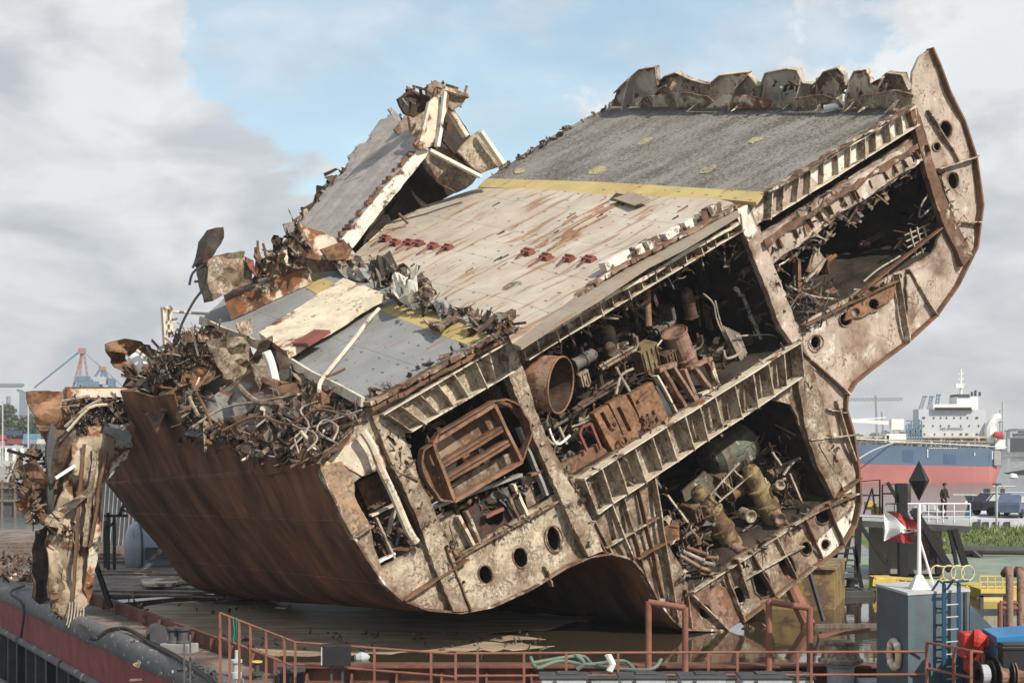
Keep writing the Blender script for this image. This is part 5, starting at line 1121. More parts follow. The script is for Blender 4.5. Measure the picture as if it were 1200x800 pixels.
# grey ballast blocks
blk = mat('ballast_grey', (.36,.38,.39), var=.15, rust=.12, rscale=1.5, speck=.15)
protos = None
for i, (x, y, Yd) in enumerate([(660,797,36.2),(752,797,36.2),(822,797,36.2),(893,797,36.2),(700,790,37.6),(783,790,37.6),(850,790,37.6),(925,790,37.6),(575,799,36.2)][:8]):
    c = G(x, y, Yd); c.z = .72 if i < 4 else .50
    if protos is None:
        t = thing('ballast_block', c, '', 'ballast block', 'grey ballast blocks along the railing'); mb = MB(); mb.box(c+Vector((0,0,.0)), 1.05, .8, 1.0, 0); mb.build('block', blk, t, bevel=.03)
        mb = MB(); mb.box(c+Vector((0,0,.53)), 1.15, .88, .06, 0); mb.box(c+Vector((.1,.1,.58)), .5, .4, .04); mb.build('lid', M['dgrey'], t, bevel=.02)
        mb = MB(); mb.box(c+Vector((-.2,-.42,.02)), .07, .05, .9); mb.box(c+Vector((.54,-.1,.02)), .05, .1, .9); mb.build('strap', M['dgrey'], t); protos = t
    else:
        t = protos.copy(); COL.objects.link(t); t.location = c
        for ch in list(protos.children): d = ch.copy(); COL.objects.link(d); d.parent = t; d.matrix_parent_inverse = ch.matrix_parent_inverse.copy()
    t['label'] = 'grey ballast block, '+('first','second','third','fourth')[i % 4]+' from the left in the '+('front' if i < 4 else 'rear')+' row'
# green hose tangle and other hoses
mb = MB(); mb.tube(cat([G(622,770,40), G(630,782,39.5), G(655,774,40), G(690,778,40), G(730,774,40), G(745,786,39.6)], 5), .05, 8); mb.tube(cat([G(625,776,39.8), G(680,768,40.5), G(700,780,40), G(760,784,39.5), G(775,772,40)], 5), .045, 8); mb.tube(cat([G(674,766,40), G(684,776,40), G(676,784,40)], 4), .06, 8)
mb.build('green_hose', mat('hose_green', (.14,.19,.155), var=.2), label='pale green hose tangled on the coaming behind the blocks', category='hose')
mb = MB(); mb.tube([G(712,766,39.6), G(718,778,39.6), G(714,786,39.6)], .09, 8); mb.build('white_hose_end', M['wht'], label='short white hose end on the coaming', category='hose end')
# silver pouch on the mud
mb = MB(); mb.lathe(Z(424,771,.05)-Vector((.25,0,0)), (1,.1,.1), [(0,.01),(.08,.13),(.25,.18),(.42,.12),(.5,.02)], 10); mb.build('silver_pot', M['lgrey'], label='small silver pot lying on the mud', category='pot')
# capstan
t = thing('capstan', G(985,800,41), 'grey rust stained capstan left of the deckhouse', 'capstan'); c = G(985,790,41); c.z = -.1
mb = MB(); lathe_at(mb, c, [(0,.5),(.2,.5),(.22,.36),(.85,.36),(.88,.44),(.95,.44),(.97,.3),(1.0,.01)]); mb.build('pedestal', blk, t)
mb = MB(); lathe_at(mb, c+Vector((0,0,.98)), [(0,.6),(.08,.6),(.12,.52),(.45,.40),(.5,.42),(.55,.42),(.58,.01)], 12); mb.build('head', M['web2'], t)
mb = MB(); mb.beam(c+Vector((-.6,0,1.66)), c+Vector((.8,.1,1.82)), .12, .1); mb.build('lever', M['railr'], t)
mb = MB(); mb.box(c+Vector((1.0,-.3,.3)), 1.2, .8, .5); mb.build('gearbox', blk, t, bevel=.03)

# ================================================================= DECKHOUSE, MAST, BLUE MACHINERY
P_l, P_m, P_r = G(1027,690,39.3), G(1064,697,37.0), G(1136,695,37.9)
ztop = P_m.z; back = (P_l-P_m)+(P_r)
def vert(p, z): return Vector((p.x, p.y, z))
t = thing('deckhouse', vert(P_m, -.1), 'tall blue grey steel deckhouse with a blue ladder and a mast on its roof', 'deckhouse')
mb = MB(); q = [P_m, P_r, back, P_l]; mb.hexa([vert(p, -.2) for p in q]+[vert(p, ztop) for p in q]); mb.build('wall', M['bluegrey'], t, bevel=.02)
cen = (P_m+P_r+back+P_l)/4; mb = MB(); mb.hexa([vert(cen+(p-cen)*1.02, ztop) for p in q]+[vert(cen+(p-cen)*1.02, ztop+.06) for p in q]); mb.build('roof', M['lgrey'], t)
mb = MB(); w0 = vert(P_r, ztop-.3); w1 = G(1166,738,37.9); e_ = Vector((0,-.08,0)); ed = (P_r-P_m).normalized()
z1 = w1.z; mb.hexa([vert(P_r,-.2)+ed*.01, vert(w1,-.2), vert(w1,-.2)-e_*8, vert(P_r,-.2)-e_*8+ed*.01, w0+ed*.01, w1, w1-e_*8, w0-e_*8+ed*.01]); mb.build('sloping_wing', M['bluegrey'], t)
for x in (1120,): mb = MB(); p = P_m.lerp(P_r,.93); mb.beam(vert(p,-.2)-Vector((0,.03,0)), vert(p,ztop-.02)-Vector((0,.03,0)), .06, .06); mb.build('corner_strip', M['dgrey'], t)
# ladder
l0, l1 = P_m.lerp(P_r,.46), P_m.lerp(P_r,.70); off = Vector((.12,-.22,0))
for p in (l0, l1):
    mb = MB(); mb.beam(vert(p,-.1)+off, vert(p,ztop+.25)+off, .05, .09); mb.tube([vert(p,ztop+.25)+off, vert(p,ztop+.32)+off*.3, vert(p,ztop+.06)-off*.6], .03, 6); mb.build('ladder_rail', M['dkblue'], t)
for k in range(10): mb = MB(); z = .1+k*.3; mb.tube([vert(l0,z)+off, vert(l1,z)+off], .018, 6); mb.build('ladder_rung', M['lgrey'], t)
for k in range(7): mb = MB(); z = .3+k*.4; mb.beam(vert(l0,z)+off*1.0, vert(l0,z)-off*.1, .04, .04); mb.build('ladder_bracket', M['dkblue'], t)
mb = MB(); mb.tube([vert(l0,ztop+.3)+off, vert(l0,ztop+.33)+off*2.2, vert(l1,ztop+.33)+off*2.2, vert(l1,ztop+.3)+off], .03, 6); mb.build('ladder_hoop', M['dkblue'], t)
# life ring on the left wall
rc = P_m.lerp(P_l,.3); nl = (P_l-P_m).cross(Vector((0,0,1))).normalized(); nl = nl if nl.x < 0 else -nl
rc = G(1052,766,37.6)+nl*.1; fr_n = (P_l-P_m).cross(Vector((0,0,1))).normalized(); fr_n = -fr_n if fr_n.x > 0 else fr_n
# put it on the wall plane
rr = ray(1052,766); tt = (P_m-CAMP).dot(fr_n)/rr.dot(fr_n); rc = CAMP+rr*tt+fr_n*.09
t = thing('life_ring', rc, 'faded cream and orange life ring on the deckhouse wall', 'life ring'); mb = MB(); mb.ring(rc, fr_n, .32, .085, 32, 10); mb.build('ring', mat('ring_cream', (.60,.46,.30), var=.2), t, smooth=True)
lx = (P_l-P_m).normalized()
for k in range(4):
    a = math.pi/4+k*math.pi/2; d = lx*math.cos(a)+Vector((0,0,1))*math.sin(a); tg = fr_n.cross(d).normalized(); mb = MB(); mb.tube([rc+d*.32-tg*.05, rc+d*.32+tg*.05], .092, 10); mb.build('band', M['wht'], t)
# mast with day shape and flag
mp_ = cen.lerp(P_m,.35); mtx = G(1077,692,38); mbase = vert(mtx, ztop+.06); mtop = G(1077,590,38)
t = thing('mast', mbase, 'slim white mast on a cone foot on the deckhouse roof', 'mast'); mb = MB(); mb.lathe(mbase, (0,0,1), [(0,.34),(.02,.34),(.04,.30),(.34,.10),(.36,.01)], 4); mb.build('foot', M['wht'], t)
mb = MB(); mb.tube([mbase, Vector((mtop.x,mtop.y,mtop.z))], [.06,.04], 12); mb.build('pole', M['wht'], t)
mb = MB(); mb.tube([mbase+Vector((.35,0,.1)), mtop-Vector((-.02,0,.9))], .03, 6); mb.build('brace', M['wht'], t)
dc = G(1077,563,38); t = thing('day_shape', dc, 'black diamond day shape at the top of the white mast', 'day shape')
for k, az in enumerate((rad(20), rad(110))):
    mb = MB(); d = Vector((math.cos(az), math.sin(az), 0)); h, w_ = .50, .30
    n_ = Vector((-d.y, d.x, 0))*.008; P = [dc+Vector((0,0,h)), dc+d*w_, dc-Vector((0,0,h)), dc-d*w_]
    mb.add([p+n_ for p in P]+[p-n_ for p in P], [(0,1,2,3),(7,6,5,4),(0,4,5,1),(1,5,6,2),(2,6,7,3),(3,7,4,0)]); mb.build('plate', M['black'], t)
mb = MB(); mb.add([dc+Vector((0,0,.49)), dc-Vector((0,0,.49))]+[dc+Vector((math.cos(a), math.sin(a), 0))*.29 for a in (rad(20),rad(110),rad(200),rad(290))], [(0,2,3),(0,3,4),(0,4,5),(0,5,2),(1,3,2),(1,4,3),(1,5,4),(1,2,5)]); mb.build('cone_skin', M['black'], t)
t = thing('flag', G(1056,618,38.2), 'tattered red and white flag flying left of the white mast', 'flag')
def fl(x, y): p = G(x, y, 38.2); p.y += .12*math.sin((x-1035)*.25)+.05*math.sin(y*.2); return p
for l, m in (([(1037,600),(1048,603),(1062,618),(1048,628),(1037,634)],'wht'),([(1040,599),(1052,600),(1075,612),(1074,628),(1062,620),(1050,606)],'red'),([(1038,634),(1047,627),(1056,623),(1066,624),(1072,636),(1058,636),(1048,634)],'red'),([(1054,619),(1074,620),(1074,622),(1056,624)],'wht')):
    mb = MB(); sheet(mb, l, fl, .008, Vector((0,1,0)), (), 4); mb.build('cloth', mat('flag_red', (.36,.06,.06), bump=0) if m == 'red' else M[m], t)
# blue container, red pump, reels
def simple(name, label, cat_, fnm, group=None):
    t = thing(name, fnm[0], label, cat_, group)
    for nm, mb, m, bv in fnm[1]: mb.build(nm, m, t, bevel=bv)
    return t
c = G(1178,766,36); t = thing('generator_box', c, 'bright blue generator box at the right edge', 'generator'); 
mb = MB(); mb.hexa([G(1152,744,36.6), G(1168,748,35.2), G(1215,746,35.8), G(1200,742,37.2)][::1][:0] or [vert(p, z) for z in (.35, G(1168,746,35.2).z) for p in (G(1168,760,35.2), G(1222,760,35.9), G(1210,760,37.6), G(1151,760,36.8))]); mb.build('casing', M['blue'], t, bevel=.02)
mb = MB(); p = [G(1168,760,35.2), G(1151,760,36.8)]; mb.hexa([vert(p[0],.45)-Vector((.03,0,0)), vert(p[0],.45)-Vector((.02,.0,0)), vert(p[1],.45)-Vector((.02,0,0)), vert(p[1],.45)-Vector((.03,0,0)), vert(p[0],G(1168,749,35.2).z)-Vector((.03,0,0)), vert(p[0],G(1168,749,35.2).z)-Vector((.02,0,0)), vert(p[1],G(1168,749,35.2).z)-Vector((.02,0,0)), vert(p[1],G(1168,749,35.2).z)-Vector((.03,0,0))]); mb.build('side_door', M['dkblue'], t)
mb = MB(); mb.box(G(1195,772,34.6), .9, .4, .75); mb.box(G(1195,758,34.6), .95, .45, .08); mb.build('control_box', M['black'], t, bevel=.02)
t = thing('red_pump', G(1138,790,36), 'red pump set between the deckhouse and the blue box', 'pump'); mb = MB(); mb.box(G(1134,755,36.3), .34, .5, .6); mb.box(G(1142,775,36.3), .4, .5, .5); mb.build('casing', M['red'], t, bevel=.04)
mb = MB(); mb.lathe(G(1140,750,36.1), (1,-.2,-.1), [(0,.26),(.1,.28),(.3,.16),(.4,.18),(.42,.01)], 16); mb.build('volute', M['red'], t)
mb = MB(); mb.tube(cat([G(1146,752,36), G(1150,762,35.9), G(1144,776,35.9), G(1135,785,35.8)], 4), .08, 8); mb.build('pipe', M['red'], t)
for k, (x, w_) in enumerate(((1152,.32),(1172,.40),(1192,.36))):
    c = G(x, 790, 34.6); t = thing('hose_reel', c, ('small hose reel behind the short railing','black hose reel between two others','rightmost hose reel below the control box')[k], 'hose reel', 'hose reels in the right corner')
    mb = MB(); mb.lathe(c-Vector((.15,0,0)), (1,.15,0), [(0,w_),(.03,w_),(.04,.14),(.3,.14),(.31,w_),(.34,w_),(.34,.05)], 24); mb.build('spool', M['black' if k < 2 else 'rust'], t)
    mb = MB(); mb.lathe(c-Vector((.08,0,0)), (1,.15,0), [(0,w_*.7),(.18,w_*.7)], 18); mb.build('wound_hose', M['lgrey'] if k == 0 else M['pink'], t)
# brown vertical pipes at right
for x, lab in ((1183,'left one of two rust brown riser pipes at the right edge'),(1196,'right one of two rust brown riser pipes at the right edge')):
    t = thing('riser_pipe', G(x,790,40), lab, 'pipe', 'riser pipes'); mb = MB(); a = G(x,670,40); mb.tube(cat([vert(a,-.1), vert(a,a.z-.15), a+Vector((.02,.08,0)), a+Vector((.03,.3,.03)), a+Vector((.05,.6,-.1))], 3), .10, 12); mb.build('pipe', M['pink'], t, smooth=True)
    mb = MB(); mb.ring(vert(a,1.8), (0,0,1), .14, .03, 14, 5); mb.build('collar', M['red'], t)
a = G(1172,706,40); t = thing('pipe_rack', a, 'low red brown pipe frame around the riser pipes', 'pipe rack')
for z in (G(0,706,40).z, G(0,712,40).z): mb = MB(); mb.tube([Vector((a.x,40,z)), Vector((a.x+2,40,z))], .06, 8); mb.build('bar', M['railr'], t)
for x in (1173,): mb = MB(); mb.tube([vert(a,.0), a], .07, 8); mb.build('leg', M['railr'], t)

# ================================================================= RIGHT MIDDLE DISTANCE
ALG = plainmat('algae_green', (.14,.185,.13), .5, ((2,.3),), .03, (.22,.26,.20), .6, spec=.4)
t = thing('work_pontoon', (40,78,0), 'pale green flat work pontoon behind the wreck at right', 'pontoon')
mb = MB(); mb.hexa([Vector((x,y,z)) for z in (-.6,.12) for x,y in ((13.5,70.8),(58,70.8),(62,90),(14.5,90))]); mb.build('deck', ALG, t)
# ochre wall under the bow, widened leftwards so the water reflects ochre there
t = thing('ochre_tank', Z(960,735,0), 'dirty ochre steel tank standing in the water under the wreck', 'tank')
och = mat('ochre_wall', (.24,.165,.065), var=.3, rust=.45, rcol=(.12,.08,.05), rscale=.9, streak=.5)
mb = MB(); mb.hexa([vert(p, z) for z in (-.1, G(930,668,61).z) for p in (G(872,700,61.5), G(978,700,61.5), G(990,700,66), G(872,700,66))]); mb.build('shell', och, t, bevel=.03)
mb = MB(); mb.hexa([vert(p, z) for z in (G(930,668,61).z, G(930,668,61).z+.1) for p in (G(870,700,61.3), G(980,700,61.3), G(992,700,66.2), G(870,700,66.2))]); mb.build('rim', M['ochre'], t)
mb = MB(); mb.box(Z(990,733,.05), 3.2, .25, .15, rad(4)); mb.build('floating_timber', M['pier'], label='dark timber floating in the hold below the bow', category='timber')
mb = MB(); R = random.Random(44); scraps(mb, [Z(R.uniform(868,900), R.uniform(731,738), .06) for _ in range(4)], R, (.15,.35), 'pp'); mb.build('yellow_rag', M['ochre'], label='crumpled yellow scrap in the water at the foot of the wreck', category='rag')
# yellow gangway with hoops
t = thing('yellow_gangway', G(1080,690,70), 'yellow gangway lying flat with four round cage hoops', 'gangway')
Yg = 68
def gx(x, y, d=0): return G(x, y, Yg+d)
for (a, b, w_, h_) in (((1022,682),(1148,692),.25,.30),((1024,675),(1150,684),.12,.12)):
    for d in (0, 1.2): mb = MB(); mb.beam(gx(*a, d), gx(*b, d), w_, h_); mb.build('side_beam', M['yellow'], t)
for k in range(14): mb = MB(); x = 1025+k*9; y0 = 675+k*.66; mb.beam(gx(x, y0), gx(x, y0+7), .08, .08); mb.build('upright', M['yellow'], t)
mb = MB(); mb.box(gx(1034,687,.6), .9, 1.4, .9); mb.build('end_box', M['yellow'], t, bevel=.03)
mb = MB(); mb.hexa([gx(1045,680), gx(1148,688), gx(1148,688,1.2), gx(1045,680,1.2), gx(1045,679), gx(1148,687), gx(1148,687,1.2), gx(1045,679,1.2)]); mb.build('walkway', M['ochre'], t)
for k, x in enumerate((1098,1112,1122,1134)): mb = MB(); mb.ring(gx(x, 671, .5), (.35,-1,0), .34, .03, 28, 6); mb.build('cage_hoop', mat('hoop_cream', (.62,.56,.30)), t)
for z in (-.3,.3): mb = MB(); mb.tube([gx(1098,671,.5)+Vector((0,0,z)), gx(1134,671,.5)+Vector((0,0,z))], .025, 6); mb.build('cage_bar', mat('hoop_cream', (.62,.56,.30)), t)
t = thing('yellow_walkway', G(1170,700,66), 'yellow railed walkway at the right edge behind the riser pipes', 'walkway')
mb = MB(); mb.box(G(1178,698,66), 2.6, 1.6, .75); mb.build('deck', M['yellow'], t, bevel=.02)
for k in range(7): mb = MB(); p = G(1148+k*9, 690, 65.3); mb.beam(p, p+Vector((0,0,.55)), .05, .05); mb.build('post', M['yellow'], t)
for h in (.3,.55): mb = MB(); mb.tube([G(1148,690,65.3)+Vector((0,0,h)), G(1204,690,65.3)+Vector((0,0,h))], .035, 6); mb.build('rail', M['yellow'], t)
mb = MB(); mb.box(G(1180,712,65), 2.3, 1.0, .8); mb.build('base', mat('pale_yellow', (.62,.50,.22)), t)
t = thing('dark_trestle', G(1165,716,55), 'dark steel trestle bar in front of the yellow walkway', 'trestle'); mb = MB(); mb.beam(G(1140,717,52), G(1210,717,52), .15, .22); mb.build('bar', M['dgrey'], t)
for x in (1150,1178): mb = MB(); mb.beam(G(x,697,52), vert(G(x,697,52),0), .12, .12); mb.build('leg', M['dgrey'], t)
mb = MB(); mb.beam(G(1148,697,52), G(1180,697,52), .12, .12); mb.build('bar', M['dgrey'], t)
# platform on black struts with cabin
YP = 74
t = thing('jack_up_platform', G(1070,672,YP), 'raised platform on black struts over a grey cabin, white railings around it', 'platform')
def gp(x, y, d=0): return G(x, y, YP+d)
mb = MB(); mb.hexa([gp(1018,672,1), gp(1104,672,1), gp(1104,672,6), gp(1018,672,6), gp(1018,612,1), gp(1104,612,1), gp(1104,612,6), gp(1018,612,6)]); mb.build('cabin', mat('cabin_beige', (.27,.25,.23), var=.15, rust=.15, streak=.3), t)
mb = MB(); mb.hexa([gp(1090,662,.9), gp(1103,662,.9), gp(1103,662,1), gp(1090,662,1), gp(1090,632,.9), gp(1103,632,.9), gp(1103,632,1), gp(1090,632,1)]); mb.build('door', M['black'], t)
mb = MB(); mb.hexa([gp(1080,660,.85), gp(1088,660,.85), gp(1088,660,1), gp(1080,660,1), gp(1080,632,.85), gp(1088,632,.85), gp(1088,632,1), gp(1080,632,1)]); mb.build('red_board', M['lug'], t)
mb = MB(); mb.hexa([gp(1004,611,-.6), gp(1136,618,-.6), gp(1136,612,6), gp(1004,608,6), gp(1004,606,-.6), gp(1136,610,-.6), gp(1136,606,6), gp(1004,603,6)]); mb.build('deck', M['lgrey'], t)
mb = MB(); mb.beam(gp(1004,613,-.7), gp(1136,620,-.7), .1, .3); mb.build('deck_edge', M['dgrey'], t)
for a, b, w_ in (((1070,597),(1114,668),.42),((1057,566),(1058,674),.50),((1048,630),(1038,674),.3),((1113,620),(1121,662),.2),((1118,620),(1131,662),.34),((1008,615),(1040,662),.22),((1040,565),(1066,610),.18),((1100,632),(1100,672),.35),((1008,605),(1006,660),.2)):
    mb = MB(); mb.beam(gp(*a,-.9), gp(*b,-.9), w_, w_*.8); mb.build('strut', M['black'], t)
mb = MB(); mb.box(gp(1058,578,-.3), .65, .5, .95, rad(6)); mb.build('winch_box', M['dgrey'], t, bevel=.03)
for h, m in ((0,'wht'),(9,'wht'),(15,'wht')):
    mb = MB(); mb.tube([gp(1038,590+h,-.6), gp(1137,590+h,-.6)], .045 if h == 0 else .022, 6); mb.build('rail', M[m], t)
for x in (1038,1048,1060,1075,1088,1098,1105,1118,1137): mb = MB(); mb.tube([gp(x,612,-.6), gp(x,590,-.6)], .03, 6); mb.build('rail_post', M['wht'], t)
for l in ([(1006,602),(1006,564),(1031,562),(1031,602)],[(1034,602),(1034,568),(1050,567),(1052,600)],[(1006,580),(1031,580)],[(1034,578),(1050,578)],[(1012,602),(1022,572)],[(1022,572),(1026,602)]):
    mb = MB(); mb.tube([gp(x, y, -.4) for x, y in l], .045, 6); mb.build('black_rail', M['black'], t)
for x, y in ((1020,592),(1028,598)): mb = MB(); mb.box(gp(x,y,.5), .5, .5, .4); mb.build('yellow_box', M['yellow'], t, bevel=.02)
mb = MB(); R = random.Random(1)
for k in range(14): c = gp(1074+k*2.1, 600-4*math.sin(k/13*3.1)-2, .6+R.random()*.5); mb.lathe(c-Vector((0,0,.3)), (0,0,1), [(0,.12),(.2,.3),(.45,.22),(.55,.02)], 8)
mb.build('white_sack', M['lgrey'], t)
# dark stair tower
t = thing('stair', G(985,690,68), 'dark steel stair between the wreck and the platform', 'stair')
for k in range(11): mb = MB(); c = G(990-k*.8, 685-k*7.4, 69+k*.1); mb.box(c, 1.1, .5, .06); mb.build('tread', M['grey'], t)
for a, b in (((1001,600),(984,690)),((1005,560),(1003,692)),((975,690),(985,600)),((978,650),(968,690)),((1001,640),(1010,690))): mb = MB(); mb.beam(G(*a,69), G(*b,69), .16, .16); mb.build('stringer', M['black'], t)
for k in range(6): mb = MB(); mb.tube([G(984+k*2, 600+k*14, 68.6), G(1000+k*.6, 600+k*14, 68.6)], .04, 5); mb.build('guard_bar', M['dgrey'], t)
t = thing('winch', G(1000,696,66), 'dark winch with drums at the edge of the green pontoon', 'winch')
for k, (x, r_) in enumerate(((968,.36),(977,.4),(990,.3),(1002,.3))): mb = MB(); c = G(x,688,67); mb.lathe(c-Vector((.2,0,0)), (1,.2 if k < 2 else 0,0) if k < 2 else (0,0,1), [(0,.02),(0,r_),(.05,r_),(.06,r_*.6),(.35,r_*.6),(.36,r_),(.42,r_),(.42,.02)], 18); mb.build('drum', M['black'], t)
mb = MB(); mb.box(G(996,696,67), 1.9, .8, .4); mb.box(G(985,699,67), 2.6, .9, .15); mb.build('bed', M['dgrey'], t, bevel=.03)
for k, x in enumerate((1012,1020)): t = thing('small_bollard', G(x,694,67), ('left one of the two small bollards beside the winch','right one of the two small bollards beside the winch')[k], 'bollard', 'small bollards'); mb = MB(); mb.lathe(G(x,699,67), (0,0,1), [(0,.2),(.25,.16),(.3,.24),(.38,.22),(.4,.01)], 14); mb.build('drum', M['dgrey'], t)
# person on the platform
def person(name, label, foot, pose, scale=1.0):
    me = bpy.data.meshes.new(name+'_rig'); ks = list(pose['j'].keys()); me.from_pydata([pose['j'][k][0] for k in ks], [(ks.index(a), ks.index(b)) for a, b in pose['e']], []); me.update()
    o = bpy.data.objects.new(name+'_rig', me); COL.objects.link(o); sk = o.modifiers.new('s','SKIN'); sb = o.modifiers.new('d','SUBSURF'); sb.levels = 2; sb.render_levels = 2
    for i, k in enumerate(ks):
        v = me.skin_vertices[0].data[i]; r = pose['j'][k][1]; v.radius = (r, r) if not isinstance(r, tuple) else r; v.use_root = (k == 'pelvis')
    dg = bpy.context.evaluated_depsgraph_get(); dg.update(); ev = bpy.data.meshes.new_from_object(o.evaluated_get(dg)); bpy.data.objects.remove(o)
    skin = mat('skin', (.45,.27,.19), var=.05, bump=0); 
    ev.materials.clear()
    for m in (M['black'], skin, mat('trousers', (.03,.032,.04), bump=.1)): ev.materials.append(m)
    for p in ev.polygons:
        c = p.center; p.use_smooth = True; p.material_index = 1 if (c.z > 1.50 or pose['hand'](c)) else (2 if c.z < .88 else 0)
    b = bpy.data.objects.new('person', ev); COL.objects.link(b); b.location = foot; b.scale = (scale,)*3; b.rotation_euler = (0,0,pose['rz']); b['label'] = label; b['category'] = 'person'
    hm = MB(); hm.lathe(Vector(pose['hair'][0]), pose['hair'][1], [(0,.10),(.04,.112),(.09,.10),(.125,.06),(.14,.005)], 16)
    h = hm.build('hair', mat('hair_brown', (.05,.025,.015)), None, smooth=True); h.parent = b
    jm = MB(); hd = Vector(pose['j']['head'][0]); f = Vector((0,-1,0))
    jm.box(hd+f*.115+Vector((0,0,.0)), .03,.05,.045); n = jm.build('nose', skin, None); n.parent = b
    jm = MB()
    for s_ in (-1,1): jm.box(hd+f*.098+Vector((.035*s_,0,.035)), .028,.02,.012)
    n = jm.build('eyes', M['black'], None); n.parent = b
    return b
J = dict(pelvis=((0,0,.95),.14), waist=((0,.0,1.08),.125), chest=((0,-.03,1.30),(.17,.13)), neck=((0,-.06,1.47),.06), head=((0,-.08,1.62),(.085,.10)), crown=((0,-.08,1.70),(.075,.085)),
  shl=((-.17,-.03,1.40),.07), ell_=((-.24,.0,1.12),.05), wrl=((-.20,-.16,.92),.035), hal=((-.19,-.22,.86),.035), shr=((.17,-.03,1.40),.07), elr=((.25,-.02,1.13),.05), wrr=((.18,-.22,1.02),.035), har=((.15,-.28,1.0),.035),
  hipl=((-.09,0,.88),.10), knl=((-.11,-.02,.50),.07), anl=((-.12,.02,.10),.05), tol=((-.13,-.14,.04),.045), hipr=((.09,0,.88),.10), knr=((.12,.0,.50),.07), anr=((.14,.04,.10),.05), tor=((.16,-.12,.04),.045))
Ed = [('pelvis','waist'),('waist','chest'),('chest','neck'),('neck','head'),('head','crown'),('chest','shl'),('shl','ell_'),('ell_','wrl'),('wrl','hal'),('chest','shr'),('shr','elr'),('elr','wrr'),('wrr','har'),('pelvis','hipl'),('hipl','knl'),('knl','anl'),('anl','tol'),('pelvis','hipr'),('hipr','knr'),('knr','anr'),('anr','tor')]
pz = gp(1106,608,.4)
person('person', 'person in a dark jacket standing at the white railing of the platform', Vector((pz.x, pz.y, pz.z)), dict(j=J, e=Ed, hand=lambda c: c.z < 1.06 and c.z > .80 and c.y < -.14, rz=rad(35), hair=((0,-.06,1.635),(0,.25,1))), 1.0)
# grass bank, quay with cars, boat
YB = 92
mb = MB(); n = 40; vs = []
for i in range(n+1):
    for j in range(9):
        x = 22+60*i/n; t_ = j/8; y = 92+16*t_; z = -.1+1.35*math.sin(t_*1.9)**1.2*.55+.15*noise.noise(Vector((x*.3,y*.3,0))); vs.append((x, y, z))
mb.add(vs, [(i*9+j, (i+1)*9+j, (i+1)*9+j+1, i*9+j+1) for i in range(n) for j in range(8)]); mb.build('grass_bank', GRASS, kind='structure')
mb = MB(); R = random.Random(17)
for k in range(9000):
    x = R.uniform(25,62); t_ = R.random(); y = 92+16*t_; z = -.1+1.35*math.sin(t_*1.9)**1.2*.55; h = R.uniform(.12,.4); a = R.uniform(0,3.1); w_ = .05; d = Vector((math.cos(a), math.sin(a), 0))*w_; p = Vector((x,y,z)); l_ = Vector((R.uniform(-.15,.15), R.uniform(-.15,.15), h))
    mb.add([p-d, p+d, p+l_], [(0,1,2)], R.choice((0,0,1,2)))
mb.build('grass', [mat('grass_blade', (.10,.16,.035), bump=0), mat('grass_blade_dry', (.24,.24,.10), bump=0), mat('grass_blade_dark', (.05,.09,.02), bump=0)], kind='stuff')
t = thing('black_pipe_barrier', G(1165,648,88), 'long black pipe with a slanting brace in front of the grass', 'pipe barrier')
mb = MB(); mb.tube([G(1128,644,88), G(1215,645,88)], .25, 12); mb.build('pipe', M['dgrey'], t); mb = MB(); mb.beam(G(1140,646,87.5), G(1166,669,86), .22, .22); mb.build('brace', M['dgrey'], t); mb = MB(); mb.box(G(1140,655,88), .9, .8, 1.0); mb.build('block', M['black'], t)
t = thing('quay_wall', G(1170,620,110), 'white quay wall with four dark recesses, cars parked on top', 'quay wall')
mb = MB(); mb.hexa([G(1137,624,110), G(1230,624,110), G(1240,624,124), G(1142,624,124), G(1137,608,110), G(1230,608,110), vert(G(1240,608,124), G(0,608,110).z), vert(G(1142,608,124), G(0,608,110).z)]); mb.build('wall', mat('quay_white', (.55,.55,.58), var=.12, streak=.2, rust=.05), t)
for x in (1141,1152,1164,1177): mb = MB(); mb.hexa([G(x,622,109.9), G(x+7,622,109.9), G(x+7,622,110.2), G(x,622,110.2), G(x,611,109.9), G(x+7,611,109.9), G(x+7,611,110.2), G(x,611,110.2)]); mb.build('recess', M['dgrey'], t)
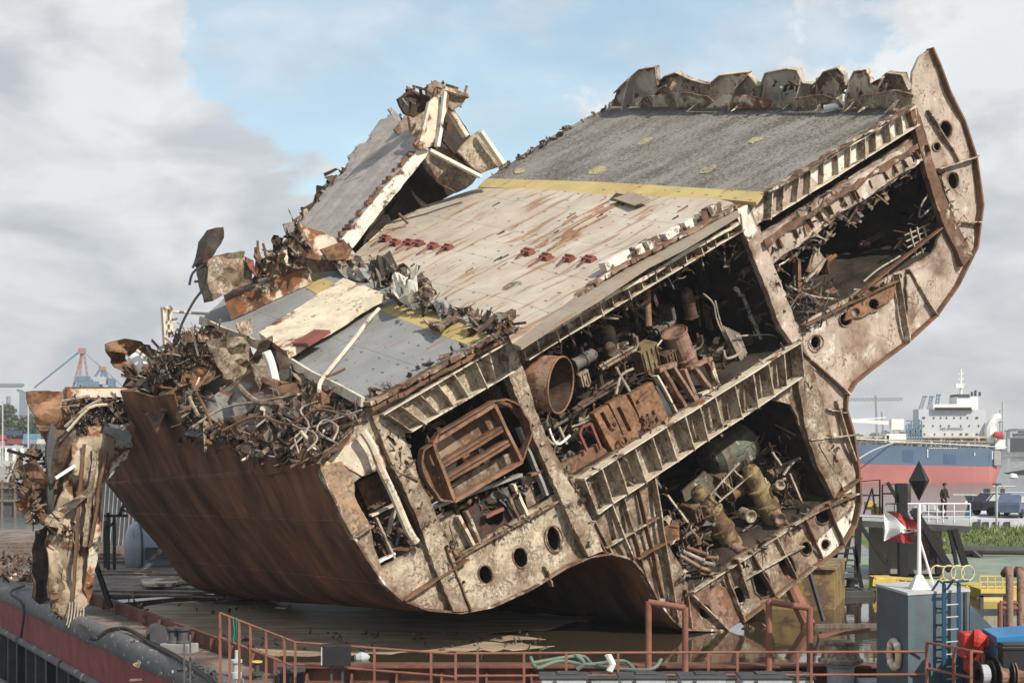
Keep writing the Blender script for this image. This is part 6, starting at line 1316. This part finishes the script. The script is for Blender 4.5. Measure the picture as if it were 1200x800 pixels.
def car(label, x, Yc, m, rz):
    base = G(x, 608, Yc); base.z = G(0,608,110).z; t = thing('parked_car', base, label, 'car', 'cars parked on the quay'); a = Vector((math.cos(rz), math.sin(rz), 0)); b = Vector((-a.y, a.x, 0))
    def C(u, v, z): return base+a*u+b*v+Vector((0,0,z))
    prof = [(-2.2,.35),(-2.2,.85),(-2.05,1.0),(-1.1,1.05),(-.5,1.65),(1.2,1.68),(1.9,1.15),(2.2,1.05),(2.25,.4)]
    def shell(pr, w0, w1, name, m_, zr=1.05):
        mb = MB(); k = len(pr); vs = []
        for sgn in (-1,1):
            for u, z in pr: vs.append(C(u, sgn*(w0 if z <= zr else w1), z))
        mb.add(vs, [tuple(range(k)), tuple(range(2*k-1,k-1,-1))]+[(i,k+i,k+(i+1)%k,(i+1)%k) for i in range(k)]); mb.build(name, m_, t, bevel=.05)
    shell([(-2.2,.35),(-2.2,.9),(-1.1,1.05),(2.2,1.08),(2.25,.4)], .9, .9, 'body', m); shell([(-1.1,1.05),(-.5,1.65),(1.2,1.68),(1.9,1.08)], .82, .72, 'cabin', m, 1.1)
    for sgn in (-1,1): mb = MB(); mb.add([C(-.9,sgn*.84,1.1), C(-.45,sgn*.78,1.55), C(1.1,sgn*.78,1.58), C(1.6,sgn*.84,1.12)], [(0,1,2,3)]); mb.build('side_window', M['lgrey'], t)
    mb = MB(); mb.add([C(-1.12,-.75,1.08), C(-1.12,.75,1.08), C(-.55,.68,1.6), C(-.55,-.68,1.6)], [(0,1,2,3)]); mb.build('windscreen', M['lgrey'], t)
    for u in (-1.4,1.4):
        for sgn in (-1,1): mb = MB(); mb.lathe(C(u,sgn*.75,.34), b*sgn, [(0,.34),(.2,.34),(.21,.2),(.22,.01)], 16); mb.build('wheel', M['black'], t)
    for sgn in (-1,1): mb = MB(); mb.box(C(-2.22,sgn*.6,.75), .06, .3, .14, rz); mb.build('headlight', M['wht'], t)
    mb = MB(); mb.box(C(-2.25,0,.6), .03, .5, .11, rz); mb.build('number_plate', M['yellow'], t)
mc = mat('car_dark', (.03,.03,.05), bump=0, rough=.25); mc2 = mat('car_blue_grey', (.10,.13,.20), bump=0, rough=.25)
car('dark car parked beside the lamp post on the quay wall', 1171, 116, mc, rad(200)); car('blue grey car with a yellow plate parked in front of the dark one', 1188, 113, mc2, rad(240))
t = thing('workboat', G(1160,605,135), 'workboat with a long glazed green cabin behind the parked cars', 'boat')
mb = MB(); mb.hexa([G(1130,606,135), G(1215,606,135), G(1215,606,140), G(1130,606,140), G(1134,590,135), G(1215,590,135), G(1215,590,140), G(1134,590,140)]); mb.build('hull', mat('boat_blue', (.03,.10,.2), bump=0), t)
mb = MB(); mb.hexa([G(1131,590,134.8), G(1216,590,134.8), G(1216,590,140), G(1131,590,140), G(1131,587,134.8), G(1216,587,134.8), G(1216,587,140), G(1131,587,140)]); mb.build('deck_edge', M['wht'], t)
mb = MB(); mb.hexa([G(1134,588,136), G(1194,588,136), G(1194,588,140), G(1134,588,140), G(1130,580,136), G(1194,580,136), G(1194,580,140), G(1130,580,140)]); mb.build('cabin_glass', mat('green_glass', (.13,.24,.20), bump=0, rough=.15), t)
mb = MB(); mb.hexa([G(1117,580,135), G(1196,582,135), G(1196,582,141), G(1117,580,141), G(1117,578,135), G(1196,580.5,135), G(1196,580.5,141), G(1117,578,141)]); mb.build('roof', M['lgrey'], t)
for x in (1140,1150,1164,1176,1188): mb = MB(); mb.beam(G(x,588,135.8), G(x,580,135.8), .12, .1); mb.build('window_post', M['lgrey'], t)
mb = MB(); mb.tube([G(1150,577,136), G(1200,577,136)], .07, 5); mb.tube([G(1163,570,136), G(1190,570,136)], .08, 5); mb.tube([G(1176,580,136), G(1176,569,136)], .1, 5); mb.build('radar_mast', M['lgrey'], t)
for x in (1158,1175,1155): mb = MB(); mb.box(G(x,574.5,136), .3, .3, .35); mb.build('lamp', M['dgrey'], t)
t = thing('lamp_post', vert(G(1168,622,109),0), 'grey lamp post with a flat head beside the dark car', 'lamp post'); mb = MB(); mb.tube([G(1168,624,109), G(1168,567,109)], .09, 8); mb.build('pole', M['lgrey'], t); mb = MB(); mb.box(G(1168,567,109), .55, .3, .08); mb.build('head', M['dgrey'], t)
t = thing('patrol_boat', G(1190,556,330), 'dark hulled launch moored beyond the tanker stern', 'boat')
mb = MB(); mb.hexa([G(1183,556,330), G(1215,557,330), G(1215,557,338), G(1183,556,338), G(1175,554,330), G(1215,548,330), G(1215,548,338), G(1175,554,338)]); mb.build('hull', M['black'], t)
mb = MB(); mb.hexa([G(1182,548,331), G(1215,548,331), G(1215,548,336), G(1184,548,336), G(1186,541,331), G(1215,541,331), G(1215,541,336), G(1186,541,336)]); mb.build('cabin', mat('cabin_mix', (.30,.31,.32)), t)
t = thing('mooring_buoy', G(1187,559,300), 'small orange and white buoy floating by the launch', 'buoy'); mb = MB(); mb.lathe(G(1187,561,290), (0,0,1), [(0,.3),(.3,.9),(.9,.7),(1.1,.02)], 12); mb.build('float', M['wht'], t); mb = MB(); mb.lathe(G(1187,558,290), (0,0,1), [(0,.55),(.3,.4),(.4,.02)], 12); mb.build('cap', M['red'], t)

# ================================================================= TANKER
YT = 425
tk = thing('tanker', G(1080,563,YT), 'blue and red tanker with a grey deckhouse moored across the harbour', 'ship')
def gt(x, y, d=0): return G(x, y, YT+d)
tz = lambda y: CH+(HY-y)/F*YT
tx = lambda x: (x-CX)/F*YT
hb = mat('tanker_blue', (.085,.14,.22), var=.15, rust=.06, rscale=.15, vscale=.08, bump=0); hr = mat('tanker_red', (.42,.145,.13), var=.12, vscale=.1, rust=.04, rscale=.2, bump=0)
gw = mat('tanker_grey', (.50,.52,.55), var=.05, vscale=.2, rust=0, bump=0)
def hullrows(xs):
    return xs
def hull(name, y0l, y1l, y0r, y1r, m):
    mb = MB(); xs = [880,960,1040,1100,1140,1160,1172,1180,1184]; dd = [0,0,0,0,0,.6,1.8,4,8]; vs = []
    for x, d in zip(xs, dd):
        t_ = (x-880)/304
        for y in (y0l+(y0r-y0l)*t_, y1l+(y1r-y1l)*t_):
            cut = max(0, (y-545)/20)*max(0,(x-1160)/24)*10
            vs.append(Vector((tx(x-cut), YT+d, tz(y))))
    k = len(xs); vs += [Vector((v.x, YT+26-(v.y-YT), v.z)) for v in vs]
    fs = [(2*i, 2*i+2, 2*i+3, 2*i+1) for i in range(k-1)]+[(2*k+2*i, 2*k+2*i+1, 2*k+2*i+3, 2*k+2*i+2) for i in range(k-1)]+[(2*k-2, 4*k-2, 4*k-1, 2*k-1)]+[(2*i+1, 2*i+3, 2*k+2*i+3, 2*k+2*i+1) for i in range(k-1)]
    mb.add(vs, fs); mb.build(name, m, tk)
hull('hull', 541, 515, 547, 527, hb); hull('boot_topping', 568, 541, 568, 547, hr)
def tb(name, x0, x1, y0, y1, d0, d1, m, **k):
    mb = MB(); mb.hexa([Vector((tx(x), YT+d, tz(y))) for y in (y1, y0) for x, d in ((x0,d0),(x1,d0),(x1,d1),(x0,d1))]); return mb.build(name, m, tk, **k)
tb('accommodation', 1081, 1160, 479, 522, 4, 10, gw); tb('bridge', 1097, 1146, 473, 480, 3, 9, M['wht']); tb('bridge_windows', 1099, 1142, 477, 480.5, 2.6, 3, M['black'])
tb('funnel', 1129, 1154, 464, 480, 6, 14, M['wht']); tb('funnel_top', 1130, 1144, 461, 465, 5.8, 14, M['dgrey']); tb('side_block', 1040, 1063, 508, 520, 1, 10, M['wht']); tb('deck_house', 1038, 1043, 510, 520, 1, 8, gw)
for y, xs in ((489,(1087,1099,1107,1114,1123,1131,1139,1150)),(498.5,(1087,1098,1107,1117,1131,1141,1152)),(508.5,(1088,1100,1112,1121,1131,1138,1150))):
    for i, x in enumerate(xs):
        big = (y == 489 and i in (0,7)) or (y > 505 and i in (4,5,6)); tb('window', x-(1.4 if big else .6), x+(1.4 if big else .6), y-1.1, y+1.1, 3.8, 4.1, M['dgrey'])
mb = MB(); mb.tube([gt(1126,480,8), gt(1126,432,8)], [.5,.25], 8); mb.build('mast', M['wht'], tk)
for y, w_ in ((450,5),(444,3.5),(438,3)): mb = MB(); mb.beam(gt(1126-w_,y,8), gt(1126+w_,y,8), .3, .3); mb.build('mast_yard', M['wht'], tk)
mb = MB(); mb.box(gt(1124,452,7), 2.2, 1, 1.2); mb.build('radar', M['wht'], tk)
for x, y in ((1139,459),(1143,457),(1148,459)): mb = MB(); mb.tube([gt(x,464,9), gt(x,y,9)], .35, 6); mb.build('exhaust_pipe', M['dgrey'], tk)
mb = MB(); mb.tube([gt(1050,520,4), gt(1051,497,4)], 1.0, 8); mb.build('crane_post', M['wht'], tk); mb = MB(); mb.beam(gt(1052,496,3), gt(985,492,3), .8, 1.0); mb.beam(gt(1038,489,3), gt(985,493,3), .3, .3); mb.box(gt(1051,497,3), 3.5, 2, 3); mb.build('crane_jib', M['wht'], tk)
tb('pipe_deck', 985, 1160, 511, 513, 2, 12, mat('pipe_buff', (.50,.44,.32), bump=0))
R = random.Random(5)
for k in range(60): x = 988+k*2.85; mb = MB(); mb.tube([gt(x,521+ (x-985)*.02,1.5+R.random()*3), gt(x+R.uniform(-2,2),R.uniform(511,517),1.5+R.random()*3)], R.uniform(.12,.35), 5); mb.build('deck_pipe', [M['wht'],M['ochre'],M['wire'],M['lgrey']][k % 4], tk)
for y in (514,517.5): mb = MB(); mb.tube([gt(985,y,1), gt(1160,y+4,1)], .22, 5); mb.build('deck_pipe', M['wire'], tk)
mb = MB(); mb.tube([gt(985,513,.3), gt(1180,524,.3)], .12, 5); mb.build('guard_rail', M['wht'], tk)
mb = MB(); mb.tube(cat([gt(1160,518,3), gt(1159,503,3), gt(1165,492,3), gt(1172,489,3)], 5), 1.3, 8); mb.build('stern_arch', M['wht'], tk); tb('stern_wall', 1160, 1172, 498, 520, 3, 8, M['wht']); tb('stern_locker', 1169, 1181, 515, 526, 2, 8, M['wht'])
mb = MB(); mb.lathe(gt(1163,509,1), (1,0,-.1), [(0,.05),(.6,.9),(2.6,1.0),(3.2,.05)], 10); mb.build('lifeboat', M['red'], tk)
for x, y0, y1 in ((1172,480,524),(1177,505,520),(1175,470,510)): mb = MB(); mb.tube([gt(x,y0,3), gt(x,y1,3)], .3, 5); mb.build('stern_post', M['lgrey'], tk)
mb = MB(); mb.tube(cat([gt(1001,541,-30), gt(1022,528,-15), gt(1046,519,0)], 5), .22, 5); mb.build('mooring_line', M['lgrey'], tk)
def text(body, size, loc, m, par, rx=90, rz=0):
    cu = bpy.data.curves.new('lettering', 'FONT'); cu.body = body; cu.size = size; cu.extrude = .02; cu.align_x = 'CENTER'; o = bpy.data.objects.new('lettering_src', cu); COL.objects.link(o)
    dg = bpy.context.evaluated_depsgraph_get(); dg.update(); me = bpy.data.meshes.new_from_object(o.evaluated_get(dg)); bpy.data.objects.remove(o)
    me.materials.clear(); me.materials.append(m); q = bpy.data.objects.new('lettering', me); COL.objects.link(q); q.rotation_euler = (rad(rx), 0, rad(rz)); q.parent = par; q.location = Vector(loc)-par.location
    return q
text('NO SMOKING', 1.0, (tx(1120), YT+3.8, tz(503.5)), M['dgrey'], tk)
for k in range(17): mb = MB(); mb.box(Vector((tx(1089+k*2), YT-.1, tz(525))), .25, .1, .3); mb.build('hull_mark', M['wht'], tk)
for x, y0, y1 in ((1087,526,536),(1163,528,538),(1142,530,534)): mb = MB(); mb.box(Vector((tx(x), YT-.15, tz((y0+y1)/2))), .25, .1, (y1-y0)/F*YT); mb.build('draught_mark', M['wht'], tk)
tb('weathered_patch', 1106, 1120, 532, 543, -.08, 0, mat('tanker_blue_dark', (.045,.10,.19), bump=0)); tb('weathered_patch', 1058, 1070, 527, 541, -.08, 0, mat('tanker_blue_dark', (.045,.10,.19), bump=0))
tb('weathered_patch', 1166, 1174, 528, 545, .55, .7, mat('tanker_stain', (.36,.34,.33), bump=0))
# ================================================================= FAR CRANES AND SHORES
def truss(mb, a, b, w, n, r, up=Vector((0,0,1))):
    a, b = Vector(a), Vector(b)
    P = [a.lerp(b, i/n) for i in range(n+1)]
    mb.beam(a, b, r, r); mb.beam(a+up*w, b+up*w, r, r)
    for i in range(n): mb.beam(P[i]+(up*w if i % 2 else up*0), P[i+1]+(up*0 if i % 2 else up*w), r*.7, r*.7)
farg = mat('far_steel', (.20,.23,.27), bump=0); farb = mat('hazed_blue_steel', (.12,.19,.26), bump=0); farr = mat('hazed_red_steel', (.32,.17,.15), bump=0)  # distance haze is mixed into the red and blue colours
t = thing('tower_crane', G(1028,520,900), 'hammerhead tower crane standing far behind the bow', 'crane')
mb = MB(); truss(mb, G(985,469.5,900), G(1058,469,900), 1.3, 26, .5); mb.build('jib', farg, t); mb = MB(); mb.beam(G(1028,520,900), G(1026,463,900), 1.0, 1.0); mb.build('tower', farg, t); mb = MB(); mb.beam(G(1036,520,900), G(1033,482,900), .8, .8); mb.build('stay', farg, t)
for k, (x, x2, y2) in enumerate(((1073,1082,464),(1084,1090,464),(1094,1098,462))):
    t = thing('luffing_crane', G(x,505,700), ('pale luffing crane with hooked jib, leftmost of three behind the tanker','slim dark luffing crane, middle one of three behind the tanker','tallest dark luffing crane, right one of three behind the tanker')[k], 'crane', 'luffing cranes behind the tanker'); mb = MB(); truss(mb, G(x,492,700), G(x2,y2,700), 1.2, 8, .5, Vector((1,0,0))); mb.build('jib', (farg, farb, farb)[k], t)
    mb = MB(); mb.beam(G(x,510,700), G(x,490,700), 1.5, 1.5); mb.build('tower', farb, t); mb = MB(); mb.beam(G(x2,y2,700), G(x2+5,y2+1,700), .5, .5); mb.build('hook_arm', farg, t)
mb = MB()
for k in range(7): mb.beam(gt(1062+k*3,520,2), gt(1062+k*3,489+abs(k-4)*2.2,2), .35, .35)
for k in range(5): mb.beam(gt(1062,493+k*5,2), gt(1080,493+k*5,2), .3, .3)
for k in range(3): mb.beam(gt(1062+k*6,508,1.8), gt(1068+k*6,496,1.8), .3, .3)
mb.build('deck_scaffold', farb, tk); mb = MB(); mb.box(gt(1072,508,3.2), 3.4, 1.5, 3); mb.build('deck_scaffold', farb, tk)
SHORE = plainmat('far_shore_ground', (.10,.12,.10), .9, (), 0, (.16,.16,.15), .02)
mb = MB(); mb.hexa([Vector((x,y,z)) for z in (-5.5,.3) for x,y in ((-400,236),(-62,236),(-90,520),(-400,700))]); struct('far_quay_ground', mb, plainmat('quay_concrete', (.30,.29,.27), .8, (), 0, (.2,.19,.18), .1))
mb = MB(); mb.hexa([Vector((x,y,z)) for z in (-5.5,2) for x,y in ((-2000,1300),(2500,1300),(2500,1700),(-2000,1700))]); struct('far_shore', mb, SHORE)
# sheet piling of the far quay
t = thing('quay_piling', Vector((-75,236,-5)), 'dark timber and sheet pile wall across the water at left', 'quay wall')
mb = MB(); mb.hexa([Vector((x,y,z)) for z in (-5.3,.3) for x,y in ((-100,235.3),(-61,235.3),(-61,235.9),(-100,235.9))]); mb.build('wall', M['dgrey'], t)
for k in range(16): mb = MB(); mb.beam(Vector((-92+k*2,235,-5.3)), Vector((-92+k*2,235,.6)), .35, .35); mb.build('pile', M['pier'], t)
for z in (-.5,-2.5): mb = MB(); mb.beam(Vector((-100,234.9,z)), Vector((-61,234.9,z)), .3, .4); mb.build('waling', M['pier'], t)
# jetty with columns, containers
t = thing('jetty', G(15,545,392), 'low white jetty on columns under the stacked containers', 'jetty')
mb = MB(); mb.hexa([G(-40,525,392), G(26,525,392), G(26,525,400), G(-40,525,400), G(-40,522,392), G(26,522,392), G(26,522,400), G(-40,522,400)]); mb.build('deck', M['lgrey'], t)
for k in range(7): mb = MB(); mb.beam(G(-28+k*9,525,392), G(-28+k*9,545,392), .7, .7); mb.build('column', M['wht'], t)
mb = MB(); mb.hexa([G(-40,548,385), G(48,548,385), G(48,548,389), G(-40,548,389), G(-40,540,385), G(48,540,385), G(48,540,389), G(-40,540,389)]); mb.build('parapet', M['lgrey'], t)
cc = [('lower dark blue container',(.04,.07,.13),7,507,17),('upper red container',(.35,.06,.05),-8,512,17),('maroon container beside the white one',(.22,.06,.06),10,517,18),('pale blue container nearest the wreck',(.12,.25,.36),29,511,17),('pink container on the ground row',(.42,.20,.18),-10,519,17),('grey blue container below the pale blue one',(.20,.26,.32),28,517,16),('white container on the ground row',(.55,.55,.53),44,517,14)]
for lab, colr, x, y, w_ in cc:
    t = thing('container', G(x,y+3,400), lab+' in the stack across the water', 'container', 'containers stacked across the water'); m = mat('container_'+lab.replace(' ','_'), colr, bump=0)
    mb = MB(); c = G(x+w_/2, y, 402); mb.box(c, w_/F*402, 2.4, 1.25); mb.build('box', m, t)
    mb = MB()
    for k in range(10): mb.box(c+Vector(((-.45+k*.1)*w_/F*402,-1.22,0)), .12, .06, 1.1)
    mb.build('ribs', m, t)
for x, y in ((50,548),(8,500)):
    t = thing('light_pole', G(x if x > 10 else 33,y,380), 'thin pale lamp pole '+('above the containers' if x > 10 else 'right of the containers'), 'lamp post'); xx = 33 if x < 10 else 3; mb = MB(); mb.tube([G(xx,548,380), G(xx,470,380)], .18, 5); mb.build('pole', M['lgrey'], t); mb = MB(); mb.box(G(xx,470,380), 1.2, .4, .2); mb.build('head', M['lgrey'], t)
# floating sheerleg crane far away
t = thing('sheerleg_crane', G(100,457,620), 'red and blue floating crane with an A frame, beyond the broken stern', 'crane')
def gs(x, y, d=0): return G(x, y, 620+d)
mb = MB()
for a, b in (((96,410),(84,458)),((97,410),(104,458)),((95,410),(93,440))): truss(mb, gs(*a), gs(*b), .6, 8, .3, Vector((1,0,0)))
mb.build('a_frame', farr, t); mb = MB(); mb.box(gs(96,411), 2.8, 1.5, 2.2); mb.build('head', farr, t)
mb = MB(); truss(mb, gs(94,412), gs(40,455), .5, 18, .28); mb.build('boom', farb, t); mb = MB(); mb.beam(gs(97,411), gs(120,432), .3, .3); mb.beam(gs(112,424), gs(150,458), .4, .4); mb.build('backstay', farg, t)
mb = MB(); mb.box(gs(105,450), 9, 6, 2.2); mb.box(gs(98,444), 4, 6, 2.2); mb.box(gs(131,449), 2.2, 4, 4); mb.build('house', farb, t); mb = MB(); mb.box(gs(118,446), 5, 5, 3); mb.build('cabin', M['lgrey'], t)
mb = MB(); 
for a, b in (((119,430),(100,458)),((120,430),(118,446)),((121,430),(132,456)),((119,430),(126,450))): mb.beam(gs(*a), gs(*b), .7, .7)
mb.build('second_frame', farb, t); mb = MB(); mb.box(gs(120,432), 3, 1, 1.6); mb.build('second_head', farr, t)
mb = MB(); mb.box(gs(90,490), 40, 20, 21); mb.build('pontoon', farg, t)
t = thing('gantry_boom', G(10,453,500), 'dark toothed gantry boom entering at the left edge', 'crane'); mb = MB(); mb.beam(G(-60,452,500), G(28,451,500), 1, .9); mb.build('boom', farg, t)
for k in range(9): mb = MB(); mb.beam(G(0+k*3.1,454,500), G(1+k*3.1,449,500), .5, .4); mb.build('lug', farg, t)
mb = MB(); mb.beam(G(20,457,500), G(27,459,500), .8, .9); mb.build('trolley', farg, t); mb = MB(); mb.beam(G(-45,540,500), G(-45,452,500), 2, 2); mb.build('leg', farg, t)
# far chimney
mb = MB(); mb.tube([G(10,520,1100), G(10,464,1100)], [2.2,1.6], 8); mb.build('chimney', farg, label='slim grey chimney above the trees at left', category='chimney')
# trees
leafm = [mat('leaf_a', (.045,.075,.035), bump=0), mat('leaf_b', (.07,.10,.045), bump=0), mat('leaf_c', (.03,.055,.03), bump=0)]
def tree(label, c, w, h, seed, n=1500):
    R = random.Random(seed); t = thing('tree', c, label, 'tree', 'trees along the far quay'); mb = MB(); mb.tube([c, c+Vector((0,0,h*.45))], [w*.05,w*.03], 7)
    for k in range(5): a = R.uniform(0,6.3); mb.tube([c+Vector((0,0,h*.3)), c+Vector((math.cos(a)*w*.3, math.sin(a)*w*.3, h*.65))], [w*.03,w*.01], 5)
    mb.build('trunk', M['pier'], t); mb = MB(); cl = [(Vector((R.uniform(-.32,.32)*w, R.uniform(-.32,.32)*w, h*R.uniform(.35,.85))), R.uniform(.13,.26)*w) for _ in range(11)]
    for k in range(n):
        o, r = R.choice(cl); d = Vector((R.gauss(0,1), R.gauss(0,1), R.gauss(0,1))).normalized()*r*R.uniform(.6,1.05); p = c+o+d; s = R.uniform(.35,.8)
        a = Vector((R.uniform(-1,1), R.uniform(-1,1), R.uniform(-1,1))).normalized()*s; b = a.orthogonal().normalized()*s*.7; mb.add([p-a, p-b, p+a, p+b], [(0,1,2,3)], R.choice((0,1,2)))
    mb.build('crown', leafm, t)
for i, (x, w_, y, lab) in enumerate(((-6,14,474,'tall dark tree cut off by the left edge'),(14,11,498,'low bushy tree right of the tall dark one'),(30,13,484,'round tree against the wreck, behind the light pole'),(42,10,488,'rounded tree half hidden by the broken stern'),(-18,12,492,'low tree at the far left edge'))):
    c = G(x, 524, 470); h = (524-y)/F*470; tree(lab, c, w_, h, 200+i)
# tree line on the far shore, right
R = random.Random(88); mb = MB()
for k in range(5200):
    x = R.uniform(-1300,1500); h = 9+5*noise.noise(Vector((x*.01,0,0)))+3*noise.noise(Vector((x*.05,4,0))); p = Vector((x, 1300+R.uniform(-6,6), 2+R.random()*h)); s = R.uniform(1.5,3.5); mb.add([p+Vector((-s,0,-s*.6)), p+Vector((s,0,-s*.5)), p+Vector((s*.6,0,s*.6)), p+Vector((-s*.7,0,s*.6))], [(0,1,2,3)], R.choice((0,1,2)))
mb.build('far_wood', leafm, kind='stuff')
for i in range(9):
    x = (1186+i*3 if i < 5 else -10+(i-5)*9); c = G(x, 512, 1100); t = thing('harbour_building', c, ('hazy flat roofed building on the far shore past the tanker','hazy shed on the far shore at left')[i > 4], 'building', ('far sheds at right','far sheds at left')[i > 4]); mb = MB(); hh = 6+(i*5) % 7; mb.box(Vector((c.x,c.y,hh/2)), 13, 20, hh+4); mb.build('wall', M['lgrey'], t); mb = MB(); mb.box(Vector((c.x,c.y,hh+2.3)), 14, 21, .6); mb.build('roof', farg, t)
# ================================================================= TANK AND SCREEN BEHIND THE WRECK, LEFT
YK = 79
t = thing('storage_tank', G(165,672,YK), 'horizontal blue grey tank in a frame behind the hanging bulkhead', 'tank')
tm = mat('tank_blue_grey', (.24,.29,.33), var=.12, rust=.12, rscale=.7, bump=.05, rough=.35)
c0 = G(146,643,YK); axk = Vector((.93,.36,0)); mb = MB(); R_ = 1.42; mb.lathe(c0, axk, [(0,.01),(.05,R_*.5),(.2,R_*.8),(.45,R_*.95),(.7,R_),(8,R_),(8.3,R_*.8),(8.5,.01)], 40); mb.build('shell', tm, t, smooth=True)
for d in (.7,2.4,4.4): mb = MB(); mb.ring(c0+axk*d, axk, R_+.02, .06, 40, 6); mb.build('band', M['dgrey'], t)
for dx in (-1.25,):
    mb = MB(); mb.beam(c0+Vector((dx*.6,-.8,-1.6)), c0+Vector((dx*.6,-.8,1.5)), .22, .2); mb.build('frame_post', M['black'], t)
mb = MB(); mb.hexa([c0+axk*a+Vector((0,b,z)) for z in (-1.75,-1.0) for a, b in ((-.5,-1.3),(8,-1.3),(8,1.3),(-.5,1.3))]); mb.build('cradle', M['black'], t)
mb = MB(); mb.hexa([c0+axk*a+Vector((0,b,z)) for z in (-.45,.15) for a, b in ((1.4,-1.6),(2.6,-1.6),(2.6,-1.0),(1.4,-1.0))]); mb.build('locker', M['dgrey'], t)
for a_, b_ in (((122,604),(150,604)),((122,620),(134,612)),((134,605),(134,676)),((127,600),(127,672))): mb = MB(); mb.beam(G(*a_,YK-2), G(*b_,YK-2), .14, .14); mb.build('pipework', M['black'], t)
t = thing('ribbed_screen', G(135,600,95), 'pale ribbed sheet metal hut above the blue grey tank', 'hut'); mb = MB(); mb.hexa([G(112,640,95), G(185,640,95), G(185,640,100), G(112,640,100), G(112,560,95), G(185,560,95), G(185,560,100), G(112,560,100)]); mb.build('wall', M['lgrey'], t)
for k in range(12): mb = MB(); mb.beam(G(112+k*5,640,94.9), G(118+k*5,560,94.9), .1, .1); mb.build('rib', M['dgrey'], t)
mb = MB(); mb.beam(G(140,604,77), G(152,572,77), .14, .14); mb.beam(G(140,596,77), G(178,608,77), .1, .1); mb.build('crossed_pipes', M['black'], label='thin dark crossed pipes above the blue grey tank', category='pipes')
mb = MB(); sheet(mb, [(165,692-14),(212,674),(214,680),(200,684),(170,684)], lambda x, y: Z(x, y, .55), .12, Vector((0,0,-1)), (), 0); mb.build('pale_tarpaulin', M['cream'], label='pale folded tarpaulin on deck in front of the tank', category='tarpaulin')
mb = MB(); mb.beam(W(112,660,14.6), W(130,712,14.2), .16, .16); mb.build('leaning_bar', M['black'], label='dark bar leaning against the foot of the hanging bulkhead', category='bar')
mb = MB(); mb.beam(Z(216,812,.3), G(216,742,41.5), .05, .05); mb.beam(Z(223,812,.3), G(223,744,41.5), .05, .05); mb.build('stake_pair', M['dgrey'], label='pair of thin dark stakes left of the sloping railing', category='stakes')

# ================================================================= AIR
HZ = bpy.data.materials.new('haze'); HZ.use_nodes = True; nt = HZ.node_tree; nt.nodes.clear(); o_ = nt.nodes.new('ShaderNodeOutputMaterial'); v_ = nt.nodes.new('ShaderNodeVolumePrincipled')
v_.inputs['Color'].default_value = (.93,.96,1,1); v_.inputs['Density'].default_value = .00028; v_.inputs['Anisotropy'].default_value = .2; nt.links.new(v_.outputs[0], o_.inputs['Volume'])
mb = MB(); mb.hexa([Vector((x,y,z)) for z in (-7,95) for x,y in ((-2200,-400),(2700,-400),(2700,1900),(-2200,1900))]); mb.build('haze', HZ, kind='stuff')
